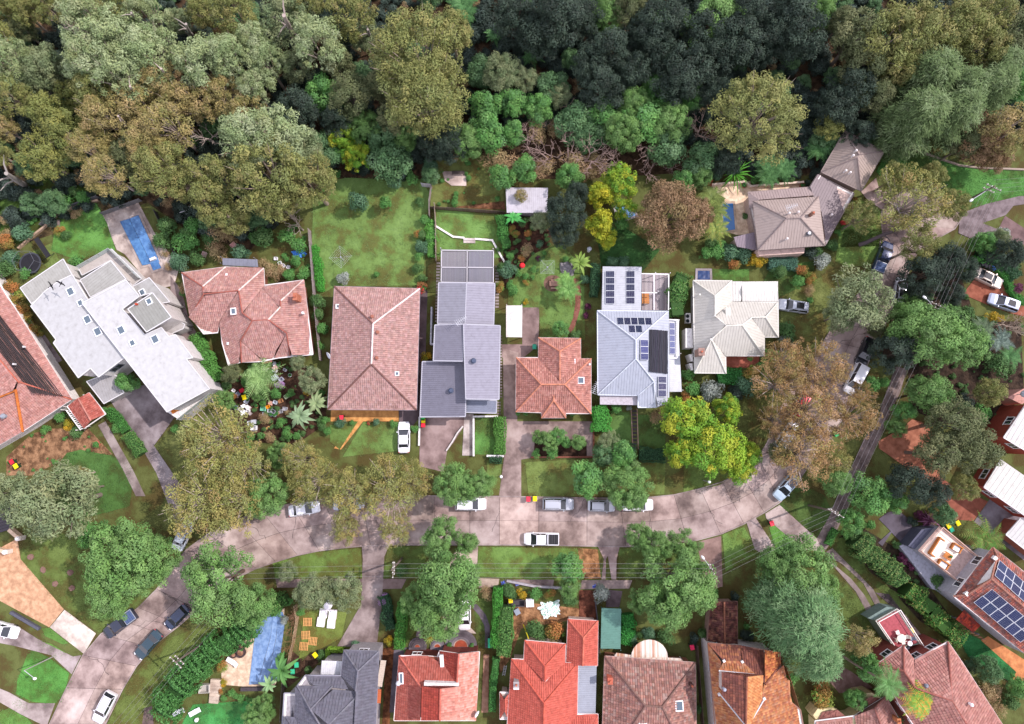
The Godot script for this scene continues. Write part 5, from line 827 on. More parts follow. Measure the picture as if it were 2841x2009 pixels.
	clutter(["white crate",-42.8,-6.4,0.5,0.39,"#e8e8e8",-0.6,true,"grey tub",-42.1,-5.9,0.6,0.36,"#a8b0c0",-0.7,true,"red crate",-41.4,-6.4,0.7,0.67,"#c02838",0.5,false,"pink tub",-42.4,-5.5,0.6,0.39,"#d8b0a4",0.1,true,"white basin",-40.8,-4.7,0.6,0.37,"#dfe4ec",-0.6,true,"white bucket nearest the path",-41.1,-4,0.6,0.67,"#f0f0f0",0.5,false,"white stool",-41.5,-3.5,0.6,0.62,"#ececec",-0.5,true,"white chest",-41.1,-3,0.8,0.55,"#f4f4f4",0.4,false,"pale box frame",-40.4,-3.8,0.7,0.65,"#e8dcd8",-0.7,false,"small white box",-40.4,-3.3,0.5,0.57,"#f0f0f0",0,true,"grey box on the path",-40.1,-2.9,0.5,0.49,"#a89c98",-0.7,false,"white tray",-39.9,-1.4,0.9,0.65,"#d8dce0",0.1,true,"grey frame",-39.4,-1.6,0.8,0.66,"#b0b4b8",0.1,false,"white lidded chest at the path end",-39.4,-0.7,0.9,0.64,"#f2f2f2",0,true,"mint green box",-38.1,-3.6,0.8,0.54,"#8cd0b0",-0.1,true,"orange tray",-37.4,-3.9,0.6,0.42,"#e8a020",0.5,true,"blue-grey box",-37.8,-2.8,0.8,0.32,"#a8b0c0",0.2,true,"white drum",-37.1,-3.3,0.6,0.51,"#e0e4e8",0,true,"grey crate in the pot row",-36.5,-3.2,0.7,0.7,"#989ca4",-0.5,true,"second grey crate in the pot row",-35.5,-3.2,0.7,0.38,"#a4a4a8",0.2,true,"brown crate",-35.5,-4.8,0.7,0.44,"#b08058",0.4,true,"pale green chair frame",-34.6,-5.5,0.7,0.52,"#c8d8b0",0.6,true,"terracotta tub",-37,-4.5,0.7,0.32,"#c89888",-0.4,false,"black and white tub",-36.3,-4.6,0.6,0.55,"#c8d0d8",-0.4,true,"round grey lid",-34.8,-3.6,0.7,0.37,"#b4b4b8",-0.1,true,"silver heap of pans",-36.5,-8.4,1,0.58,"#c4ccd8",0.6,false,"second silver heap of pans",-35.5,-8.1,0.7,0.59,"#b8bcc8",0.7,true,"white pot by the wall",-36.6,-10.5,0.6,0.42,"#e0e4e8",0.7,false,"pink dish stack",-36.5,-9.9,0.8,0.46,"#c8a4a0",0.7,false,"white bowl pile",-36.5,-9.5,0.6,0.63,"#e8e8ec",-0.3,true,"white pot in shade",-35,-9.6,0.5,0.48,"#d8d8dc",-0.6,true,"pale planter",-37.9,-9.7,0.7,0.68,"#d8d4cc",-0.3,true])
	pot("white garden pot, close under the tiled eave",-37.05,-10.75,0.3,0.35,"#e4e4e4")
	pot("grey garden pot, right of the dish stack",-36.11,-10.42,0.3,0.35,"#9c9ca4")
	pot("terracotta garden pot, highest by the wall",-35.79,-10.75,0.22,0.35,"#b06a50")
	pot("blue-grey garden pot, left of the silver pans",-36.95,-9.38,0.25,0.35,"#8c98ac")
	pot("white garden pot, alone in the dark bed",-34.19,-8.77,0.28,0.35,"#e4e4e4")
	pot("grey garden pot, among the green leaves",-38.32,-5.16,0.3,0.35,"#9c9ca4")
	pot("terracotta garden pot, beside the brown path",-39.15,-4.02,0.3,0.35,"#b06a50")
	pot("blue-grey garden pot, at the left end",-42.29,-3.75,0.35,0.35,"#8c98ac")
	pot("white garden pot, beside the white basin",-40.55,-5,0.25,0.35,"#e4e4e4")
	pot("grey garden pot, in the middle of the pot row",-36.33,-2.67,0.3,0.35,"#9c9ca4")
	pot("terracotta garden pot, right in the pot row",-35.9,-2.88,0.28,0.35,"#b06a50")
	pot("blue-grey garden pot, left in the pot row",-36.87,-2.77,0.3,0.35,"#8c98ac")
	spot("broom","straw broom lying in the cluttered front garden","broom",-37.16,-0.88)
	slat(h,[-36.62,0.1,-1.42],[-37.15,0.1,-0.88],0.05,0.05,"#b4884c","handle")
	slat(h,[-37.15,0.1,-0.88],[-37.73,0.1,-0.45],0.3,0.08,"#c89c60","bristle_head")
	crate("white_tub","first white tub in the row behind the rambling red house","tub",-37.03,-27.11,[0.5,0.4,0.45],"#f0eef0",0.0,true,"white tubs")
	crate("white_tub","second white tub in the row behind the rambling red house","tub",-36.37,-26.39,[0.5,0.4,0.45],"#f0eef0",0.4,true,"white tubs")
	crate("white_tub","third white tub in the row behind the rambling red house","tub",-35.81,-25.98,[0.5,0.4,0.45],"#f0eef0",0.8,true,"white tubs")
	crate("white_tub","fourth white tub in the row behind the rambling red house","tub",-35.03,-25.74,[0.5,0.4,0.45],"#f0eef0",1.2000000000000002,true,"white tubs")
	crate("garden_chair_white","white seat on the orange earth at the bush edge","garden seat",-42.57,-31.21,[0.8,0.5,0.6],"#f0f0f0",0.0,true)
	crate("garden_chair_white","second white seat on the orange earth","garden seat",-41.65,-31.82,[0.8,0.5,0.6],"#e8e8ec",0.4,true)
	crate("garden_chair_white","pink lounger above the lean-to","garden seat",-43.8,-29.29,[0.8,0.5,0.6],"#f0c8c0",0.8,true)
	crate("garden_chair_white","small pink basin left of the lean-to","garden seat",-48.3,-27.77,[0.8,0.5,0.6],"#e8d0c8",1.2000000000000002,true)
	crate("garden_chair_white","white tub by the blue tarpaulin, left","garden seat",-33.81,-29.66,[0.8,0.5,0.6],"#f4f4f4",1.6,true)
	crate("garden_chair_white","white tub by the blue tarpaulin, right","garden seat",-33.21,-29.54,[0.8,0.5,0.6],"#f4f4f4",2.0,true)
	sofa("long tan sofa with white cushions on the striped rug",61.62,3.36,16.54,0.95,2.9)
	sofa("tan armchair at the upper right of the rug",64.45,3.36,16.7,-0.55,1.4)
	sofa("tan armchair at the lower left of the rug",62.39,3.36,19,-0.6,1.5)
	table("coffee_table","tan coffee table with a green plant on the roof terrace",63.22,3.36,17.83,-0.6,[1.2,0.4,0.9],"#c07838",4,false)
	pot("small green plant on the tan coffee table",63.5,17.88,0.16,0.2,"#3c5a34","",3.79)
	table("round_table","round white table on the red terrace",55.82,2.94,29.35,0,[1.2,0.74,1.2],"#e4dfd0",0,true)
	chair("white chair above the round table on the red terrace",55.48,2.94,28.61,1.9,"#ece4dc")
	chair("white chair left of the round table on the red terrace",55.32,2.94,29.63,0.2,"#e4dfd0")
	chair("white chair right of the round table on the red terrace",56.76,2.94,29.24,3.3,"#e4dfd0")
	chair("white chair below the round table on the red terrace",56.24,2.94,30.02,-1.5,"#e4dfd0")
	chair("grey chair at the right rail on the red terrace",57.49,2.94,29.5,3.5,"#8890a0")
	chair("dark chair beside the little table on the red terrace",56.81,2.94,30.74,-1.0,"#3a3c48")
	table("side_table","little round white-topped table on the red terrace",57.1,2.94,30.11,0,[0.7,0.6,0.7],"#eef0f4",0,true)
	pot("orange flower pot under the street tree",-10.05,16.57,0.4,0.5,"#e06820")
	pot("round flower bowl with white rim on the straw-coloured bed",-63.27,1.8,0.55,0.5,"#b86a58")
	pot("clay pot on the cream terrace",36.7,-38.92,0.45,0.5,"#8a5a48")
	pot("red pot at the right end of the cream terrace",45.97,-38.87,0.4,0.5,"#a04038")
func trees_bush()->void:
	grove("sage","gum_tree","pale sage-green gum","tree",0,[-611,-594,99,10,1081,-578,-563,95,10,1113,-530,-548,90,10,1053,-609,-535,86,11,1080,-564,-514,86,11,1178,-750,-552,64,12,1141,-541,-615,69,12,1144,-447,-532,90,10,1082,-414,-545,73,12,1118,-384,-575,64,12,1021,-771,-511,69,12,1140,-382,-421,90,10,218,-339,-418,99,10,158,-286,-566,82,11,1176,-367,-550,60,12,2558,-383,-508,60,12,2584])
	grove("olive","gum_tree","olive-green gum","tree",0,[-703,-641,60,12,1081,-745,-639,65,12,1113,-585,-630,74,11,1178,-411,-624,78,11,1118,-613,-502,74,11,1080,-745,-498,65,12,1141,-500,-373,87,11,121,-487,-363,60,12,61,-427,-369,78,11,218,-438,-332,69,12,122,-409,-315,60,12,1,-780,-588,69,12,1140,-777,-419,55,12,153,-471,-634,55,12,1144,-343,-359,112,10,184,-293,-360,82,11,158,-342,-334,74,11,244,-241,-622,74,11,1176,-303,-648,60,12,1084,-88,-594,74,11,156,550,-576,100,10,131,594,-574,100,10,1092,661,-591,95,10,1031,713,-621,78,11,1033,700,-570,74,11,132,574,-540,69,12,71])
	grove("grey","grey_green_tree","grey-green tree","tree",0,[-711,-553,78,11,1113,-694,-556,48,12,1141,-522,-638,48,12,1081,-728,-531,58,12,1080,-317,-408,97,10,158,-339,-624,97,10,1084,-229,-610,58,12,1176,-328,-563,58,12,1118,-19,-548,63,12,96,24,-544,43,12,28955,-4,-553,53,12,155,73,-519,43,12,28896])
	grove("rust","rust_gum","rust-coloured gum with pale limbs","tree",0,[-446,-620,40,12,1021])
	grove("yellowgum","gum_tree","yellow-tinged gum","tree",0,[-672,-509,60,12,1141,-698,-477,83,11,1113,-667,-449,83,11,181,-700,-407,83,11,153,483,-463,54,12,29471])
	grove("ochre","gum_tree","straw-coloured gum","tree",0,[-765,-457,53,12,153,-597,-460,81,11,121,-620,-412,72,12,181,-552,-483,81,11,1053,-519,-515,72,12,1081,-502,-448,95,10,1178,-491,-484,72,12,1082,-538,-421,77,11,1080,-593,-378,77,11,93,-457,-485,67,12,1021,-429,-499,67,12,1144,-398,-471,67,12,1118,721,-437,86,11,72])
	grove("darkolive","dark_gum","dark olive gum","tree",0,[-570,-411,74,11,121,-755,-618,57,12,1113,-265,-560,74,11,1176,-238,-497,84,11,216,-195,-521,75,11,1084,-175,-468,71,12,124,181,-643,68,12,1055,507,-630,57,12,131,514,-588,104,10,1152,531,-549,94,10,192,548,-503,74,11,71,745,-571,84,11,132,757,-607,84,11,1092,683,-432,63,12,612])
	grove("deep","rainforest_tree","dark green rainforest tree","tree",0,[-266,-619,68,12,1176,-323,-481,79,11,184,-267,-472,58,12,124,-96,-432,63,12,636,-124,-436,52,12,29496,69,-613,109,10,1115,41,-603,79,11,1056,3,-617,84,11,1116,101,-630,74,11,1114,225,-615,94,10,1055,199,-607,63,12,1150,353,-631,84,11,1151,337,-584,94,10,1090,293,-593,84,11,1153,147,-571,84,11,2495,119,-553,74,11,1088,183,-544,68,12,1211,134,-517,79,11,95,220,-575,74,11,1054,268,-542,94,10,2590,249,-519,79,11,2591,312,-569,79,11,1152,370,-583,63,12,191,53,-597,68,12,1024,310,-508,63,12,190,328,-408,52,12,28990,422,-630,94,10,1091,402,-613,74,11,1089,439,-590,89,11,131,394,-590,63,12,1631,512,-512,79,11,133,492,-484,74,11,193,528,-453,52,12,29411])
	grove("bright","young_tree","fresh bright green tree","tree",0,[-285,-512,108,10,124,-32,-450,108,10,96,-42,-499,86,11,156,223,-531,71,12,1055,277,-514,79,11,1150,3,-506,79,11,155,40,-497,79,11,1114,136,-483,94,10,95,203,-470,116,9,1054,222,-504,71,12,1211,3,-455,71,12,1024,19,-402,71,12,635,88,-388,71,12,154,264,-380,63,12,29050,-16,-388,71,12,695,789,-538,71,12,72])
	grove("teal","bushy_tree","blue-green bushy tree","tree",0,[-293,-432,100,10,184,-190,-410,116,9,276,-194,-449,100,10,216,-49,-558,92,10,156,-125,-398,51,12,29556,93,-584,59,12,28955,61,-536,92,10,155,99,-479,116,9,95,238,-431,116,9,190,118,-456,92,10,36,292,-413,100,10,251])
	grove("mid","broadleaf_tree","full green tree","tree",0,[-227,-464,56,12,216,-165,-458,51,12,124,-67,-440,61,12,636,143,-642,61,12,1055,298,-627,99,10,1151,186,-500,56,12,95,172,-453,66,12,1054,243,-465,66,12,1150,288,-390,42,12,28990,474,-650,61,12,1091])
	grove("giant","giant_gum","olive-brown giant gum","tree",0,[-136,-535,93,10,57756,-119,-468,91,10,72156])
	grove("dry_shrub","shrub","dry straw-coloured shrub","shrub",0,[47,-414,168,10,575,38,-467,189,10,155,96,-414,209,10,95,67,-477,148,10,96,130,-419,168,10,154,121,-403,148,10,36,-18,-416,230,10,215])
	grove("giant","giant_gum","olive-yellow spreading gum","tree",0,[362,-460,93,8,86591])
	grove("she_oak","she_oak","feathery grey-green she-oak","tree",0,[617,-522,113,9,132,668,-501,96,10,71,598,-463,113,9,192,648,-463,102,10,73,708,-505,96,10,1033,731,-543,78,11,1031,591,-445,78,11,133])
	grove("brown","bronze_tree","bronze-brown tree","tree",0,[705,-442,82,11,72,736,-424,59,12,552])
func trees_garden()->void:
	grove("lime","lime_tree","vivid lime-yellow tree","tree",1,[-261,-448,62,12,124,-239,-422,59,12,276,172,-342,51,12,28835,252,-19,104,10,144428,329,49,68,12,279,319,-35,62,12,369,249,29,73,12,368,352,32,46,12,29499])
	grove("bright","young_tree","fresh bright green tree","tree",1,[-273,-431,49,12,28924,-605,146,79,11,91,566,101,54,12,29175,496,129,61,12,29259,505,326,72,12,320,-380,5,20,12,29617,68,5,43,12,28806,82,16,32,12,29167,723,361,57,12,28821])
	grove("lime","lime_tree","vivid yellow-green autumn tree","tree",1,[165,-379,78,11,35])
	grove("gold","golden_tree","sparse golden-yellow tree","tree",1,[131,-360,77,11,35,134,-316,84,11,94,148,-293,52,12,28894])
	grove("brown","bronze_tree","bronze-brown tree","tree",1,[229,-318,110,10,101050,285,-330,48,12,250])
	grove("deep","rainforest_tree","very dark round tree","tree",1,[78,-322,70,12,515])
	grove("grey","grey_green_tree","grey-green tree","tree",1,[44,-320,40,12,29735,-712,87,72,12,392,-620,81,53,12,452,-326,201,35,12,28949,487,-173,56,12,9,747,-294,34,12,28934,-323,-105,29,12,28897])
	grove("deep","rainforest_tree","dark green rainforest tree","tree",1,[77,-295,51,12,28954,97,-360,46,12,28835,550,-117,75,11,135,636,-250,66,12,194,604,-206,46,12,29054,656,-204,46,12,29534,671,-242,51,12,29474,735,-266,56,12,554,607,86,53,12,138])
	grove("ochre","gum_tree","straw-coloured gum","tree",1,[14,-362,26,12,29495])
	grove("olive","gum_tree","olive-green gum","tree",1,[574,-380,49,12,613,628,-382,49,12,732,521,-319,49,12,733,659,-340,49,12,852,691,-56,49,12,616,652,79,42,12,28997])
	grove("olive","gum_tree","olive gum over the parked dark blue pickup","tree",1,[593,-271,58,12,853])
	grove("street","street_gum","yellow-green street gum with pale limbs","tree",1,[-417,9,99,10,14737,-438,97,95,10,15569,-386,93,91,10,337,-383,47,74,11,1322,-282,69,65,10,457,-230,81,77,10,160,-175,83,77,10,306,-145,70,57,12,365,-240,135,46,12,220,-166,139,46,12,100,-303,39,57,12,303,473,44,48,12,39])
	grove("mid","broadleaf_tree","dark green tree between the street gums","tree",1,[-352,89,69,12,397])
	grove("mid","broadleaf_tree","rounded green tree by the long drive","tree",1,[-81,76,65,12,306])
	grove("mid","broadleaf_tree","second rounded green tree by the long drive","tree",1,[-52,73,52,12,306])
	grove("grey","grey_green_tree","sand-green dense tree","tree",1,[-624,94,131,10,14551])
	grove("mid","broadleaf_tree","round full green verge tree","tree",1,[-542,171,115,10,115291])
	grove("mid","broadleaf_tree","full green tree","tree",1,[-511,177,78,11,31,-552,224,78,11,90,-366,242,69,12,149,-102,248,82,11,147,-98,151,60,12,100,-64,159,36,12,29081,-136,240,52,12,460,-72,207,52,12,281,84,223,36,12,29261,204,163,54,12,84,250,161,52,12,339,220,243,78,11,24,269,230,56,12,202,187,239,42,12,29364,178,98,42,12,28901,583,-154,72,12,314,662,-122,72,12,374,605,-56,67,12,75,595,-184,50,12,254,573,-6,32,12,29415,379,184,60,12,399,445,228,56,12,200,376,199,47,12,142,-386,-55,20,12,29557,-355,388,32,12,29189,54,14,32,12,29286,99,14,28,12,29167,41,7,23,12,29225])
	grove("mid","broadleaf_tree","full green verge tree beside the road","tree",1,[-403,206,107,10,14609])
	grove("grey","grey_green_tree","grey-green tree over the day beds","tree",1,[-280,224,63,12,280])
	grove("grey","grey_green_tree","second grey-green tree over the day beds","tree",1,[-234,225,58,12,820])
	grove("mid","broadleaf_tree","full street tree over the white van","tree",1,[-89,205,102,11,129640])
	grove("bright","young_tree","oval street tree on the long verge","tree",1,[82,192,79,11,521])
	grove("mid","broadleaf_tree","dark small crown over the kerb","tree",1,[184,151,42,12,28944])
	grove("mid","broadleaf_tree","full round street tree over the footpath","tree",1,[225,205,102,11,129684])
	grove("bright","young_tree","deep green tree on the verge","tree",1,[111,68,92,10,426])
	grove("mid","broadleaf_tree","round dark green street tree over parked cars","tree",1,[167,74,74,11,101])
	grove("lime","lime_tree","broad lime and golden tree","tree",1,[291,18,110,10,158679])
	grove("rust","rust_gum","rust-coloured gum with pale limbs","tree",1,[400,-104,71,10,429,453,-94,79,10,195,388,-69,71,12,159,428,-33,87,10,172899,492,-23,71,12,99,520,-58,35,12,28995,415,26,91,10,187779,385,-19,51,12,255])
	grove("darkolive","dark_gum","dark olive gum","tree",1,[389,31,46,12,29439,547,-153,36,12,28935,600,30,84,11,15,654,20,84,11,796])
	grove("grey","grey_green_tree","mottled grey-green tree at the bend of the upper street","tree",1,[498,-194,103,10,14409])
	grove("mid","broadleaf_tree","great dark green tree with many heads","tree",1,[597,-135,103,12,115335])
	grove("deep","rainforest_tree","dark tree with cream flowers","tree",1,[601,-232,75,11,373])
	grove("darkolive","dark_gum","spreading olive gum over the orange drive","tree",1,[627,-10,93,10,14415])
	grove("teal","bushy_tree","blue-green bushy tree","tree",1,[668,-33,60,12,29536,636,119,62,12,29418,136,36,67,12,29227])
	grove("bright","young_tree","bright rounded shrub-tree beside the footpath","tree",1,[580,-31,60,12,29415])
	grove("bright","young_tree","vivid green rounded tree by the dark lane","tree",1,[719,-286,60,12,29414])
	grove("mid","broadleaf_tree","green tree by the corner pole","tree",1,[468,70,52,12,39])
	grove("bright","young_tree","fresh green tree by the footpath","tree",1,[519,89,99,10,315])
	grove("deep","rainforest_tree","dark tree beside the orange brick drive","tree",1,[560,73,67,12,375])
	grove("mid","broadleaf_tree","full green tree above the blue-green casuarina","tree",1,[414,192,91,10,14799])
	grove("casuarina","casuarina","feathery blue-green casuarina","tree",1,[396,252,120,10,201682,374,244,81,11,142,421,307,81,11,82])
	grove("ochre","gum_tree","brownish thin tree right of the casuarina","tree",1,[482,284,53,12,740])
	grove("grey","grey_green_tree","grey-green garden tree by the big hipped house","tree",1,[-299,-77,45,12,29198])
	grove("darkolive","dark_gum","dull dark bush beside the rambling red house","tree",1,[-417,-86,37,12,29017])
	grove("mid","broadleaf_tree","rounded green tree at the corner of the white house","tree",1,[-433,-48,33,12,29077])
	grove("mid","broadleaf_tree","mottled green tree below the cluttered garden","tree",1,[-342,32,43,12,29197])
	grove("bright","young_tree","single leafy tree in the white house court","tree",1,[-579,-74,56,12,29160])
	grove("mid","broadleaf_tree","dense green tree beside the artificial turf","tree",1,[-360,396,44,12,29189])
	grove("grey","grey_green_tree","grey-green small tree beside the tall hedge","tree",1,[143,12,36,12,29227])
	grove("bright","young_tree","bright green tree on the front verge","tree",1,[164,36,77,11,427])
	grove("bright","young_tree","rounded bright green bush behind the orange-red house","tree",1,[74,-156,44,12,29194])
	grove("ochre","gum_tree","pale sandy bush on the shaded left lawn","tree",1,[-634,60,29,12,28951])
	grove("teal","bushy_tree","conical blue-green tree on the artificial turf","tree",1,[685,339,65,12,28821])
	grove("orange_shrub","shrub","orange-tipped green bush","shrub",1,[449,382,163,10,22])
	grove("bright","young_tree","vivid green bush between the bay roofs","tree",1,[493,380,49,12,29061])
func shrubs()->void:
	grove("teal_shrub","shrub","clipped round blue-green bush on the large back lawn","shrub",2,[-238,-355,118,19,604])
	grove("bright_shrub","shrub","loose yellow-green bush on the large back lawn","shrub",2,[-196,-352,109,16,276])
	grove("bright_shrub","shrub","bright green shrub","shrub",2,[-138,-332,85,10,336,-125,-312,71,10,4,-90,-359,62,10,876,-277,-407,71,10,184,-301,-372,88,10,158,-157,-398,106,10,276,-19,-333,71,10,815,-14,-311,88,10,214,-128,-300,71,10,396,-145,-273,71,10,424,-292,-161,97,10,243,-295,-133,71,10,97,-212,-245,50,10,43564,-180,-13,64,10,363,-244,-14,44,10,43237,-148,-6,62,10,305,-330,-291,123,10,638,-349,-302,141,10,698,-346,-241,106,10,878,-323,-246,106,10,62,-333,-265,97,10,304,-757,-246,88,10,813,-688,-22,85,10,512,-708,-4,80,10,932,-630,18,57,10,452,-601,-6,74,10,360,-622,-34,53,10,43560,-693,44,50,10,43652,-512,-4,71,10,277,-512,-216,57,10,421,-496,-290,141,10,1,-512,-294,158,10,481,-493,-318,141,10,182,-502,-459,106,10,61,-674,-368,106,10,181,-701,-363,123,10,93,-721,-351,106,10,153,-398,-301,106,10,278,-399,-99,75,10,697,-408,-77,75,10,362,-358,-60,92,10,637,-339,-60,67,10,577,-381,-43,59,10,757,-292,-60,59,10,37,-289,-78,50,10,43297,-350,-15,83,10,877,-327,4,67,10,937,-284,-18,67,10,303,-281,-1,67,10,457,-397,7,75,10,337,-399,20,59,10,1263,-15,-326,69,10,456,-15,-306,69,10,335,2,-335,69,10,1085,-3,-275,69,10,395,10,-247,60,10,754,22,-241,60,10,65,32,-241,40,10,43954,50,-280,40,10,43834,-2,-227,60,10,187,85,-269,50,10,43774,158,-314,69,10,94,157,-36,88,10,427,269,-89,106,10,428,273,-68,123,10,309,381,-100,88,10,429,300,-277,106,10,189,321,-281,123,10,310,59,32,97,10,426,37,32,71,10,906,9,-28,39,10,43746,21,-29,39,10,43507,92,-27,43,10,44107,367,-113,44,10,44109,3,-220,88,10,2194,-2,-228,71,10,274,461,-203,57,10,9,394,-116,123,10,159,569,-75,88,10,135,711,-29,141,10,676,687,-34,106,10,736,384,-396,73,10,190,520,-321,42,10,43210,511,-312,52,10,43453,316,-281,114,10,129,328,-291,83,10,250,-348,262,109,10,629,-313,264,66,10,89,-335,338,82,10,929,-156,322,37,10,43407,-93,313,44,10,43827,-59,314,44,10,43287,-338,328,71,10,208,-410,380,61,10,329,-421,386,51,10,43529,-397,387,61,10,268,-403,385,46,10,43468,-385,389,51,10,43589,33,236,100,10,626,297,238,91,10,202,347,284,51,10,43342,498,151,73,10,459,538,137,77,10,258,409,359,91,10,502,738,374,109,10,21])
	grove("shrub","shrub","green shrub","shrub",2,[-145,-360,71,10,336,-143,-307,80,10,4,-146,-254,80,10,424,-139,-240,64,10,63,-300,-201,106,10,398,-300,-181,88,10,183,-14,-253,88,10,274,-388,-301,158,10,698,-785,-252,123,10,753,-658,-2,106,10,452,-490,-270,106,10,1,-505,-305,123,10,182,-470,-298,106,10,278,-537,-318,141,10,541,-544,-295,123,10,481,-691,-376,88,10,93,-697,-307,71,10,573,-379,-60,100,10,697,-290,-9,59,10,457,-437,-70,75,10,277,18,-329,69,10,875,98,-150,80,10,67,421,-153,132,10,9,497,-292,88,10,430,470,-282,106,10,910,414,-248,106,10,370,738,-100,158,10,136,710,-160,123,10,374,702,-182,106,10,794,727,-171,71,10,854,679,-189,106,10,314,440,-398,63,10,610,503,-291,73,10,313,311,-295,94,10,250,-281,326,62,10,688,-299,347,55,10,748,-5,234,100,10,686,-164,205,91,10,520,-4,234,82,10,821,86,244,113,10,26,188,297,51,10,43704,282,294,73,10,202,274,402,55,10,443,513,153,100,10,258,529,157,91,10,140,575,167,59,10,257,629,220,100,10,858,725,389,109,10,21,574,407,91,10,801,550,315,62,10,800])
	grove("teal_shrub","shrub","blue-green shrub","shrub",2,[-129,-418,97,10,696,-185,-392,123,10,64,-141,-289,88,10,4,-207,-16,57,10,363,-780,-270,106,10,753,-421,-276,132,10,278,-517,-264,123,10,901,-761,-309,141,10,693,-264,-14,42,10,43237,43,-294,60,10,634,-8,-251,109,10,274,130,-254,69,10,34,114,-237,60,10,514,177,-265,55,10,128,355,-70,123,10,369,339,-276,132,10,310,358,-276,123,10,129,153,-266,71,10,455,174,-265,71,10,189,719,-130,106,10,374,731,-142,88,10,136,324,-403,73,10,190,313,-404,52,10,43390,337,-285,94,10,68,355,-285,94,10,311,-231,310,59,10,568,202,295,77,10,504,179,304,73,10,924,676,340,91,10,21])
	grove("orange_shrub","shrub","orange-tinged shrub","shrub",2,[-147,-307,71,10,4,-19,-225,71,10,274,-777,-222,106,10,813,-768,-205,115,10,152,-756,-191,106,10,393,-748,-173,97,10,240,-737,-161,97,10,301,-733,-150,67,10,1202,-781,-295,123,10,693,-709,-314,71,10,573,-427,-54,50,10,43477,0,-316,60,10,815,25,-312,60,10,875,6,-310,50,10,44075,13,-270,60,10,694,22,-232,45,10,43954,262,-57,88,10,428,366,-91,106,10,369,347,-261,88,10,129,464,-239,80,10,370,451,-253,88,10,69,543,-363,52,10,44051,535,-350,52,10,43571,-426,342,71,10,329,-426,378,41,10,43529,56,239,73,10,566,64,292,136,10,926,533,304,55,10,800])
	grove("red_shrub","shrub","scarlet-flowered bush at the corner of the big hipped house","shrub",2,[-139,-222,80,10,396])
	grove("grey_shrub","shrub","white-flowering twiggy bush on the large back lawn","shrub",2,[-260,-239,97,10,304])
	grove("teal_shrub","shrub","spiky rosette bush on the golden terrace","shrub",2,[-262,-15,67,10,37])
	grove("red_shrub","shrub","red-flowering shrub","shrub",2,[-218,-14,32,10,43563,523,-329,52,10,43453])
	grove("gold_shrub","shrub","golden shrub","shrub",2,[-132,-115,71,10,725,-314,-60,50,10,43717,21,-202,39,10,44014,372,-265,106,10,310,385,-268,97,10,129,756,-176,71,10,854,373,-392,31,10,43390,383,-270,104,10,311,-181,306,62,10,207,-122,302,44,10,43347,-424,366,45,10,43529])
	grove("dry_shrub","shrub","heap of dry straw-coloured growth behind the rambling red house","shrub",2,[-376,-252,123,10,244])
	grove("dry_shrub","shrub","dry straw-coloured shrub","shrub",2,[-362,-248,106,10,818,-389,-260,106,10,758,-458,-283,141,10,182,-542,-278,71,10,901,-537,-257,62,10,60,-454,-306,158,10,1,-369,8,83,10,877,-341,-30,59,10,937,461,-219,80,10,370,703,401,127,10,441])
	grove("bright_shrub","shrub","rounded bright bush at the terrace corner of the white house","shrub",2,[-671,-263,123,10,33])
	grove("gold_shrub","shrub","yellow-flowered bush below the small red carport","shrub",2,[-676,-11,67,10,32])
	grove("dry_shrub","shrub","bare twiggy creeper on the roof corner","shrub",2,[-507,-225,97,10,421])
	grove("bright_shrub","shrub","vivid green bush glowing beneath the bare gum limbs","shrub",2,[-475,-471,158,10,1082])
	grove("pink_shrub","shrub","pink-grey flowering bush in the cluttered garden","shrub",2,[-356,-74,59,10,637])
	grove("bright_shrub","shrub","low carpet of vivid green shrub","shrub",2,[-340,1,92,10,877])
	grove("dry_shrub","shrub","heap of dry brown canes in the cluttered garden","shrub",2,[-376,-20,92,10,362])
	grove("grey_shrub","shrub","silver-grey shrub","shrub",2,[40,-328,89,10,935,178,-37,43,10,43568,423,-142,88,10,9,479,-262,123,10,430,762,-308,106,10,134,-337,277,62,10,569])
	grove("dry_shrub","shrub","rust-brown bare bush above the red ornament","shrub",2,[22,-282,109,10,214])
	grove("bright_shrub","shrub","leafy green clump between ornament and clothes line","shrub",2,[34,-253,55,10,694])
	grove("purple_shrub","shrub","purple-leaved shrub","shrub",2,[41,-272,40,10,43894,115,-181,46,10,43654,117,-195,50,10,44134,786,-222,88,10,494,596,199,66,10,798,614,212,55,10,80,612,122,66,10,678])
	grove("teal_shrub","shrub","blue-green tuft at the edge of the shaded lawn","shrub",2,[160,-265,60,10,34])
	grove("bright_shrub","shrub","vivid green growth beneath the yellow tree","shrub",2,[169,-325,118,10,94])
	grove("dry_shrub","shrub","bare purple-grey bush before the pale blue house","shrub",2,[220,-25,106,10,368])
	grove("grey_shrub","shrub","rounded silver-grey bush before the cream house","shrub",2,[305,-63,149,10,369])
	grove("dark_shrub","shrub","dark green shrub","shrub",2,[340,-59,106,10,369,693,-47,106,10,676,786,-271,123,10,554,691,-171,88,10,314,467,-392,52,10,43750,449,-409,73,10,130,464,-280,114,10,910,-184,267,82,10,880,268,302,77,10,83,344,298,91,10,142,330,243,73,10,24,602,133,66,10,678])
	grove("bright_shrub","shrub","isolated vivid green bush beside the cream house","shrub",2,[442,-230,106,10,370])
	grove("bright_shrub","shrub","bright green mound beside the asphalt footpath","shrub",2,[547,-72,141,10,135])
	grove("gold_shrub","shrub","yellow and orange garden bed shrub by the bare tree","shrub",2,[737,-177,97,10,854])
	grove("red_shrub","shrub","crimson-flowered bush at the corner of the cream terrace","shrub",2,[310,-392,63,10,190])
	grove("shrub","shrub","clipped dark bush in a trough on the terrace","shrub",2,[367,-339,50,10,43930])
	grove("pink_shrub","shrub","mauve blossom bush beside the tall clipped hedge","shrub",2,[-188,248,77,10,880])
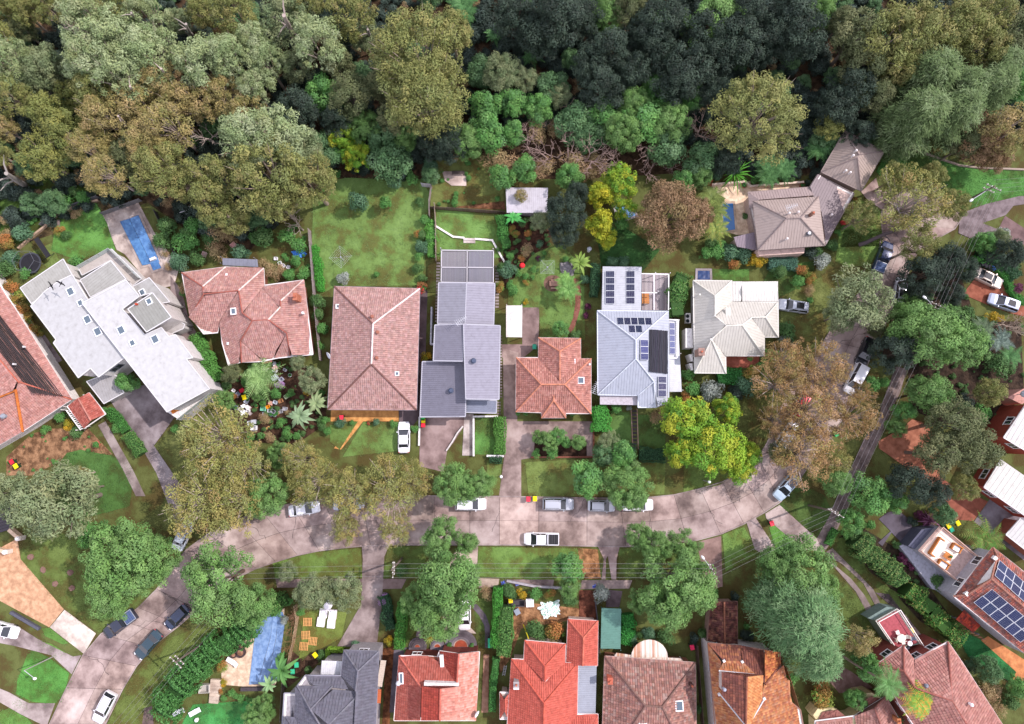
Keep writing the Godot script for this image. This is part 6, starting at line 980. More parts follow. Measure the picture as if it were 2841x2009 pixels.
	grove("dry_shrub","shrub","bare purple twiggy bush at the end of the pale drive","shrub",2,[-37,236,91,10,40])
	grove("bright_shrub","shrub","spiky bright green tuft by the pool gate","shrub",2,[-329,250,62,10,89])
	grove("gold_shrub","shrub","golden-leaved bush above the yellow crate","shrub",2,[13,237,82,10,686])
	grove("grey_shrub","shrub","dark twiggy bush with white blossom","shrub",2,[131,238,113,10,624])
	grove("shrub","shrub","low wide bush before the bright red house","shrub",2,[35,290,127,10,866])
	grove("shrub","shrub","clipped ball bush beside the half-round porch","shrub",2,[226,299,105,10,143])
	grove("purple_shrub","shrub","purple-leaved bush along the grey terrace wall","shrub",2,[584,187,73,10,738])
	grove("purple_shrub","shrub","spiky purple rosette by the dark entry","shrub",2,[622,130,77,10,678])
	grove("dry_shrub","shrub","large dry brown bush beside the bottom right house","shrub",2,[690,376,163,10,21])
	hedge("hedge","tall clipped bright hedge right of the curved path",[-2.07,22.73,-2.18,25.92,-2.52,31.11],1.3,2.2,["#4a9038","#569c42","#40822f"],110,0.2,"hedges",0.12)
	hedge("hedge","loose green hedge behind the clipped bright one",[-0.77,25.39,-0.77,27.42,-0.88,29.67,-1.23,32.25],2.0,2.6,["#4c7a3c","#58863f","#426c34","#6a8a4c"],80,0.26,"hedges",0.2)
	hedge("hedge","lower bright hedge along the side yard",[-2.34,32.9,-2.63,35.92,-2.96,40.14],1.1,1.8,["#488440","#54924a","#3e7636"],95,0.2,"hedges",0.12)
	hedge("hedge","clipped hedge left of the three-arched house",[-16.08,24.9,-16.2,27.96,-16.56,31.34],1.5,2.2,["#4a8c38","#569844","#587c34"],100,0.2,"hedges",0.12)
	hedge("hedge","dark hedge between the drive fork and the clipped hedge",[-18.95,24.02,-18.32,26.91,-17.83,28.67],1.6,1.6,["#35583a","#3e6440","#2e4c32"],80,0.24,"hedges",0.2)
	hedge("hedge","yellow-green square-cut hedge by the blue-grey house",[-27.02,33.17,-27.02,31.77,-24.8,31.89],0.7,1.2,["#7aa032","#86ac3c","#6c9230"],95,0.2,"hedges",0.12)
	hedge("hedge","bright hedge beside the grey side passage",[-48.39,-14.82,-47.61,-12.63,-46.59,-11.14,-45.56,-9.24,-44.82,-7.75],2.1,2.2,["#548a3e","#609848","#4a7c36"],85,0.24,"hedges",0.18)
	hedge("hedge","clipped hedge along the small walled lawn",[-1.86,-2.34,-1.85,3.22],1.7,1.4,["#55863a","#629444","#4a7832"],95,0.2,"hedges",0.12)
	hedge("hedge","shaded hedge at the foot of the small walled lawn",[-3.45,4.09,-1.51,4.14],1.0,1.0,["#35583a","#3e6440","#2e4c32"],95,0.2,"hedges",0.12)
	hedge("hedge","tall bright hedge left of the slab steps",[13.13,-4.03,13.45,-2.21,13.42,-0.18],2.6,2.2,["#4a943c","#56a246","#408434"],85,0.24,"hedges",0.15)
	hedge("hedge","dark clipped hedge right of the slab steps",[19.28,3.34,23.15,3.45],2.2,1.3,["#35583a","#3e6440","#2e4c32"],95,0.2,"hedges",0.12)
	hedge("hedge","dark clipped hedge left of the slab steps",[16.21,2.89,18.6,3],2.2,1.3,["#35583a","#3e6440","#2e4c32"],95,0.2,"hedges",0.12)
	hedge("hedge","dark green hedge up the left side of the pale blue house",[12.86,-25.94,12.78,-23.57,12.7,-20.97],1.4,2.0,["#35583a","#3e6440","#2e4c32"],95,0.2,"hedges",0.12)
	hedge("hedge","leafy screen between the pale blue and cream houses",[26.23,-24.17,25.48,-22.05,25.19,-19.93,25.37,-17.83],2.4,2.6,["#4c7a3c","#58863f","#426c34","#6a8a4c"],75,0.3,"hedges",0.25)
	hedge("hedge","clipped blue-green hedge below the taupe house",[39.94,-26.26,44.27,-26.18],2.0,1.4,["#4c7460","#587f6a","#426652"],95,0.2,"hedges",0.12)
	hedge("hedge","clipped hedge in front of the cream house",[31.5,-8.32,35.08,-8.67],2.4,1.3,["#3a7a3a","#448844","#316a32"],95,0.2,"hedges",0.12)
	hedge("hedge","curved bright hedge round the red brick drive",[71.28,-25.43,72.48,-27.06,74.1,-26.32,75.63,-25.43,76.85,-24.25,77.43,-22.34,78.32,-20.72,79.42,-19.99],1.1,1.2,["#46863a","#529444","#3c7832"],90,0.2,"hedges",0.12)
	hedge("hedge","dark hedge outside the red brick drive",[72.7,-28.01,75.09,-27.13,77.3,-25.65,78.32,-23.88],2.2,1.6,["#35583a","#3e6440","#2e4c32"],70,0.26,"hedges",0.12)
	hedge("hedge","hedge beside the driveway of the white house, upper stretch",[-61.47,-3.37,-60.02,-2,-58.54,-0.18],1.3,1.5,["#457c38","#518a42","#3b6e30"],95,0.2,"hedges",0.12)
	hedge("hedge","hedge beside the driveway of the white house, lower stretch",[-58.24,0.28,-57.01,1.86,-56.02,3.22],1.7,1.6,["#4c7a3c","#58863f","#426c34","#6a8a4c"],95,0.2,"hedges",0.12)
	hedge("hedge","broad flowering hedge along the roof-terrace house, upper part",[50.89,15.76,52.83,18,54.82,19.11,56.34,20.44,57.16,21.99],2.8,3.0,["#4a7038","#557c40","#3f6230","#7a8a50"],75,0.28,"hedges",0.25)
	hedge("hedge","broad flowering hedge beside the solar-roofed house, lower part",[58.11,22.91,59.83,24.46,61.56,25.78,62.37,27.31,63.85,28.85,65.14,29.94],2.6,2.8,["#4a7a34","#58883c","#3e6a2c","#8a8a4c"],75,0.28,"hedges",0.25)
	hedge("hedge","dark low hedge beside the footpath corner",[47.24,16.69,48.51,14.42],1.0,1.0,["#457c38","#518a42","#3b6e30"],95,0.2,"hedges",0.12)
	hedge("hedge","green clipped hedge beside the green carport",[16.98,26.68,17.18,28.67,16.57,30.87],2.2,1.6,["#3a8a3a","#459845","#317a31"],85,0.2,"hedges",0.12)
	hedge("hedge","long feathery conifer hedge along the lower left verge",[-37.32,26.31,-40.35,29.58,-43.62,31.74,-46.4,34.54,-48.5,37.11,-50.35,40.09],3.2,3.4,["#3f6e34","#4a7c3c","#34602b","#57884a"],70,0.34,"hedges",0.3)
	hedge("hedge","ragged hedge between pool and street trees",[-36.22,25.82,-34.72,25.2,-33.23,24.47],2.0,2.4,["#4c7a3c","#58863f","#426c34","#6a8a4c"],75,0.28,"hedges",0.25)
	hedge("hedge","green strip along the left fence of the large back lawn",[-31.08,-29.08,-30.15,-25.46,-29.7,-21.88],1.2,0.8,["#4a9838","#58a844","#3f8830"],80,0.2,"hedges",0.3)
	hedge("hedge","leafy border between the large back lawn and the grey house",[-12.67,-33.1,-12.64,-29.95,-12.72,-27.3],1.3,1.2,["#5c9840","#69a64c","#4f8836"],80,0.22,"hedges",0.3)
	hedge("hedge","row of bushes along the right of the grey house lawn",[-1.68,-33.65,-1.44,-30.51,-0.73,-28.59],1.5,1.8,["#457c38","#518a42","#3b6e30"],80,0.24,"hedges",0.25)
	palm("palm","leaning palm over the bottom right roof",46.92,31.62,8.5,2.4,13,["#567f44","#628c50","#4a7038"],"frond",Vector2(4.0,2.2),"palm","")
	palm("palm","second palm with yellowing fronds over the bottom right roof",54.16,35.83,8.0,2.5,13,["#8aa03c","#6aa03e","#b8983c"],"frond",Vector2(1.0,0.5),"palm","")
	palm("palm","feathery palm in the cluttered garden",-37.48,-8.08,3.5,2.9,15,["#7a9a5a","#88a868","#6a8a4c"],"frond",Vector2(0,0),"palm","")
	palm("palm","cycad-like palm beside the grey court",69.19,15.6,2.6,3.0,14,["#6a7a3c","#5c8a3c","#7c8a44"],"frond",Vector2(0,0),"palm","")
	palm("palm","upper palm beside the taupe house pool",30.48,-35.46,4.0,2.3,13,["#6c7c3e","#788846","#5e7038"],"frond",Vector2(0,0),"palm","")
	palm("palm","middle palm beside the taupe house pool",31.22,-33.5,3.6,2.0,12,["#6c7c3e","#788846","#5e7038"],"frond",Vector2(0,0),"palm","")
	palm("palm","lower palm beside the taupe house pool",31.01,-30.79,3.8,2.1,13,["#7c8c40","#6c8040","#8a9048"],"frond",Vector2(0,0),"palm","")
	palm("palm","small palm beside the picnic table",8.51,-21.61,3.0,1.9,12,["#648e48","#729a52","#58803e"],"frond",Vector2(0,0),"palm","")
	palm("palm","second small palm beside the picnic table",8.09,-22.99,2.6,1.5,11,["#6e964a","#7aa254","#608640"],"frond",Vector2(0,0),"palm","")
	palm("palm","shaggy palm by the bare tree",70.94,-15.36,3.0,2.0,11,["#5a6e50","#687c5c","#4c6044"],"frond",Vector2(0,0),"palm","")
	palm("palm","broad palm beside the bare tree",73.84,-13.81,2.6,2.0,11,["#6a7c70","#788a7c","#5a6c60"],"frond",Vector2(0,0),"palm","")
	palm("banana_plant","clump of banana leaves above the boulder",10.49,-26.02,2.0,1.6,14,["#708c40","#7e9848","#627c38"],"broad",Vector2(0,0),"plant","")
	palm("banana_plant","banana clump with large pale leaves in the cluttered garden",-31.77,-2.51,2.2,1.8,18,["#7e9670","#8aa27c","#708862"],"broad",Vector2(0,0),"plant","")
	palm("banana_plant","second banana clump beside the big hipped house",-29.37,-4.43,2.2,1.6,16,["#7e9264","#8a9c6e","#708456"],"broad",Vector2(0,0),"plant","")
	palm("banana_plant","banana plant leaning over the blue pool cover",-33.04,33.95,3.0,2.0,12,["#4e7a40","#5a8848","#427036"],"broad",Vector2(0,0),"plant","")
	palm("banana_plant","pale banana leaves at the lower end of the blue pool",-35.05,36.21,2.0,1.6,8,["#86a874","#7a9c68"],"broad",Vector2(0,0),"plant","")
	palm("banana_plant","banana plant at the shed",0.22,-33.1,2.0,1.6,10,["#4a9a4c","#58a858"],"broad",Vector2(0,0),"plant","")
	palm("fern","tall grassy clump at the corner of the cream terrace",35.17,-40.6,0.5,2.6,40,["#5a9a34","#6aaa3c","#4a8a2c"],"sword",Vector2(0,0),"plant","")
	palm("fern","spiky cordyline by the roof-terrace house",62.52,13.14,0.5,1.6,30,["#7a4c6a","#8a5a78"],"sword",Vector2(0,0),"plant","")
	palm("fern","pale spiky tuft beside the arched steps",-12.19,30.21,0.4,0.9,26,["#a8b860","#98a854"],"sword",Vector2(0,0),"plant","")
	palm("tree_fern","bright tree fern at the top edge, left of the dark gully",-7.99,-68.04,2.4,2.4,14,["#4a7442","#56804a","#40683a"],"frond",Vector2(0,0),"fern","tree ferns")
	palm("tree_fern","smaller tree fern below the bright one at the top edge",-7.25,-66.51,2.4,1.9,14,["#4a7442","#56804a","#40683a"],"frond",Vector2(0,0),"fern","tree ferns")
	palm("tree_fern","pale tree fern in the dark gully",3.13,-59.15,2.4,1.6,14,["#4a7442","#56804a","#40683a"],"frond",Vector2(0,0),"fern","tree ferns")
	palm("tree_fern","tree fern above the cream terrace",40,-40.34,2.4,2.0,14,["#4a7442","#56804a","#40683a"],"frond",Vector2(0,0),"fern","tree ferns")
	palm("tree_fern","second tree fern above the cream terrace",42.14,-40.82,2.4,2.0,14,["#4a7442","#56804a","#40683a"],"frond",Vector2(0,0),"fern","tree ferns")
	palm("tree_fern","tree fern left of the taupe pavilion",47.92,-43.99,2.4,2.2,14,["#4a7442","#56804a","#40683a"],"frond",Vector2(0,0),"fern","tree ferns")
	palm("tree_fern","upper tree fern left of the taupe pavilion",49.64,-45.47,2.4,1.8,14,["#4a7442","#56804a","#40683a"],"frond",Vector2(0,0),"fern","tree ferns")
	palm("tree_fern","tree fern at the right edge, upper",79.92,-55.63,2.4,2.0,14,["#4a7442","#56804a","#40683a"],"frond",Vector2(0,0),"fern","tree ferns")
	palm("tree_fern","tree fern at the right edge, lower",79.95,-52.88,2.4,2.0,14,["#4a7442","#56804a","#40683a"],"frond",Vector2(0,0),"fern","tree ferns")
	palm("tree_fern","dark tree fern near the bare tree",75.19,-11.53,2.4,2.0,14,["#4a7442","#56804a","#40683a"],"frond",Vector2(0,0),"fern","tree ferns")
	palm("tree_fern","bright tree fern behind the cream terrace wall",39.83,-41.15,2.4,2.2,14,["#4a7442","#56804a","#40683a"],"frond",Vector2(0,0),"fern","tree ferns")
	palm("tree_fern","low tree fern behind the cream terrace wall",39.77,-39.44,2.4,1.8,14,["#4a7442","#56804a","#40683a"],"frond",Vector2(0,0),"fern","tree ferns")
	palm("tree_fern","shaded tree fern left of the taupe pavilion foot",42.31,-40.72,2.4,1.8,14,["#4a7442","#56804a","#40683a"],"frond",Vector2(0,0),"fern","tree ferns")
	palm("tree_fern","small tree fern deep in the gully",-2.91,-62.94,2.4,1.5,14,["#4a7442","#56804a","#40683a"],"frond",Vector2(0,0),"fern","tree ferns")
	rng.seed=100
	lone("bare_tree","leafless grey-brown tree, first of the dead row","tree",bare_mesh(7,0.62,"#b8a098",5),M("bark"),v3(2.34,-0.05,-44.91),0.0,"leafless trees")
	rng.seed=101
	lone("bare_tree","leafless tree, second of the dead row","tree",bare_mesh(8,0.62,"#a8928a",5),M("bark"),v3(5.78,-0.05,-42.49),0.0,"leafless trees")
	rng.seed=102
	lone("bare_tree","leafless tree, third of the dead row","tree",bare_mesh(7.5,0.62,"#c4aca0",5),M("bark"),v3(8.68,-0.05,-42.61),0.0,"leafless trees")
	rng.seed=103
	lone("bare_tree","leafless tree, fourth of the dead row","tree",bare_mesh(8,0.62,"#b8a098",5),M("bark"),v3(11.52,-0.05,-42.25),0.0,"leafless trees")
	rng.seed=104
	lone("bare_tree","leafless tree above the golden tree, with stout fork","tree",bare_mesh(8.5,0.62,"#a8928a",5),M("bark"),v3(14.69,-0.05,-41.65),0.0,"leafless trees")
	rng.seed=105
	lone("bare_tree","pale leafless brush below the dead row","tree",bare_mesh(6,0.62,"#c4aca0",5),M("bark"),v3(9.78,-0.05,-40.83),0.0,"leafless trees")
	rng.seed=106
	lone("bare_tree","purple-brown leafless bush beside the bronze tree","tree",bare_mesh(4.5,0.62,"#b8a098",5),M("bark"),v3(21.34,-0.05,-40.7),0.0,"leafless trees")
	rng.seed=107
	lone("bare_tree","leaning dead trunk in the bush behind the bronze tree","tree",bare_mesh(7,0.62,"#a8928a",5),M("bark"),v3(20.88,-0.05,-43.94),0.0,"leafless trees")
	rng.seed=108
	lone("bare_tree","leafless saplings beside the huge spreading gum","tree",bare_mesh(7,0.62,"#c4aca0",5),M("bark"),v3(29.05,-0.05,-46.12),0.0,"leafless trees")
	rng.seed=109
	lone("bare_tree","low dead tree right of the bronze tree","tree",bare_mesh(4.5,0.62,"#b8a098",5),M("bark"),v3(25.35,-0.05,-41.67),0.0,"leafless trees")
	rng.seed=110
	lone("bare_tree","leafless pinkish tree above the dead row","tree",bare_mesh(5,0.62,"#a8928a",5),M("bark"),v3(4.49,-0.05,-47.65),0.0,"leafless trees")
	rng.seed=111
	lone("bare_tree","thin dead tree high on the gully edge","tree",bare_mesh(5.5,0.62,"#c4aca0",5),M("bark"),v3(7.79,-0.05,-51.19),0.0,"leafless trees")
	rng.seed=112
	lone("bare_tree","dead sapling at the left of the gully","tree",bare_mesh(5,0.62,"#b8a098",5),M("bark"),v3(0.5,-0.05,-52.08),0.0,"leafless trees")
	rng.seed=201
	lone("bare_tree","bare pale tree spreading at the right edge beside the brick drive","tree",bare_mesh(7,0.6,"#b8a898",5),M("bark"),v3(75.77,-0.05,-15.64),0.0,"leafless trees")
	rng.seed=204
	lone("bare_tree","second bare crown at the right edge","tree",bare_mesh(5,0.6,"#b8a898",5),M("bark"),v3(75.57,-0.05,-16.28),0.0,"leafless trees")
	rng.seed=202
	lone("bare_tree","dead grey tree by the left fence of the large back lawn","tree",bare_mesh(6,0.55,"#b0a49a",4),M("bark"),v3(-32.95,-0.05,-31.76),0.0,"leafless trees")
	rng.seed=203
	lone("bare_tree","dead brush pile along the pool fence","tree",bare_mesh(3,0.8,"#a07c5c",5),M("bark"),v3(-32.5,-0.05,28.53),0.0,"leafless trees")
	rng.seed=205
	lone("bare_tree","second dead brush pile along the pool fence","tree",bare_mesh(3,0.8,"#a8845c",5),M("bark"),v3(-32.2,-0.05,30),0.0,"leafless trees")
	rng.seed=206
	lone("bare_tree","third dead brush pile along the pool fence","tree",bare_mesh(3,0.8,"#98745c",5),M("bark"),v3(-31.92,-0.05,27.07),0.0,"leafless trees")
	rng.seed=216
	lone("bare_tree","lowest dead brush pile along the pool fence","tree",bare_mesh(2.6,0.8,"#a8845c",5),M("bark"),v3(-32.73,-0.05,31.4),0.0,"leafless trees")
	rng.seed=300
	lone("dead_gum","long white bare limbs among the straw-coloured gums","tree",bare_mesh(9,0.45,"#cfc4bc",4),M("bark"),v3(-49.38,-0.05,-49.65),0.0,"leafless trees")
	rng.seed=301
	lone("dead_gum","white bare trunk beside the vivid green bush","tree",bare_mesh(8,0.45,"#cfc4bc",4),M("bark"),v3(-47.39,-0.05,-45.6),0.0,"leafless trees")
	rng.seed=302
	lone("dead_gum","low white limbs spreading below the straw-coloured gums","tree",bare_mesh(7,0.45,"#cfc4bc",4),M("bark"),v3(-51.29,-0.05,-43.94),0.0,"leafless trees")
	rng.seed=303
	lone("dead_gum","thin pale limbs beside the sage gums","tree",bare_mesh(8,0.45,"#cfc4bc",4),M("bark"),v3(-43.82,-0.05,-48.49),0.0,"leafless trees")
	rng.seed=304
	lone("dead_gum","grey dead limbs above the white swing frame","tree",bare_mesh(6,0.45,"#cfc4bc",4),M("bark"),v3(-49.24,-0.05,-38.9),0.0,"leafless trees")
	rng.seed=305
	lone("dead_gum","short pale trunk among the straw-coloured gums","tree",bare_mesh(8,0.45,"#cfc4bc",4),M("bark"),v3(-58.8,-0.05,-47.53),0.0,"leafless trees")
	rng.seed=306
	lone("dead_gum","pale dead limb between the upper left gums","tree",bare_mesh(8,0.45,"#cfc4bc",4),M("bark"),v3(-66.39,-0.05,-61.22),0.0,"leafless trees")
	rng.seed=307
	lone("dead_gum","second pale dead limb between the upper left gums","tree",bare_mesh(7,0.45,"#cfc4bc",4),M("bark"),v3(-69.01,-0.05,-63.08),0.0,"leafless trees")
	spot("bare_gum","thick grey broken trunk at the left edge","tree trunk",-77.25,-38.85)
	trunk_part(h,[-77.25,0,-38.85],[-73.67,9,-37.51],0.42,"#a8a49e")
	spot("bare_gum","pale trunk between the upper sage gums","tree trunk",-51.61,-63.32)
	trunk_part(h,[-51.61,0,-63.32],[-46.08,14,-57.36],0.26,"#a8a09a")
	spot("bare_gum","pale trunk above the first, near the top edge","tree trunk",-58.63,-63.33)
	trunk_part(h,[-58.63,4,-63.33],[-53.35,15,-58.45],0.22,"#a8a09a")
	spot("bare_gum","thick pale trunk left of the towering gum","tree trunk",-35.1,-62.99)
	trunk_part(h,[-35.1,0,-62.99],[-31.87,15,-58],0.4,"#b4a8a2")
	spot("bare_gum","white trunk segment below the straw-coloured gums","tree trunk",-58.82,-46.72)
	trunk_part(h,[-58.82,3,-46.72],[-55.52,13,-44.3],0.2,"#bcb0a8")
	spot("bare_gum","short pale trunk in the upper left bush","tree trunk",-56.39,-50.42)
	trunk_part(h,[-56.39,8,-50.42],[-53.44,14,-48.12],0.22,"#bcb0a8")
	spot("bare_gum","white trunk beside the sage gum","tree trunk",-51.81,-53.07)
	trunk_part(h,[-51.81,8,-53.07],[-49.23,14,-50.79],0.22,"#c4b8b0")
	spot("bare_gum","pale trunk behind the towering gum","tree trunk",-22.22,-61.33)
	trunk_part(h,[-22.22,4,-61.33],[-21.2,10,-59.1],0.25,"#a8a09a")
	spot("bare_gum","sparse open gum leaning over the street end on a dark trunk","tree trunk",54.69,-29.39)
	trunk_part(h,[54.69,0.1,-29.39],[58.79,5.5,-30.7],0.3,"#6e6468")
	trunk_part(h,[58.79,5.5,-30.7],[59.01,8.5,-33.61],0.2,"#8c8488",false)
	trunk_part(h,[58.81,5.5,-30.93],[55.9,8.5,-33.16],0.15,"#948c90",false)
	crown_on(h,"street",58.6,-33.3,0.95)
# ---------------------------------------------------------------- helpers
class Mb:
	var v:=PackedVector3Array()
	var n:=PackedVector3Array()
	var c:=PackedColorArray()
	func tri(a:Vector3,b:Vector3,d:Vector3,col:Color)->void:
		v.append(a); v.append(d); v.append(b)
		c.append(col); c.append(col); c.append(col)
	func quad(a:Vector3,b:Vector3,d:Vector3,e:Vector3,col:Color)->void:
		tri(a,b,d,col)
		tri(a,d,e,col)
	func tri_n(a:Vector3,b:Vector3,d:Vector3,na:Vector3,nb:Vector3,nd:Vector3,col:Color)->void:
		tri(a,b,d,col)
		n.append(na); n.append(nd); n.append(nb)
	func up(a:Vector3,b:Vector3,d:Vector3,col:Color)->void:
		if (b-a).cross(d-a).y<0.0:
			tri(a,d,b,col)
		else:
			tri(a,b,d,col)
	func box(o:Vector3,s:Vector3,col:Color,r:=Basis())->void:
		var x:=r.x*s.x*0.5
		var y:=r.y*s.y*0.5
		var z:=r.z*s.z*0.5
		quad(o-x+y+z,o+x+y+z,o+x+y-z,o-x+y-z,col)
		quad(o-x-y-z,o+x-y-z,o+x-y+z,o-x-y+z,col)
		quad(o-x-y+z,o+x-y+z,o+x+y+z,o-x+y+z,col)
		quad(o+x-y-z,o-x-y-z,o-x+y-z,o+x+y-z,col)
		quad(o+x-y+z,o+x-y-z,o+x+y-z,o+x+y+z,col)
		quad(o-x-y-z,o-x-y+z,o-x+y+z,o-x+y-z,col)
	func bar(a:Vector3,b:Vector3,w:float,h:float,col:Color)->void:
		var d:=b-a
		var l:=d.length()
		if l<0.001:
			return
		d/=l
		var side:=d.cross(Vector3.UP)
		if side.length()<0.01:
			side=Vector3.RIGHT
		side=side.normalized()
		box((a+b)*0.5,Vector3(l,h,w),col,Basis(d,side.cross(d),side))
	func prism(p:PackedVector2Array,y0:float,y1:float,col:Color)->void:
		var area:=0.0
		for i in p.size():
			var q:=p[(i+1) % p.size()]
			area+=p[i].x*q.y-q.x*p[i].y
		flat(p,y1,col)
		for i in p.size():
			var a:=p[i]
			var b:=p[(i+1) % p.size()]
			if area>0.0:
				var t:=a
				a=b
				b=t
			quad(Vector3(a.x,y0,a.y),Vector3(b.x,y0,b.y),Vector3(b.x,y1,b.y),Vector3(a.x,y1,a.y),col)
	func flat(p:PackedVector2Array,y:float,col:Color)->void:
		var k:=Geometry2D.triangulate_polygon(p)
		for i in range(0,k.size(),3):
			up(Vector3(p[k[i]].x,y,p[k[i]].y),Vector3(p[k[i+1]].x,y,p[k[i+1]].y),Vector3(p[k[i+2]].x,y,p[k[i+2]].y),col)
	func tube(path:PackedVector3Array,radii:PackedFloat32Array,sides:int,col:Color)->void:
		var rings:=[]
		for i in path.size():
			var d:=path[mini(i+1,path.size()-1)]-path[maxi(i-1,0)]
			if d.length()<1e-5:
				d=Vector3.UP
			d=d.normalized()
			var s:=d.cross(Vector3.FORWARD if absf(d.z)<0.9 else Vector3.RIGHT).normalized()
			var u:=s.cross(d)
			var ring:=PackedVector3Array()
			for k in sides:
				var t:=TAU*k/sides
				ring.append(s*cos(t)+u*sin(t))
			rings.append(ring)
		for i in path.size()-1:
			for k in sides:
				var k2:=(k+1) % sides
				var a:Vector3=rings[i][k]
				var b:Vector3=rings[i][k2]
				var d:Vector3=rings[i+1][k2]
				var e:Vector3=rings[i+1][k]
				var pa:=path[i]+a*radii[i]
				var pb:=path[i]+b*radii[i]
				var pd:=path[i+1]+d*radii[i+1]
				var pe:=path[i+1]+e*radii[i+1]
				tri_n(pa,pd,pb,a,d,b,col)
				tri_n(pa,pe,pd,a,e,d,col)
		for e in 2:
			var i:int=0 if e==0 else path.size()-1
			if radii[i]<0.02:
				continue
			var ax:=(path[1]-path[0]).normalized()*-1.0 if e==0 else (path[i]-path[i-1]).normalized()
			for k in sides:
				var a:Vector3=path[i]+rings[i][k]*radii[i]
				var b:Vector3=path[i]+rings[i][(k+1) % sides]*radii[i]
				if e==0:
					tri_n(path[i],a,b,ax,ax,ax,col)
				else:
					tri_n(path[i],b,a,ax,ax,ax,col)
	func ball(o:Vector3,r:Vector3,col:Color,seg:=10)->void:
		for i in seg/2:
			for k in seg:
				var q:=[]
				for m in [[i,k],[i,k+1],[i+1,k+1],[i+1,k]]:
					var a:float=PI*m[0]/(seg/2)
					var t:float=TAU*m[1]/seg
					q.append(Vector3(sin(a)*cos(t),cos(a),sin(a)*sin(t)))
				tri_n(o+q[0]*r,o+q[1]*r,o+q[2]*r,q[0],q[1],q[2],col)
				tri_n(o+q[0]*r,o+q[2]*r,o+q[3]*r,q[0],q[2],q[3],col)
	func disc(o:Vector3,r:float,y0:float,y1:float,col:Color,seg:=16,r1:=-1.0)->void:
		if r1<0.0:
			r1=r
		for k in seg:
			var a:=Vector3(cos(TAU*k/seg),0,sin(TAU*k/seg))
			var b:=Vector3(cos(TAU*(k+1)/seg),0,sin(TAU*(k+1)/seg))
			var h0:=Vector3.UP*y0
			var h1:=Vector3.UP*y1
			quad(o+b*r+h0,o+a*r+h0,o+a*r1+h1,o+b*r1+h1,col)
			tri(o+h1,o+b*r1+h1,o+a*r1+h1,col)
	func ring(o:Vector3,r0:float,r1:float,y0:float,y1:float,col:Color,seg:=20,from:=0.0,span:=TAU)->void:
		for k in seg:
			var a:=Vector3(cos(from+span*k/seg),0,sin(from+span*k/seg))
			var b:=Vector3(cos(from+span*(k+1)/seg),0,sin(from+span*(k+1)/seg))
			var h0:=Vector3.UP*y0
			var h1:=Vector3.UP*y1
			quad(o+b*r1+h0,o+a*r1+h0,o+a*r1+h1,o+b*r1+h1,col)
			quad(o+a*r0+h0,o+b*r0+h0,o+b*r0+h1,o+a*r0+h1,col)
			quad(o+a*r0+h1,o+b*r0+h1,o+b*r1+h1,o+a*r1+h1,col)
	func mesh()->ArrayMesh:
		var m:=ArrayMesh.new()
		if v.is_empty():
			return m
		var a:=[]
		a.resize(Mesh.ARRAY_MAX)
		a[Mesh.ARRAY_VERTEX]=v
		a[Mesh.ARRAY_COLOR]=c
		if n.size()==v.size():
			a[Mesh.ARRAY_NORMAL]=n
		m.add_surface_from_arrays(Mesh.PRIMITIVE_TRIANGLES,a)
		return m
var rng:=RandomNumberGenerator.new()
var names:={}
var mats:={}
var made:={}
func lin(hex:String)->Color:
	return Color(hex).srgb_to_linear()
func rnd(a:float,b:float)->float:
	return rng.randf_range(a,b)
func vary(col:Color,d:float)->Color:
	var k:=1.0+rnd(-d,d)
	return Color(col.r*k*(1.0+rnd(-d,d)*0.3),col.g*k,col.b*k*(1.0+rnd(-d,d)*0.3))
func box_part(o:Node3D,called:String,m:Material,at:Vector3,size:Vector3,col:Color,r:=Basis())->MeshInstance3D:
	var b:=Mb.new()
	b.box(at,size,col,r)
	return part(o,called,b.mesh(),m)
func bar_part(o:Node3D,called:String,m:Material,a:Vector3,e:Vector3,w:float,t:float,col:Color)->MeshInstance3D:
	var b:=Mb.new()
	b.bar(a,e,w,t,col)
	return part(o,called,b.mesh(),m)
func tube_part(o:Node3D,called:String,m:Material,a:PackedVector3Array,r:PackedFloat32Array,sides:int,col:Color)->MeshInstance3D:
	var b:=Mb.new()
	b.tube(a,r,sides,col)
	return part(o,called,b.mesh(),m)
func ball_part(o:Node3D,called:String,m:Material,at:Vector3,r:Vector3,col:Color,seg:=10)->MeshInstance3D:
	var b:=Mb.new()
	b.ball(at,r,col,seg)
	return part(o,called,b.mesh(),m)
func disc_part(o:Node3D,called:String,m:Material,at:Vector3,r:float,y0:float,y1:float,col:Color,seg:=16,r1:=-1.0)->MeshInstance3D:
	var b:=Mb.new()
	b.disc(at,r,y0,y1,col,seg,r1)
	return part(o,called,b.mesh(),m)
func ring_part(o:Node3D,called:String,m:Material,at:Vector3,r0:float,r1:float,y0:float,y1:float,col:Color,seg:=20,from:=0.0,span:=TAU)->MeshInstance3D:
	var b:=Mb.new()
	b.ring(at,r0,r1,y0,y1,col,seg,from,span)
	return part(o,called,b.mesh(),m)
func numbered(called:String)->String:
	var k:int=names.get(called,-1)+1
	names[called]=k
	return called if k==0 else "%s_%03d" % [called,k]
func tag(o:Node,label:String,category:="",group:="",kind:="")->Node:
	if label:o.set_meta("label",label)
	if category:o.set_meta("category",category)
	if group:o.set_meta("group",group)
	if kind:o.set_meta("kind",kind)
	return o
func thing(called:String,label:String,category:String,at:=Vector3.ZERO,turn:=0.0,group:="")->Node3D:
	var o:=Node3D.new()
	o.name=numbered(called)
	add_child(o)
	o.position=at
	o.rotation.y=turn
	tag(o,label,category,group)
	return o
func part(parent:Node3D,called:String,m:Mesh,material:Material,kind:="")->MeshInstance3D:
	var o:=MeshInstance3D.new()
	o.name=called if parent!=self else numbered(called)
	o.mesh=m
	o.material_override=material
	parent.add_child(o,true)
	if kind:o.set_meta("kind",kind)
	return o
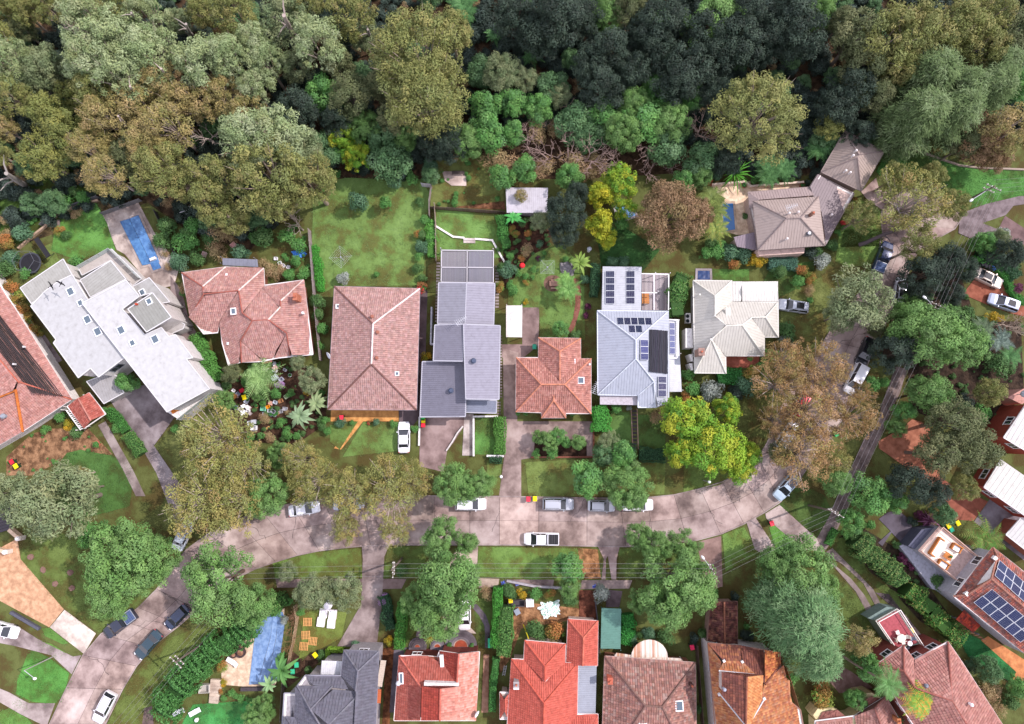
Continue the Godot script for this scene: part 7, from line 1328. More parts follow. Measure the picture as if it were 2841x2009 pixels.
func lone(called:String,label:String,category:String,m:Mesh,material:Material,at:=Vector3.ZERO,turn:=0.0,group:="")->MeshInstance3D:
	var o:=part(self,called,m,material)
	o.position=at
	o.rotation.y=turn
	tag(o,label,category,group)
	return o
func again(o:Node3D,label:String,at:Vector3,turn:=0.0,size:=Vector3.ONE,called:="")->Node3D:
	var r:Node3D=o.duplicate()
	r.name=numbered(called if called else String(o.name).rstrip("0123456789").rstrip("_"))
	add_child(r)
	r.position=at
	r.rotation.y=turn
	r.scale=size
	r.set_meta("label",label)
	return r
func spot(called:String,label:String,category:String,x:float,z:float)->void:
	h=thing(called,label,category,v3(x,0,z))
func P(a:Array,o:=Vector3.ZERO)->PackedVector3Array:
	var p:=PackedVector3Array()
	for i in range(0,a.size(),3):
		p.append(v3(a[i],a[i+1],a[i+2])-o)
	return p
func Q(a:Array,o:=Vector3.ZERO)->PackedVector2Array:
	var p:=PackedVector2Array()
	for i in range(0,a.size(),2):
		p.append(Vector2(a[i]-o.x,a[i+1]-o.z))
	return p
func noise_map(seed_:int,freq:float,octaves:int,ramp:Array,size:=1024,kind:=FastNoiseLite.TYPE_SIMPLEX_SMOOTH)->NoiseTexture2D:
	var f:=FastNoiseLite.new()
	f.seed=seed_
	f.noise_type=kind
	f.frequency=freq
	f.fractal_type=FastNoiseLite.FRACTAL_FBM
	f.fractal_octaves=octaves
	f.fractal_gain=0.62
	var t:=NoiseTexture2D.new()
	t.width=size
	t.height=size
	t.seamless=true
	t.noise=f
	var g:=Gradient.new()
	var offs:=PackedFloat32Array()
	var cols:=PackedColorArray()
	for i in ramp.size():
		offs.append(ramp[i][0])
		cols.append(Color(ramp[i][1]))
	g.offsets=offs
	g.colors=cols
	t.color_ramp=g
	return t
func finish(key:String,rough:float,opts:={})->StandardMaterial3D:
	if mats.has(key):
		return mats[key]
	var m:=StandardMaterial3D.new()
	m.resource_name=key
	m.vertex_color_use_as_albedo=true
	m.roughness=rough
	m.metallic=opts.get("metallic",0.0)
	m.metallic_specular=opts.get("spec",0.4)
	if opts.has("tex"):
		m.albedo_texture=opts.tex
		m.uv1_triplanar=true
		m.uv1_world_triplanar=opts.get("world",true)
		m.uv1_scale=Vector3.ONE*opts.get("scale",0.025)
	if opts.has("height"):
		m.heightmap_enabled=true
		m.heightmap_texture=opts.height
		m.heightmap_scale=opts.get("relief",4.0)
	if opts.has("back"):
		m.backlight_enabled=true
		m.backlight=opts.back
	if opts.has("coat"):
		m.clearcoat_enabled=true
		m.clearcoat=opts.coat
		m.clearcoat_roughness=0.05
	mats[key]=m
	return m
func materials()->void:
	var grain:=noise_map(3,0.02,5,[[0.0,"#bcb8b4"],[0.35,"#e4e2e0"],[0.6,"#f4f3f2"],[1.0,"#ffffff"]])
	var rough_grain:=noise_map(4,0.02,5,[[0.0,"#a8a4a0"],[0.4,"#dcd8d4"],[0.65,"#f0eeea"],[1.0,"#ffffff"]])
	finish("matte",0.85,{"tex":grain,"scale":0.09})
	finish("plain",0.8)
	finish("metal_sheet",0.5,{"tex":noise_map(5,0.018,5,[[0.0,"#d2d0ce"],[0.3,"#eeedec"],[1.0,"#ffffff"]]),"scale":0.05,"spec":0.4})
	finish("tile",0.85,{"tex":rough_grain,"scale":0.06})
	finish("worn_tile",0.9,{"tex":noise_map(15,0.012,5,[[0.0,"#4e4640"],[0.35,"#a89c94"],[0.5,"#e6dcd4"],[0.75,"#ffffff"],[1.0,"#ffe9c8"]]),"scale":0.05})
	finish("wood",0.7,{"tex":grain,"scale":0.3})
	finish("bark",0.9,{"tex":rough_grain,"scale":0.5})
	finish("steel",0.3,{"metallic":0.9})
	finish("glass_pane",0.06,{"spec":0.7})
	finish("cells",0.3,{"spec":0.3})
	finish("rubber",0.85)
	finish("water",0.05,{"spec":0.5})
	finish("sheet",0.4,{"tex":noise_map(16,0.01,4,[[0.0,"#bcc8d8"],[0.5,"#e8eef6"],[0.62,"#ffffff"],[1.0,"#ffffff"]]),"scale":0.11,"height":noise_map(26,0.006,3,[[0.0,"#000000"],[1.0,"#ffffff"]],512),"relief":14.0})
	finish("cloth",0.9)
	finish("lawn",0.95,{"tex":noise_map(7,0.006,6,[[0.0,"#b09078"],[0.34,"#baa688"],[0.48,"#c0c49e"],[0.6,"#d0d8b4"],[0.8,"#dce4c4"],[1.0,"#eef2d8"]]),"scale":0.03,"height":noise_map(27,0.09,4,[[0.0,"#000000"],[1.0,"#ffffff"]],1024),"relief":5.0})
	finish("earth",0.97,{"tex":noise_map(8,0.02,6,[[0.0,"#6a5c4c"],[0.35,"#988874"],[0.5,"#b8a894"],[0.7,"#d4c4ae"],[1.0,"#f4e8d6"]]),"scale":0.035,"height":noise_map(28,0.05,5,[[0.0,"#000000"],[1.0,"#ffffff"]],1024),"relief":12.0})
	finish("concrete",0.85,{"tex":noise_map(9,0.006,6,[[0.0,"#7c7272"],[0.3,"#b0a6a4"],[0.5,"#d2cac8"],[0.7,"#ece6e4"],[1.0,"#ffffff"]]),"scale":0.03})
	finish("asphalt",0.9,{"tex":noise_map(10,0.01,6,[[0.0,"#868080"],[0.5,"#cac6c4"],[1.0,"#ffffff"]]),"scale":0.04})
	finish("paver",0.85,{"tex":noise_map(11,0.015,6,[[0.0,"#b8a89e"],[0.4,"#d8cac0"],[0.7,"#f0e8e0"],[1.0,"#ffffff"]]),"scale":0.05})
	for k in ["leaf","leaf_deep"]:
		finish(k,0.62,{"back":Color(0.42,0.44,0.3) if k=="leaf" else Color(0.26,0.28,0.2),"spec":0.35})
	finish("needle",0.75,{"back":Color(0.4,0.45,0.3),"spec":0.2})
func M(key:String)->Material:
	return mats[key]
func paint(hex:String)->Material:
	var key:="paint"+hex
	if not mats.has(key):
		var m:=StandardMaterial3D.new()
		m.resource_name="car_paint"
		m.albedo_color=Color(hex)
		m.roughness=0.35
		m.metallic=0.15
		m.clearcoat_enabled=true
		m.clearcoat=0.8
		m.clearcoat_roughness=0.06
		mats[key]=m
	return mats[key]
var lawns:=[]
func grass()->void:
	rng.seed=5
	var b:=Mb.new()
	for k in 11:
		var d:=v3(rng.randfn(),0,rng.randfn())*0.16
		var s:=v3(rng.randfn(),0,rng.randfn()).normalized()*0.03
		b.tri(d-s,d+s,d*1.3+v3(rng.randfn()*0.06,rnd(0.05,0.13),rng.randfn()*0.06),Color.WHITE)
	var at:Array[Transform3D]=[]
	var tint:=PackedColorArray()
	for e in lawns:
		var q:PackedVector2Array=Geometry2D.offset_polygon(e[0],0.14)[0]
		var r:=Rect2(q[0],Vector2.ZERO)
		for c in q:
			r=r.expand(c)
		for k in int(r.get_area()*7.0):
			var p:=r.position+Vector2(rng.randf(),rng.randf())*r.size
			if Geometry2D.is_point_in_polygon(p,q):
				at.append(Transform3D(Basis(Vector3.UP,rng.randf()*TAU).scaled(Vector3.ONE*rnd(0.6,1.5)),v3(p.x,0.05,p.y)))
				tint.append(vary(e[1]*0.8,0.22))
	var mm:=MultiMesh.new()
	mm.transform_format=MultiMesh.TRANSFORM_3D
	mm.use_colors=true
	mm.mesh=b.mesh()
	mm.instance_count=at.size()
	for i in at.size():
		mm.set_instance_transform(i,at[i])
		mm.set_instance_color(i,tint[i])
	var o:=MultiMeshInstance3D.new()
	o.name="grass"
	o.multimesh=mm
	o.material_override=M("needle")
	add_child(o)
	tag(o,"short grass blades growing over the lawns and verges","","","stuff")
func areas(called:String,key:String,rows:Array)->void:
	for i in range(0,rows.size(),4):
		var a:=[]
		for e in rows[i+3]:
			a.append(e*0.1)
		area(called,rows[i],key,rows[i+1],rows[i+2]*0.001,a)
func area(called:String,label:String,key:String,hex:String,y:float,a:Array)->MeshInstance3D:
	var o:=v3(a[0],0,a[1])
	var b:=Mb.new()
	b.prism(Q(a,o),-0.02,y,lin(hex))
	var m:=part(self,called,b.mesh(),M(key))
	m.position=o
	tag(m,label,"","","structure")
	if called=="lawn":
		lawns.append([Q(a),lin(hex)])
	return m
func slabs(parent:Node3D,called:String,a:Array,n:int,across:int,key:String,hex:String,top:float,gap:float,dv:=0.08)->void:
	var q:=Q(a,parent.position)
	for i in n:
		for k in across:
			var s0:=float(i)/n
			var s1:=float(i+1)/n
			var t0:=float(k)/across
			var t1:=float(k+1)/across
			var c:=[]
			for st in [[s0,t0],[s0,t1],[s1,t1],[s1,t0]]:
				c.append(q[0].lerp(q[1],st[1]).lerp(q[3].lerp(q[2],st[1]),st[0]))
			var mid:Vector2=(c[0]+c[1]+c[2]+c[3])*0.25
			var p:=PackedVector2Array()
			for e in c:
				var d:Vector2=e-mid
				p.append(e-d.normalized()*gap)
			var b:=Mb.new()
			b.prism(p,-0.03,top+rnd(-0.003,0.003),vary(lin(hex),dv))
			part(parent,called,b.mesh(),M(key))
func street(a:Array,e:Array)->void:
	h=thing("road","pinkish grey concrete street laid in separate slabs","road")
	h.set_meta("kind","structure")
	for i in range(0,a.size()-2,2):
		var l:=(Vector2(a[i],a[i+1]).distance_to(Vector2(a[i+2],a[i+3]))+Vector2(e[i],e[i+1]).distance_to(Vector2(e[i+2],e[i+3])))*0.5
		slabs(h,"road_slab",[a[i],a[i+1],e[i],e[i+1],e[i+2],e[i+3],a[i+2],a[i+3]],maxi(1,roundi(l/5.5)),2,"concrete",["#bcaea6","#b6a8a2","#c2b4ac"][(i/2) % 3],0.03,0.03,0.1)
		if i % 4==0 and i>2:
			var b:=Mb.new()
			var p:=Vector2(a[i],a[i+1]).lerp(Vector2(e[i],e[i+1]),rnd(0.0,0.5))
			var d:=(Vector2(e[i],e[i+1])-Vector2(a[i],a[i+1])).normalized().rotated(rnd(-0.7,0.7))
			for k in 9:
				var n:=p+d.rotated(rnd(-0.7,0.7))*rnd(0.25,0.7)
				b.bar(v3(p.x,0.036,p.y),v3(n.x,0.036,n.y),rnd(0.03,0.07),0.006,lin("#4a4442"))
				p=n
			part(h,"crack",b.mesh(),M("plain"),"stuff")
	for k in 2:
		low_wall("kerb",["left","right"][k]+"-hand concrete kerb of the street",(a if k==0 else e).slice(0,-2),0.16,0.115,"#b4aaa6","concrete","kerb")
		get_child(get_child_count()-1).set_meta("kind","structure")
func frame_of(p:PackedVector3Array)->Transform3D:
	var nn:=Vector3.ZERO
	for i in p.size():
		var a:=p[i]
		var b:=p[(i+1) % p.size()]
		nn+=v3((a.y-b.y)*(a.z+b.z),(a.z-b.z)*(a.x+b.x),(a.x-b.x)*(a.y+b.y))
	nn=nn.normalized()
	if nn.y<0.0:
		nn=-nn
	var x:=(p[1]-p[0])
	x.y=0.0
	if absf(p[1].y-p[0].y)>0.08 and nn.y<0.9995:
		x=Vector3.UP.cross(nn)
	x=(x-nn*x.dot(nn)).normalized()
	var y:=nn.cross(x)
	if y.y<-0.001:
		x=-x
		y=-y
	var mid:=Vector3.ZERO
	for e in p:
		mid+=e
	return Transform3D(Basis(x,y,nn),mid/p.size())
func flat_of(p:PackedVector3Array,t:Transform3D)->PackedVector2Array:
	var r:=PackedVector2Array()
	var inv:=t.affine_inverse()
	for e in p:
		var q:=inv*e
		r.append(Vector2(q.x,q.y))
	if Geometry2D.is_polygon_clockwise(r):
		r.reverse()
	return r
func deck(b:Mb,poly:PackedVector2Array,t:Transform3D,lift:float,col:Color)->void:
	var k:=Geometry2D.triangulate_polygon(poly)
	for i in range(0,k.size(),3):
		b.up(t*v3(poly[k[i]].x,poly[k[i]].y,lift),t*v3(poly[k[i+1]].x,poly[k[i+1]].y,lift),t*v3(poly[k[i+2]].x,poly[k[i+2]].y,lift),col)
func tiles(house:Node3D,a:Array,cols:Array,worn:=false,dv:=0.16,w:=0.31,course:=0.36)->void:
	var p:=face(a)
	var t:=frame_of(p)
	var poly:=flat_of(p,t)
	var pal:=[]
	for h in cols:
		pal.append(lin(h))
	var b:=Mb.new()
	deck(b,poly,t,-0.05,pal[0]*0.6)
	var lo:=poly[0]
	var hi:=poly[0]
	for e in poly:
		lo=lo.min(e)
		hi=hi.max(e)
	var rolls:=[[0.0,0.0],[0.55,0.0],[0.78,0.075],[1.0,0.0]]
	var v0:=lo.y-0.02
	var row:=0
	while v0<hi.y:
		var v1:=v0+course
		var u0:=lo.x-w*rng.randf()*0.05
		while u0<hi.x:
			var col:=vary(pal[rng.randi() % pal.size()],dv)
			var cell:=PackedVector2Array([Vector2(u0,v0),Vector2(u0+w,v0),Vector2(u0+w,v1),Vector2(u0,v1)])
			var whole:=true
			for e in cell:
				if not Geometry2D.is_point_in_polygon(e,poly):
					whole=false
					break
			var lift:=rnd(0.045,0.06)
			if whole:
				for k in 3:
					var ua:float=u0+w*rolls[k][0]
					var ub:float=u0+w*rolls[k+1][0]
					var ha:float=rolls[k][1]
					var hb:float=rolls[k+1][1]
					b.quad(t*v3(ua,v0,ha+lift),t*v3(ub,v0,hb+lift),t*v3(ub,v1,hb),t*v3(ua,v1,ha),col)
					b.quad(t*v3(ua,v0,ha-0.02),t*v3(ub,v0,hb-0.02),t*v3(ub,v0,hb+lift),t*v3(ua,v0,ha+lift),col)
			else:
				for piece in Geometry2D.intersect_polygons(cell,poly):
					var k3:=Geometry2D.triangulate_polygon(piece)
					for i in range(0,k3.size(),3):
						var q:=[]
						for m in 3:
							var e:Vector2=piece[k3[i+m]]
							q.append(t*v3(e.x,e.y,0.012+lift*(v1-e.y)/course))
						b.up(q[0],q[1],q[2],col)
			u0+=w
		v0=v1
		row+=1
	part(house,"roof_tiles",b.mesh(),M("worn_tile" if worn else "tile"),"stuff")
func sheeting(house:Node3D,a:Array,hex:String,gap:=0.45,along:=true,called:="roof_sheet",rib:=0.035)->void:
	var p:=face(a)
	var t:=frame_of(p)
	var poly:=flat_of(p,t)
	var col:=lin(hex)
	var b:=Mb.new()
	deck(b,poly,t,0.0,col)
	var pan:=part(house,called,b.mesh(),M("metal_sheet"))
	var r:=Mb.new()
	var lo:=poly[0]
	var hi:=poly[0]
	for e in poly:
		lo=lo.min(e)
		hi=hi.max(e)
	var u:=(lo.x if along else lo.y)+gap*0.5
	while u<(hi.x if along else hi.y):
		var line:=PackedVector2Array([Vector2(u,lo.y-1.0),Vector2(u,hi.y+1.0)]) if along else PackedVector2Array([Vector2(lo.x-1.0,u),Vector2(hi.x+1.0,u)])
		for s in Geometry2D.intersect_polyline_with_polygon(line,poly):
			var e0:Vector2=s[0]
			var e1:Vector2=s[s.size()-1]
			var d:=(e1-e0).normalized()*0.01
			var g:=Vector2(d.y,-d.x).normalized()*0.03
			var f0:=v3(e0.x+d.x,e0.y+d.y,0)
			var f1:=v3(e1.x-d.x,e1.y-d.y,0)
			var g3:=v3(g.x,g.y,0)
			var h3:=v3(0,0,rib)
			var i3:=g3*0.5
			r.quad(t*(f0+g3),t*(f1+g3),t*(f1+i3+h3),t*(f0+i3+h3),col)
			r.quad(t*(f0+i3+h3),t*(f1+i3+h3),t*(f1-i3+h3),t*(f0-i3+h3),col)
			r.quad(t*(f0-i3+h3),t*(f1-i3+h3),t*(f1-g3),t*(f0-g3),col)
		u+=gap
	if r.v.size():
		var o:=part(pan,"sheet_ribs",r.mesh(),M("metal_sheet"),"stuff")
func caps(lines:Array,hex:String,r:=0.13,key:="tile")->void:
	for l in lines:
		var p:=face(l)
		var b:=Mb.new()
		for i in p.size()-1:
			var d:=p[i+1]-p[i]
			var n:=maxi(1,int(d.length()/0.42))
			for k in n:
				var a:=p[i]+d*(float(k)/n)
				var e:=p[i]+d*(float(k+1)/n+0.01)
				b.tube(pa([a+Vector3.UP*0.03,e+Vector3.UP*0.03]),pf([r*1.08,r*0.9]),8,vary(lin(hex),0.1))
		part(h,"ridge_capping",b.mesh(),M(key))
func face(ix:Array)->PackedVector3Array:
	var p:=PackedVector3Array()
	for i in ix:
		p.append(pv[i]-h.position)
	return p
func tiled(faces:Array,cols:String,worn:=false,dv:=0.16,w:=0.31,course:=0.36)->void:
	for f in faces:
		tiles(h,f,cols.split(" "),worn,dv*0.65,w,course)
func sheeted(faces:Array,hex:String,gap:=0.45,along:=true,called:="roof_sheet",rib:=0.035)->void:
	for f in faces:
		sheeting(h,f,hex,gap,along,called,rib)
func dwell(called:String,label:String,category:String,a:Array,eave:float,wall:String,over:float,gut:String,win:Array)->void:
	var q:=Q(a)
	var mid:=Vector2.ZERO
	for e in q:
		mid+=e/q.size()
	h=thing(called,label,category,v3(mid.x,0,mid.y))
	if wall:
		var ins:=[]
		for e in Geometry2D.offset_polygon(q,-over,Geometry2D.JOIN_MITER)[0]:
			ins.append_array([e.x,e.y])
		block(h,ins,-0.1,eave-0.08,wall)
		var sof:=[]
		for e in Geometry2D.offset_polygon(q,-0.06,Geometry2D.JOIN_MITER)[0]:
			sof.append_array([e.x,e.y])
		block(h,sof,eave-0.16,eave-0.09,"#e4e0da","soffit")
		if win.size():
			win.insert(0,ins)
			win.insert(0,h)
			openings.bindv(win).call()
	if gut:
		var g:=[]
		for e in q:
			g.append_array([e.x,eave+0.02,e.y])
		gutter(h,g,gut)
func row(o:Node3D,a:Array,n:int,fill:float,y0:float,y1:float,hexs:String,called:String,key:String)->void:
	var q:=Q(a,o.position)
	var pal:=hexs.split(" ")
	for i in n:
		var s:=(i+0.5-fill*0.5)/n
		var e:=(i+0.5+fill*0.5)/n
		var b:=Mb.new()
		b.prism(PackedVector2Array([q[0].lerp(q[1],s),q[0].lerp(q[1],e),q[3].lerp(q[2],e),q[3].lerp(q[2],s)]),y0,y1+0.003*(i % 3),vary(lin(pal[i % pal.size()]),0.06))
		part(o,called,b.mesh(),M(key))
func gutter(house:Node3D,a:Array,hex:String,w:=0.14,closed:=true)->void:
	var p:=P(a,house.position)
	for i in (p.size() if closed else p.size()-1):
		var e:=p[(i+1) % p.size()]
		bar_part(house,"gutter",M("plain"),p[i]-Vector3.UP*(0.05+0.004*(i % 3)),e-Vector3.UP*(0.05+0.004*(i % 3)),w,0.13,lin(hex))
func block(house:Node3D,a:Array,y0:float,y1:float,hex:String,called:="wall",key:="matte")->MeshInstance3D:
	var b:=Mb.new()
	b.prism(Q(a,house.position),y0,y1,lin(hex))
	return part(house,called,b.mesh(),M(key))
func box_at(house:Node3D,called:String,at:Array,size:Array,hex:String,turn:=0.0,key:="matte")->MeshInstance3D:
	var b:=Mb.new()
	b.box(Vector3.ZERO,v3(size[0],size[1],size[2]),lin(hex))
	var o:=part(house,called,b.mesh(),M(key))
	o.position=v3(at[0],at[1],at[2])-house.position
	o.rotation.y=turn
	return o
func openings(house:Node3D,a:Array,y:float,w:=1.5,h:=1.2,hex:="#e8e6e2",each:=3.4)->void:
	var p:=Q(a,house.position)
	if Geometry2D.is_polygon_clockwise(p):
		p.reverse()
	for i in p.size():
		var s:=p[i]
		var e:=p[(i+1) % p.size()]
		var l:=s.distance_to(e)
		if l<3.0:
			continue
		var d:=(e-s)/l
		var out:=Vector2(d.y,-d.x)
		var n:=maxi(1,int(l/each))
		for k in n:
			var m:=s+d*l*(k+0.5)/n
			var fb:=Mb.new()
			for q in [[0.0,h*0.5,w+0.12,0.1],[0.0,-h*0.5,w+0.2,0.1],[-w*0.5,0.0,0.09,h],[w*0.5,0.0,0.09,h],[0.0,0.0,0.06,h]]:
				fb.box(v3(q[0],q[1],0.03),v3(q[2],q[3],0.1),lin(hex))
			var f:=part(house,"window",fb.mesh(),M("plain"))
			f.position=v3(m.x,y,m.y)
			f.rotation.y=atan2(out.x,out.y)
			box_part(f,"pane",M("glass_pane"),v3(0,0,0.015),v3(w-0.08,h-0.1,0.03),Color(0.03,0.035,0.04))
func skylight(house:Node3D,at:Array,turn:float,w:=0.9,l:=1.1,hex:="#dfe2e4")->void:
	var o:=v3(at[0],at[1],at[2])-house.position
	var f:=Mb.new()
	f.box(v3(0,0.08,l*0.5),v3(w+0.12,0.2,0.12),lin(hex))
	f.box(v3(0,0.08,-l*0.5),v3(w+0.12,0.2,0.12),lin(hex))
	f.box(v3(w*0.5,0.079,0),v3(0.12,0.2,l-0.12),lin(hex))
	f.box(v3(-w*0.5,0.079,0),v3(0.12,0.2,l-0.12),lin(hex))
	var m:=part(house,"skylight",f.mesh(),M("plain"))
	m.position=o
	m.rotation.y=turn
	box_part(m,"pane",M("glass_pane"),v3(0,0.1,0),v3(w-0.1,0.03,l-0.1),Color(0.08,0.12,0.15))
func vent_pipe(house:Node3D,at:Array,r:float,h:float,hex:String,called:="roof_vent")->void:
	var b:=Mb.new()
	b.disc(Vector3.ZERO,r*0.7,-0.2,h,lin(hex),12)
	b.disc(v3(0,h,0),r,0.0,r*0.7,lin(hex),12,r*0.55)
	var o:=part(house,called,b.mesh(),M("plain"))
	o.position=v3(at[0],at[1],at[2])-house.position
func dish(house:Node3D,at:Array,turn:float,r:=0.45)->void:
	var b:=Mb.new()
	var ax:=v3(cos(turn),0.5,sin(turn)).normalized()
	var s:=ax.cross(Vector3.UP).normalized()
	var u:=s.cross(ax)
	var last:=[]
	for i in 4:
		var ring:=[]
		for k in 16:
			var rr:=r*(i+1)/4.0
			ring.append(ax*(rr*rr*0.5/r)+s*cos(TAU*k/16)*rr+u*sin(TAU*k/16)*rr+Vector3.UP*0.5)
		for k in 16:
			if i==0:
				b.tri(Vector3.UP*0.5,ring[(k+1) % 16],ring[k],lin("#c8ccd0"))
			else:
				b.quad(last[k],last[(k+1) % 16],ring[(k+1) % 16],ring[k],lin("#c8ccd0"))
		last=ring
	b.bar(v3(0,-0.3,0),v3(0,0.5,0),0.05,0.05,lin("#808488"))
	b.bar(v3(0,0.3,0),ax*0.5+Vector3.UP*0.4,0.03,0.03,lin("#808488"))
	var o:=part(house,"satellite_dish",b.mesh(),M("plain"))
	o.position=v3(at[0],at[1],at[2])-house.position
func aerial(house:Node3D,at:Array,turn:float)->void:
	var b:=Mb.new()
	b.bar(v3(0,-0.3,0),v3(0,1.6,0),0.05,0.05,lin("#b8bcc0"))
	b.bar(v3(-0.9,1.55,0),v3(0.9,1.55,0),0.04,0.04,lin("#b8bcc0"))
	for k in 7:
		b.bar(v3(-0.85+k*0.28,1.57,-0.5+k*0.04),v3(-0.85+k*0.28,1.57,0.5-k*0.04),0.03,0.03,lin("#c8ccd0"))
	var o:=part(house,"aerial",b.mesh(),M("plain"))
	o.position=v3(at[0],at[1],at[2])-house.position
	o.rotation.y=turn
func solar(house:Node3D,a:Array,nx:int,ny:int,lift:=0.12,hex:="#262c44")->void:
	var p:=P(a,house.position)
	var ex:=(p[1]-p[0])/nx
	var ey:=(p[2]-p[0])/ny
	var nn:=ex.cross(ey).normalized()
	if nn.y<0.0:
		nn=-nn
	for i in nx:
		for k in ny:
			var o:=p[0]+ex*(i+0.5)+ey*(k+0.5)+nn*lift
			var bs:=Basis(ex.normalized(),nn,ex.normalized().cross(nn))
			var lx:=ex.length()-0.03
			var ly:=ey.length()-0.03
			var m:=box_part(house,"solar_panel",M("plain"),Vector3.ZERO,v3(lx,0.04,ly),lin("#c4c8cc"))
			m.transform=Transform3D(bs,o)
			var g:=Mb.new()
			var cx:=maxi(3,int(lx/0.24))
			var cy:=maxi(3,int(ly/0.24))
			var base:=vary(lin(hex),0.12)
			for u in cx:
				for w in cy:
					var wx:=(lx-0.08)/cx
					var wy:=(ly-0.08)/cy
					g.box(v3(-lx*0.5+0.04+wx*(u+0.5),0.024,-ly*0.5+0.04+wy*(w+0.5)),v3(wx-0.012,0.012,wy-0.012),base)
			part(m,"solar_cells",g.mesh(),M("cells"),"stuff")
func heater(house:Node3D,a:Array,n:int,hex:="#2c2a30",w:=0.09,called:="heater_tube")->void:
	var p:=P(a,house.position)
	for i in n:
		var t:=(i+0.5)/n
		var s:=p[0].lerp(p[1],t)
		var e:=p[3].lerp(p[2],t)
		var path:=PackedVector3Array()
		var rad:=PackedFloat32Array()
		for k in 9:
			path.append(s.lerp(e,k/8.0)+v3(rnd(-0.04,0.04),0.1,rnd(-0.04,0.04)))
			rad.append(w)
		var b:=Mb.new()
		b.tube(path,rad,5,vary(lin(hex),0.2))
		part(house,called,b.mesh(),M("rubber"))
func leaves(v:PackedVector3Array,c:PackedColorArray,ix:PackedInt32Array,o:Vector3,nn:Vector3,l:float,w:float,col:Color)->void:
	var s:=nn.cross(v3(rnd(-1,1),rnd(-1,1),rnd(-1,1)))
	if s.length()<0.05:
		s=nn.cross(Vector3.RIGHT)
	s=s.normalized()
	var u:=s.cross(nn).normalized()
	var k:=v.size()
	v.append(o-s*l*0.5)
	v.append(o-u*w*0.5-nn*w*0.2)
	v.append(o+s*l*0.5)
	v.append(o+u*w*0.5-nn*w*0.2)
	for i in 4:
		c.append(col)
	ix.append_array([k,k+1,k+2,k,k+2,k+3])
func leaf_mesh(v:PackedVector3Array,c:PackedColorArray,ix:PackedInt32Array)->ArrayMesh:
	var a:=[]
	a.resize(Mesh.ARRAY_MAX)
	a[Mesh.ARRAY_VERTEX]=v
	a[Mesh.ARRAY_COLOR]=c
	a[Mesh.ARRAY_INDEX]=ix
	var m:=ArrayMesh.new()
	m.add_surface_from_arrays(Mesh.PRIMITIVE_TRIANGLES,a)
	return m
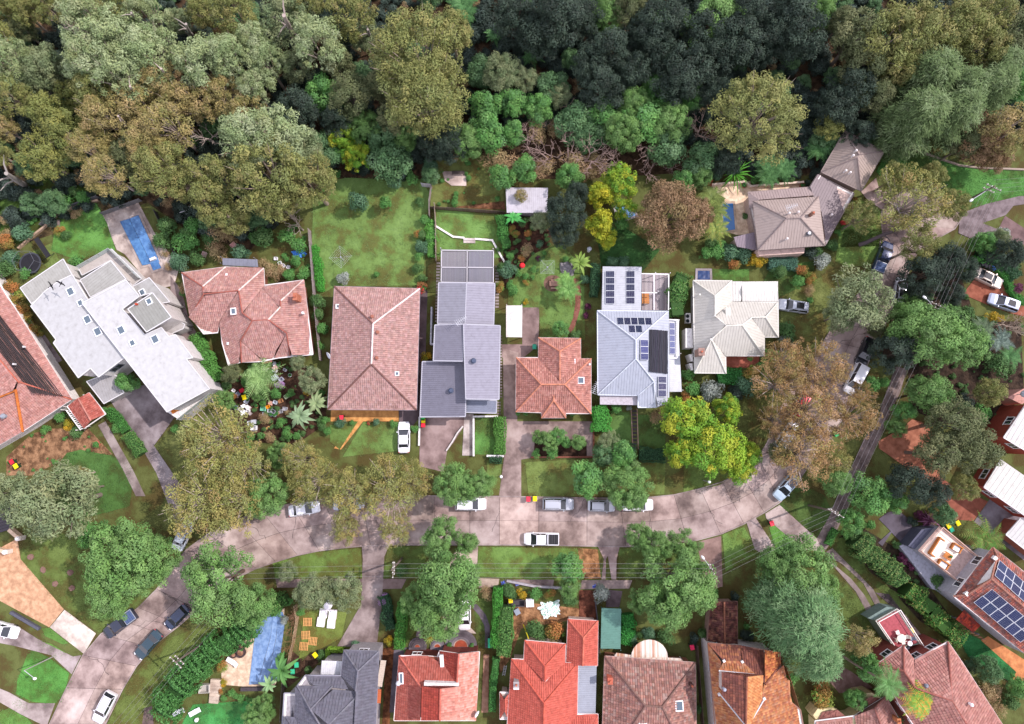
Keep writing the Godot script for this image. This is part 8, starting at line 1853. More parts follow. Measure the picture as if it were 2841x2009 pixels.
var KIND:={
	"sage":{"r":5.2,"lo":8.0,"hi":16.0,"n":135,"q":0.85,"k":64,"l":0.46,"w":0.17,"pal":["#8a9c6c","#98a87a","#7c9060","#a4b088","#8a9462"],"bark":"#b9aea2","limb":14,"j":0.8,"mat":"leaf"},
	"olive":{"r":5.2,"lo":7.0,"hi":15.0,"n":135,"q":0.85,"k":64,"l":0.45,"w":0.17,"pal":["#7c8248","#888a50","#6e7640","#928c58","#747e4c"],"bark":"#a89a8c","limb":14,"j":0.8,"mat":"leaf"},
	"ochre":{"r":5.0,"lo":7.0,"hi":14.0,"n":115,"q":0.82,"k":56,"l":0.45,"w":0.15,"pal":["#948a58","#a0925e","#828450","#a89468","#868048"],"bark":"#c4b6ac","limb":22,"j":0.9,"mat":"leaf"},
	"street":{"r":6.4,"lo":6.0,"hi":12.0,"n":135,"q":0.82,"k":54,"l":0.42,"w":0.15,"pal":["#8c8c4c","#82864a","#9a9454","#76804a","#9a8656","#8a9058"],"bark":"#cbbfb6","limb":40,"j":0.9,"mat":"leaf"},
	"rust":{"r":6.0,"lo":6.0,"hi":11.5,"n":130,"q":0.8,"k":50,"l":0.4,"w":0.14,"pal":["#96784c","#8c6e46","#a4855a","#85784c","#8c844c","#a88a66"],"bark":"#c6bab4","limb":40,"j":0.9,"mat":"leaf"},
	"yellowgum":{"r":4.4,"lo":5.0,"hi":11.0,"n":100,"q":0.85,"k":66,"l":0.44,"w":0.18,"pal":["#7c8348","#888c4e","#727a44","#90904c","#6c7842"],"bark":"#a09484","limb":12,"j":0.8,"mat":"leaf"},
	"deep":{"r":4.6,"lo":4.0,"hi":12.5,"n":85,"q":1.0,"k":105,"l":0.4,"w":0.2,"pal":["#2e3d31","#374639","#273329","#435344","#323f36"],"bark":"#5a5048","limb":6,"j":0.45,"mat":"leaf_deep"},
	"mid":{"r":5.2,"lo":3.5,"hi":11.0,"n":115,"q":1.0,"k":125,"l":0.36,"w":0.19,"pal":["#628a4a","#6e944e","#587e42","#789c5a","#66844e"],"bark":"#6a5c50","limb":8,"j":0.42,"mat":"leaf"},
	"bright":{"r":3.4,"lo":2.0,"hi":7.5,"n":62,"q":0.85,"k":95,"l":0.36,"w":0.19,"pal":["#588a44","#649650","#4e7e3c","#74a056","#5c8650"],"bark":"#6a5c50","limb":6,"j":0.5,"mat":"leaf"},
	"teal":{"r":3.2,"lo":1.5,"hi":6.5,"n":60,"q":0.85,"k":95,"l":0.36,"w":0.19,"pal":["#52754a","#5c7f54","#486a42","#6a8a60","#58784a"],"bark":"#5e544c","limb":5,"j":0.5,"mat":"leaf"},
	"lime":{"r":4.2,"lo":2.5,"hi":8.5,"n":90,"q":0.85,"k":90,"l":0.42,"w":0.18,"pal":["#6a9a34","#7fa430","#5c8e34","#aeac38","#8aa632","#98a834"],"bark":"#6a5e52","limb":8,"j":0.55,"mat":"leaf"},
	"gold":{"r":3.2,"lo":2.5,"hi":7.5,"n":60,"q":0.8,"k":90,"l":0.42,"w":0.2,"pal":["#9aa42c","#a8ac30","#8a9e30","#b0a830","#84982e"],"bark":"#8a7c74","limb":14,"j":0.9,"mat":"leaf"},
	"giant":{"r":8.0,"lo":8.0,"hi":19.0,"n":290,"q":0.95,"k":66,"l":0.46,"w":0.18,"pal":["#7a8048","#868a50","#6c7642","#8e8c54","#747e4c"],"bark":"#b4a89c","limb":26,"j":0.75,"mat":"leaf"},
	"brown":{"r":5.4,"lo":3.5,"hi":11.0,"n":130,"q":0.9,"k":105,"l":0.38,"w":0.16,"pal":["#866a50","#907658","#786246","#988062","#80704c"],"bark":"#6a5a50","limb":8,"j":0.8,"mat":"leaf"},
	"grey":{"r":5.0,"lo":5.0,"hi":11.0,"n":110,"q":0.9,"k":85,"l":0.42,"w":0.17,"pal":["#74835c","#808e66","#687a54","#8a956e","#7e845c"],"bark":"#8a8078","limb":9,"j":0.8,"mat":"leaf"},
	"darkolive":{"r":4.6,"lo":5.0,"hi":12.0,"n":100,"q":0.9,"k":85,"l":0.44,"w":0.17,"pal":["#5e6844","#6a724c","#525e3c","#727650","#606a48"],"bark":"#8c8078","limb":12,"j":0.8,"mat":"leaf_deep"},
}
const SHRUBS:={"shrub":"4e723e 5a7e48 446436 6a8852","bright_shrub":"4c8040 588c48 427236 66964e","teal_shrub":"4c7050 587c5a 42644a 68886a","dark_shrub":"303f34 3a493d 2a372e 44544a","grey_shrub":"8a9488 96a094 7a867a a2a8a0","purple_shrub":"5a2c44 6a344e 4c2438 743c5a","red_shrub":"c03a3c b03236 4a7a3c cc4c4e","orange_shrub":"a8703c 8a8a3e b07a48 6c9040 9a5c3c","pink_shrub":"b48ac0 c49ace a67ab2 8a7a8a","dry_shrub":"a88c68 b89c78 98805e 8c8656","gold_shrub":"b89428 c8a430 a88a28 8a9030"}
func crown_mesh(d:Dictionary)->Array:
	var v:=PackedVector3Array()
	var c:=PackedColorArray()
	var ix:=PackedInt32Array()
	var pal:=[]
	for h in d.pal:
		pal.append(lin(h))
	var mid:float=(d.lo+d.hi)*0.5
	var half:float=(d.hi-d.lo)*0.5
	var centres:=[]
	var lobes:=[]
	for i in 5:
		lobes.append([rnd(0,TAU),rnd(0.55,1.3)])
	for i in int(d.n):
		var t:=TAU*rng.randf()
		var y:=rnd(-0.75,1.0)
		var reach:=1.0
		for e in lobes:
			reach=lerpf(reach,e[1],maxf(0.0,cos(t-e[0]))*0.6)
		var rad:float=sqrt(maxf(0.0,1.0-y*y))*sqrt(rnd(0.14,1.0))*(d.r-d.q*0.7)*reach
		var o:=v3(cos(t)*rad,mid+y*(half-d.q*0.5)-0.12*half*pow(rad/d.r,2.0),sin(t)*rad)
		var size:float=d.q*(0.45+1.0*pow(rng.randf(),1.4))
		var tone:Color=pal[rng.randi() % pal.size()].lerp(pal[rng.randi() % pal.size()],0.5)*rnd(0.85,1.12)
		centres.append(o)
		for k in int(d.k*size*size/(d.q*d.q)):
			var a:=v3(rng.randfn(),rng.randfn(),rng.randfn()).normalized()
			if a.y<-0.25 and rng.randf()<0.7:
				a.y=-a.y
			var p:=o+v3(a.x,a.y*0.78,a.z)*size*sqrt(rnd(0.35,1.1))
			var nn:Vector3=(a+v3(0,0.25,0)+v3(rng.randfn(),rng.randfn(),rng.randfn())*d.j*0.6).normalized()
			leaves(v,c,ix,p,nn,d.l*rnd(0.6,1.25),d.w*rnd(0.7,1.25),vary(tone,0.13))
	var b:=Mb.new()
	var bark:=lin(d.bark)
	var thick:float=clampf(d.hi*0.022,0.03,0.34)
	var fork:=v3(rnd(-0.4,0.4)*d.r*0.15,d.lo*0.75+0.1,rnd(-0.4,0.4)*d.r*0.15)
	b.tube(pa([v3(0,-0.1,0),fork*0.5+v3(rnd(-0.1,0.1),0,0),fork]),pf([thick*1.25,thick,thick*0.85]),8,bark)
	for i in int(d.limb):
		var e:Vector3=centres[i*centres.size()/int(d.limb)]
		var m:=fork.lerp(e,0.5)+v3(rnd(-0.3,0.3),rnd(-0.1,0.5)*d.r*0.12,rnd(-0.3,0.3))
		b.tube(pa([fork,m,e,e+(e-m)*0.35]),pf([thick*0.5,thick*0.36,thick*0.18,0.012]),5,bark)
	return [leaf_mesh(v,c,ix),b.mesh()]
func needle_mesh(r:float,lo:float,hi:float,pal_hex:Array,n:int)->Array:
	var v:=PackedVector3Array()
	var c:=PackedColorArray()
	var ix:=PackedInt32Array()
	var b:=Mb.new()
	b.tube(pa([v3(0,-0.1,0),v3(0.1,hi*0.5,0),v3(0,hi*0.95,0)]),pf([0.3,0.2,0.03]),7,lin("#6a5e56"))
	for i in n:
		var y:=lerpf(lo,hi,pow(rng.randf(),0.8))
		var rr:=r*sqrt(clampf((hi-y)/(hi-lo)*1.25+0.08,0.0,1.0))*rnd(0.35,1.05)
		var t:=TAU*rng.randf()
		var out:=v3(cos(t),0,sin(t))
		var tip:=v3(0,y,0)+out*rr+v3(0,rr*0.22,0)
		if i % 14==0:
			b.tube(pa([v3(0,y*0.9,0),tip*0.5+v3(0,y*0.48,0),tip]),pf([0.07,0.05,0.01]),4,lin("#6a5e56"))
		var col:=lin(pal_hex[rng.randi() % pal_hex.size()])*rnd(0.85,1.15)
		for k in 24:
			var d:=(out*0.55+v3(rng.randfn()*0.6,rnd(-0.45,0.5),rng.randfn()*0.6)).normalized()
			var o:=tip+v3(rng.randfn(),rng.randfn()*0.7,rng.randfn())*0.36
			var l:=rnd(0.3,0.62)
			var s:=d.cross(Vector3.UP).normalized()*rnd(0.03,0.055)
			var j:=v.size()
			var cc:=vary(col,0.14)
			v.append(o-s); v.append(o+s); v.append(o+d*l+s*0.4-v3(0,l*0.2,0)); v.append(o+d*l-s*0.4-v3(0,l*0.2,0))
			for q in 4:
				c.append(cc)
			ix.append_array([j,j+1,j+2,j,j+2,j+3])
	return [leaf_mesh(v,c,ix),b.mesh()]
func bare_mesh(h:float,spread:float,hex:String,depth:=5)->ArrayMesh:
	var b:=Mb.new()
	var todo:=[[Vector3.ZERO,v3(rnd(-0.1,0.1),1,rnd(-0.1,0.1)).normalized(),h*0.3,h*0.028,0]]
	while todo.size():
		var w:Array=todo.pop_back()
		var o:Vector3=w[0]
		var d:Vector3=w[1]
		var e:Vector3=o+d*w[2]
		var m:Vector3=(o+e)*0.5+v3(rng.randfn(),rng.randfn(),rng.randfn())*w[2]*0.06
		b.tube(pa([o,m,e]),pf([w[3],w[3]*0.8,w[3]*0.62]),5 if w[4]<2 else 3,vary(lin(hex),0.1))
		if w[4]<depth:
			for k in (3 if w[4]<3 else 2):
				var nd:Vector3=(d+v3(rng.randfn(),rng.randfn()*0.45+0.12,rng.randfn())*spread).normalized()
				todo.append([e,nd,w[2]*rnd(0.6,0.85),maxf(w[3]*0.62,0.012),w[4]+1])
	return b.mesh()
func proto(kind:String,variant:int)->Array:
	var key:="%s%d" % [kind,variant]
	if not made.has(key):
		rng.seed=hash(key)
		if kind=="casuarina":
			made[key]=needle_mesh(4.4,2.0,12.0,["#608256","#6c8e60","#54744c","#7c986c"],520)+["needle"]
		elif kind=="she_oak":
			made[key]=needle_mesh(4.0,2.0,13.0,["#5e7248","#6a7e52","#50643e","#768860"],480)+["needle"]
		elif kind=="conifer_hedge":
			made[key]=needle_mesh(1.8,0.4,5.0,["#3a6a34","#467a3e","#2f5a2c","#54864a"],120)+["needle"]
		else:
			var d:Dictionary
			if SHRUBS.has(kind):
				var dry:=kind=="dry_shrub"
				d={"r":1.3,"lo":0.1,"hi":1.9,"n":15,"q":0.55,"k":65 if dry else 90,"l":0.34 if dry else 0.24,"w":0.05 if dry else 0.13,"pal":SHRUBS[kind].split(" "),"bark":"#5e5248","limb":9 if dry else 3,"j":0.8,"mat":"leaf_deep" if kind=="dark_shrub" else "leaf"}
			else:
				d=KIND[kind]
			made[key]=crown_mesh(d)+[d.mat]
	return made[key]
func tree(called:String,label:String,category:String,kind:String,variant:int,x:float,z:float,s:float,sy:=1.0,group:="",y:=0.0)->Node3D:
	var p:=proto(kind,variant)
	rng.seed=int(absf(x*131.0)+absf(z*977.0))+variant
	var o:=thing(called,label,category,v3(x,y,z),rng.randf()*TAU,group)
	part(o,"trunk" if not kind.contains("shrub") else "stem",p[1],M("bark"))
	part(o,"crown" if not kind.contains("shrub") else "foliage",p[0],M(p[2]))
	o.scale=v3(s,s*sy,s)
	return o
func grove(kind:String,called:String,noun:String,category:String,group:int,rows:Array)->void:
	for i in range(0,rows.size(),5):
		var k:int=rows[i+4]
		var sz:String=SIZES[k/14400]
		var label:String=ORDER[k/1440 % 10]+(sz+" " if sz else "")+noun+" "+NEARNESS[k/480 % 3]+SIDES[k/60 % 8]+" "+LANDMARKS[k % 60]
		tree(called,label,category,kind,(i/5+noun.length()) % (2 if category=="shrub" else 3),rows[i]*0.1,rows[i+1]*0.1,rows[i+2]*0.01,rows[i+3]*0.1,GROUPS[group])
func frond_mesh(l:float,w:float,pal_hex:Array,pairs:=16,sag:=0.5)->ArrayMesh:
	var b:=Mb.new()
	var last:=Vector3.ZERO
	for i in pairs:
		var t:=float(i+1)/pairs
		var p:=v3(l*t,l*(0.42*t-(0.42+sag)*t*t),0)
		b.bar(last,p,0.05,0.05,lin(pal_hex[0]))
		var ll:=w*sin(PI*clampf(t*0.86+0.12,0.0,1.0))
		for s in [-1.0,1.0]:
			var e:=p+v3(ll*0.55,-ll*0.22,s*ll)
			var g:=v3(0.085,0,0)
			var col:=vary(lin(pal_hex[rng.randi() % pal_hex.size()]),0.12)
			b.tri(p-g,p+g,e,col) if s<0.0 else b.tri(p+g,p-g,e,col)
		last=p
	return b.mesh()
func blade_mesh(l:float,w:float,pal_hex:Array,sag:=0.6)->ArrayMesh:
	var b:=Mb.new()
	var n:=7
	var col:=lin(pal_hex[rng.randi() % pal_hex.size()])
	for i in n:
		var q:=[]
		for t in [float(i)/n,float(i+1)/n]:
			var ww:=w*0.5*pow(sin(PI*clampf(t*0.93+0.06,0.0,1.0)),0.7)
			q.append(v3(l*t,l*(0.75*t-(0.55+sag)*t*t),0))
			q.append(v3(0,ww*0.3,ww))
			q.append(v3(0,ww*0.3,-ww))
		var cc:=vary(col,0.06)
		b.quad(q[0],q[3],q[3]+q[5],q[0]+q[2],cc)
		b.quad(q[0]+q[1],q[3]+q[4],q[3],q[0],cc)
	return b.mesh()
func palm(called:String,label:String,x:float,z:float,h:float,l:float,n:int,pal_hex:Array,style:="frond",lean:=Vector2.ZERO,cat:="palm",group:="")->void:
	rng.seed=int(absf(x*131.0)+absf(z*977.0))
	var o:=thing(called,label,cat,v3(x,0,z),0.0,group)
	var top:=v3(lean.x,h,lean.y)
	if h>0.4:
		tube_part(o,"trunk",M("bark"),pa([v3(0,-0.1,0),top*0.5+v3(lean.x*-0.06,0,0),top]),pf([0.2,0.15,0.13]),8,lin("#8a7d70"))
	var shapes_:=[]
	for k in 3:
		shapes_.append(frond_mesh(l*(0.85+0.15*k),l*0.3,pal_hex,14,0.3+0.2*k) if style=="frond" else blade_mesh(l*(0.8+0.2*k),l*(0.3 if style=="broad" else 0.07),pal_hex,0.2+0.25*k))
	for k in n:
		var f:=part(o,"frond" if style=="frond" else "large_leaf",shapes_[k % 3],M("leaf"))
		f.position=top
		f.rotation=v3(rnd(-0.2,0.2),TAU*k*0.618,rnd(0.05,0.55) if style!="sword" else rnd(0.1,1.0))
func hedge(called:String,label:String,a:Array,w:float,h:float,pal_hex:Array,per:=95,leaf:=0.2,group:="",loose:=0.12)->void:
	var o:=v3(a[0],0,a[1])
	var q:=Q(a,o)
	rng.seed=int(absf(a[0]*71.0)+absf(a[1]*313.0))
	var v:=PackedVector3Array()
	var c:=PackedColorArray()
	var ix:=PackedInt32Array()
	var pal:=[]
	for e in pal_hex:
		pal.append(lin(e))
	var core:=Mb.new()
	var p_side:=0.0
	var hn:=FastNoiseLite.new()
	hn.seed=rng.randi() % 999
	hn.frequency=0.33
	for i in q.size()-1:
		var d:=q[i+1]-q[i]
		var l:=d.length()
		d/=l
		var s:=Vector2(-d.y,d.x)
		core.box(v3((q[i].x+q[i+1].x)*0.5,h*0.42,(q[i].y+q[i+1].y)*0.5),v3(l,h*0.8,w*0.72),pal[0]*0.55,Basis(v3(d.x,0,d.y),Vector3.UP,v3(-d.y,0,d.x)))
		for k in int(l*(w+1.2*h)*per):
			var t:=rnd(-0.1,l+0.1)
			var bump:=1.0+loose*2.4*hn.get_noise_2d(t,i*9.0)
			p_side=loose*1.6*hn.get_noise_2d(t+40.0,i*9.0)
			var side:=rng.randf()*(w+2.0*h*0.7)
			var p:Vector2
			var y:float
			var nn:Vector3
			if side<w:
				p=s*(side-w*0.5)*bump
				y=h*bump*(1.0-0.18*pow(absf(side/w-0.5)*2.0,3.0))+rnd(-0.12,0.04)
				nn=v3(s.x*(side/w-0.5),0.8,s.y*(side/w-0.5))
			else:
				var g:=1.0 if side<w+h*0.7 else -1.0
				p=s*g*w*0.5*bump*rnd(0.86,1.06)
				y=rnd(0.2,1.0)*h*bump
				nn=v3(s.x*g,0.35,s.y*g)
			var at:=q[i]+d*t+p+s*p_side*w
			nn=(nn+v3(rng.randfn(),rng.randfn(),rng.randfn())*0.45).normalized()
			leaves(v,c,ix,v3(at.x,y,at.y),nn,leaf*rnd(0.7,1.3),leaf*0.55*rnd(0.7,1.3),vary(pal[rng.randi() % pal.size()],0.14))
	var root:=thing(called,label,"hedge",o,0.0,group)
	part(root,"foliage",leaf_mesh(v,c,ix),M("leaf"))
	part(root,"stem",core.mesh(),M("bark"))
func ground_cover(called:String,label:String,kind:String,polys:Array,per:float,lo:float,hi:float,avoid:=[])->void:
	rng.seed=hash(called+label)
	var at:Array[Transform3D]=[]
	for a in polys:
		var q:=Q(a)
		var r:=Rect2(q[0],Vector2.ZERO)
		for e in q:
			r=r.expand(e)
		for k in int(r.get_area()*per):
			var p:=r.position+Vector2(rng.randf(),rng.randf())*r.size
			if not Geometry2D.is_point_in_polygon(p,q):
				continue
			var s:=rnd(lo,hi)
			at.append(Transform3D(Basis(Vector3.UP,rng.randf()*TAU).scaled(v3(s,s*rnd(0.6,1.1),s)),v3(p.x,-0.05,p.y)))
	var mm:=MultiMesh.new()
	mm.transform_format=MultiMesh.TRANSFORM_3D
	mm.mesh=proto(kind,0)[0]
	mm.instance_count=at.size()
	for i in at.size():
		mm.set_instance_transform(i,at[i])
	var o:=MultiMeshInstance3D.new()
	o.name=numbered(called)
	o.multimesh=mm
	o.material_override=M(proto(kind,0)[2])
	add_child(o)
	tag(o,label,"","","stuff")
const CAR:={
	"sedan":{"l":4.75,"w":1.82,"h":1.43,"body":[[-2.36,0.70,0.55,0.86],[-2.2,0.84,0.36,0.98],[-1.6,0.9,0.3,1.02],[-0.6,0.91,0.27,0.98],[0.6,0.91,0.27,0.95],[1.5,0.9,0.3,0.88],[2.1,0.84,0.36,0.76],[2.36,0.66,0.5,0.6]],"cab":[[-1.75,-1.0],[-1.1,-0.35],[0.95,0.25]],"roof":[-1.0,0.3]},
	"wagon":{"l":4.7,"w":1.84,"h":1.66,"body":[[-2.34,0.78,0.5,0.98],[-2.2,0.88,0.36,1.06],[-1.6,0.91,0.3,1.06],[-0.6,0.92,0.28,1.04],[0.6,0.92,0.28,1.01],[1.5,0.91,0.32,0.96],[2.1,0.84,0.38,0.84],[2.34,0.66,0.52,0.66]],"cab":[],"roof":[-1.95,0.3]},
	"hatch":{"l":4.1,"w":1.72,"h":1.5,"body":[[-2.04,0.72,0.5,0.92],[-1.9,0.82,0.36,1.0],[-1.4,0.86,0.3,1.0],[-0.5,0.86,0.28,0.97],[0.5,0.86,0.28,0.95],[1.3,0.85,0.32,0.9],[1.8,0.78,0.38,0.78],[2.04,0.6,0.52,0.62]],"cab":[],"roof":[-1.45,0.3]},
	"van":{"l":5.0,"w":1.92,"h":2.05,"body":[[-2.48,0.86,0.45,1.2],[-2.35,0.94,0.34,1.24],[-1.6,0.96,0.3,1.24],[-0.6,0.96,0.28,1.22],[0.6,0.96,0.28,1.2],[1.6,0.94,0.32,1.12],[2.2,0.86,0.38,0.94],[2.48,0.7,0.52,0.74]],"cab":[],"roof":[-2.2,0.7]},
	"ute":{"l":5.25,"w":1.88,"h":1.8,"body":[[-2.62,0.84,0.5,1.02],[-2.55,0.92,0.42,1.1],[-1.6,0.94,0.38,1.1],[-0.9,0.94,0.36,1.1],[0.6,0.94,0.36,1.08],[1.6,0.93,0.4,1.02],[2.3,0.86,0.44,0.9],[2.62,0.7,0.55,0.72]],"cab":[],"roof":[-0.55,0.75]},
}
func car_meshes(type:String)->Dictionary:
	if made.has("car"+type):
		return made["car"+type]
	var d:Dictionary=CAR[type]
	var white:=Color.WHITE
	var b:=Mb.new()
	var rings:=[]
	for s in d.body:
		var r:=PackedVector3Array()
		var w:float=s[1]
		for e in [[-1.0,s[2]],[-1.02,s[2]+(s[3]-s[2])*0.55],[-0.97,s[3]-0.07],[-0.88,s[3]],[-0.3,s[3]+0.035],[0.3,s[3]+0.035],[0.88,s[3]],[0.97,s[3]-0.07],[1.02,s[2]+(s[3]-s[2])*0.55],[1.0,s[2]]]:
			r.append(v3(s[0],e[1],w*e[0]))
		rings.append(r)
	for i in rings.size()-1:
		for k in 9:
			b.quad(rings[i][k],rings[i+1][k],rings[i+1][k+1],rings[i][k+1],white)
		b.quad(rings[i][9],rings[i+1][9],rings[i+1][0],rings[i][0],white)
	for e in [0,rings.size()-1]:
		for k in range(1,9):
			if e==0:
				b.tri(rings[e][0],rings[e][k],rings[e][k+1],white)
			else:
				b.tri(rings[e][0],rings[e][k+1],rings[e][k],white)
	var belt:=0.0
	for s in d.body:
		belt=maxf(belt,s[3])
	var r0:float=d.roof[0]
	var r1:float=d.roof[1]
	var wb:float=d.w*0.45
	var wt:float=d.w*0.37
	var tail:=0.62 if type=="sedan" else 0.3
	var y0:=belt-0.04
	var y1:float=d.h
	var A:=[v3(r0-tail,y0,wb),v3(r1+0.85,y0-0.02,wb),v3(r1,y1-0.05,wt),v3(r0,y1-0.05,wt)]
	var roof:=Mb.new()
	var n:=6
	for i in n:
		for k in 6:
			var q:=[]
			for m in [[i,k],[i+1,k],[i+1,k+1],[i,k+1]]:
				var u:float=float(m[0])/n
				var z:float=float(m[1])/6.0*2.0-1.0
				var arch:float=(1.0-pow(absf(u*2.0-1.0),3.0))*0.05+(1.0-z*z)*0.05-0.05
				q.append(v3(lerpf(r0-0.03,r1+0.03,u),y1+arch,z*(wt+0.01)*(1.0-0.06*pow(absf(u*2.0-1.0),4.0))))
			roof.quad(q[3],q[2],q[1],q[0],white)
	var glass:={}
	var dark:=Color(0.025,0.03,0.034)
	var g:=Mb.new()
	g.quad(v3(A[1].x,A[1].y,-wb*0.96),v3(A[2].x,A[2].y,-wt*0.96),v3(A[2].x,A[2].y,wt*0.96),v3(A[1].x,A[1].y,wb*0.96),dark)
	glass["windscreen"]=g.mesh()
	g=Mb.new()
	g.quad(v3(A[0].x,A[0].y,wb*0.94),v3(A[3].x,A[3].y,wt*0.94),v3(A[3].x,A[3].y,-wt*0.94),v3(A[0].x,A[0].y,-wb*0.94),dark)
	glass["rear_window"]=g.mesh()
	var sides:=[]
	for s in [1.0,-1.0]:
		for half_ in 2:
			g=Mb.new()
			var u0:=0.0 if half_==0 else 0.52
			var u1:=0.48 if half_==0 else 1.0
			var pts:=[]
			for e in [[u0,0.0],[u1,0.0],[u1,1.0],[u0,1.0]]:
				var lo_:Vector3=A[0].lerp(A[1],e[0])
				var hi_:Vector3=A[3].lerp(A[2],e[0])
				var p:Vector3=lo_.lerp(hi_,e[1])
				pts.append(v3(p.x,p.y,p.z*s))
			if s>0:
				g.quad(pts[0],pts[1],pts[2],pts[3],dark)
			else:
				g.quad(pts[1],pts[0],pts[3],pts[2],dark)
			sides.append(g.mesh())
	for s in [1.0,-1.0]:
		for e in [[A[1],A[2]],[A[0],A[3]],[A[0].lerp(A[1],0.5),A[3].lerp(A[2],0.5)]]:
			var f:Vector3=e[0]
			var t:Vector3=e[1]
			roof.bar(v3(f.x,f.y,f.z*s),v3(t.x,t.y,t.z*s),0.07,0.07,white)
	var wheel:=Mb.new()
	wheel.tube(pa([v3(0,0,-0.11),v3(0,0,0.11)]),pf([0.33,0.33]),16,Color(0.02,0.02,0.022))
	var rim:=Mb.new()
	rim.tube(pa([v3(0,0,-0.12),v3(0,0,0.12)]),pf([0.2,0.2]),10,Color(0.5,0.5,0.52))
	var light:=Mb.new()
	light.box(Vector3.ZERO,v3(0.16,0.14,0.34),Color(0.75,0.76,0.78))
	var tail_light:=Mb.new()
	tail_light.box(Vector3.ZERO,v3(0.12,0.18,0.26),Color(0.5,0.02,0.02))
	var mirror:=Mb.new()
	mirror.box(Vector3.ZERO,v3(0.14,0.14,0.2),white)
	var strip_:=Mb.new()
	for s in [1.0,-1.0]:
		strip_.box(v3(r1-0.1-(r1-r0)*0.5,y1+0.03,s*wt*0.8),v3((r1-r0)*0.9,0.05,0.05),Color(0.1,0.1,0.11))
	made["car"+type]={"body":b.mesh(),"roof":roof.mesh(),"glass":glass,"sides":sides,"wheel":wheel.mesh(),"rim":rim.mesh(),"light":light.mesh(),"tail":tail_light.mesh(),"mirror":mirror.mesh(),"rails":strip_.mesh(),"belt":belt}
	return made["car"+type]
func car(label:String,type:String,hex:String,x:float,z:float,turn:float,opts:=[])->Node3D:
	var m:=car_meshes(type)
	var d:Dictionary=CAR[type]
	var o:=thing("parked_car" if type!="ute" else "pickup_truck",label,"car" if type!="ute" else "pickup truck",v3(x,0.012,z),turn,"cars parked along the street and in driveways")
	var p:=paint(hex)
	part(o,"body",m.body,p)
	part(o,"roof",m.roof,p)
	for k in m.glass:
		part(o,k,m.glass[k],M("glass_pane"))
	for s in m.sides:
		part(o,"side_window",s,M("glass_pane"))
	for sx in [-1.0,1.0]:
		for sz in [-1.0,1.0]:
			var w:=part(o,"wheel",m.wheel,M("rubber"))
			w.position=v3(sx*d.l*0.29,0.33,sz*d.w*0.44)
			part(w,"rim",m.rim,M("steel"))
	for sz in [-1.0,1.0]:
		var hl:=part(o,"headlight",m.light,M("glass_pane"))
		hl.position=v3(d.l*0.465,0.66,sz*d.w*0.34)
		hl.rotation.y=-sz*0.5
		var tl:=part(o,"tail_light",m.tail,M("glass_pane"))
		tl.position=v3(-d.l*0.475,0.84,sz*d.w*0.38)
		var mi:=part(o,"mirror",m.mirror,p)
		mi.position=v3(d.roof[1]+0.5,m.belt+0.06,sz*d.w*0.52)
	if "rails" in opts:
		part(o,"roof_rails",m.rails,M("plain"))
	if "sunroof" in opts:
		box_part(o,"sunroof",M("glass_pane"),v3(d.roof[0]*0.4,d.h+0.055,0),v3(1.15,0.03,0.92),Color(0.02,0.02,0.024))
	if type=="ute":
		var t:=Mb.new()
		var tray:String="#2c2c30" if "tub" in opts else "#33415c"
		t.box(v3(-1.75,1.13,0),v3(1.5,0.06,1.5),lin(tray))
		part(o,"tray",t.mesh(),M("plain"))
		for k in 4:
			var r:=Mb.new()
			if "tub" in opts:
				r.box(v3(-2.3+k*0.37,1.19,0),v3(0.05,0.05,1.46),Color(0.1,0.1,0.1))
			else:
				r.box(v3(-2.3+k*0.37,1.19,0),v3(0.33,0.05,1.4),lin("#4a5a7c"))
			part(o,"tray_slat",r.mesh(),M("plain"))
		var rim_:=Mb.new()
		for s in [1.0,-1.0]:
			rim_.box(v3(-1.75,1.19,s*0.79),v3(1.6,0.1,0.09),Color.WHITE)
			rim_.box(v3(-1.75+s*0.78,1.188,0),v3(0.07,0.1,1.5),Color.WHITE)
		part(o,"tray_side",rim_.mesh(),p if "tub" in opts else paint("#9aa0a8"))
	return o
func wheelie_bin(label:String,lid_hex:String,x:float,z:float,turn:float,group:="wheelie bins")->void:
	var o:=thing("wheelie_bin",label,"bin",v3(x,0.0,z),turn,group)
	var b:=Mb.new()
	var lo:=Vector2(0.2,0.24)
	var hi:=Vector2(0.28,0.34)
	var q:=[]
	for e in [[lo,0.08],[hi,0.98]]:
		for s in [[-1,-1],[1,-1],[1,1],[-1,1]]:
			q.append(v3(s[0]*e[0].x,e[1],s[1]*e[0].y))
	for k in 4:
		b.quad(q[(k+1) % 4],q[k],q[4+k],q[4+(k+1) % 4],lin("#23402e"))
	part(o,"bin_body",b.mesh(),M("plain"))
	var l:=Mb.new()
	l.box(v3(0,1.02,0),v3(0.62,0.07,0.74),lin(lid_hex))
	l.box(v3(0,1.07,0.02),v3(0.5,0.05,0.6),lin(lid_hex))
	part(o,"lid",l.mesh(),M("plain"))
	box_part(o,"handle",M("plain"),v3(0,0.98,-0.42),v3(0.5,0.05,0.05),lin("#1c3024"))
	for s in [-1.0,1.0]:
		var wm:=tube_part(o,"wheel",M("rubber"),pa([v3(-0.03,0,0),v3(0.03,0,0)]),pf([0.11,0.11]),10,Color(0.02,0.02,0.02))
		wm.position=v3(s*0.25,0.11,-0.28)
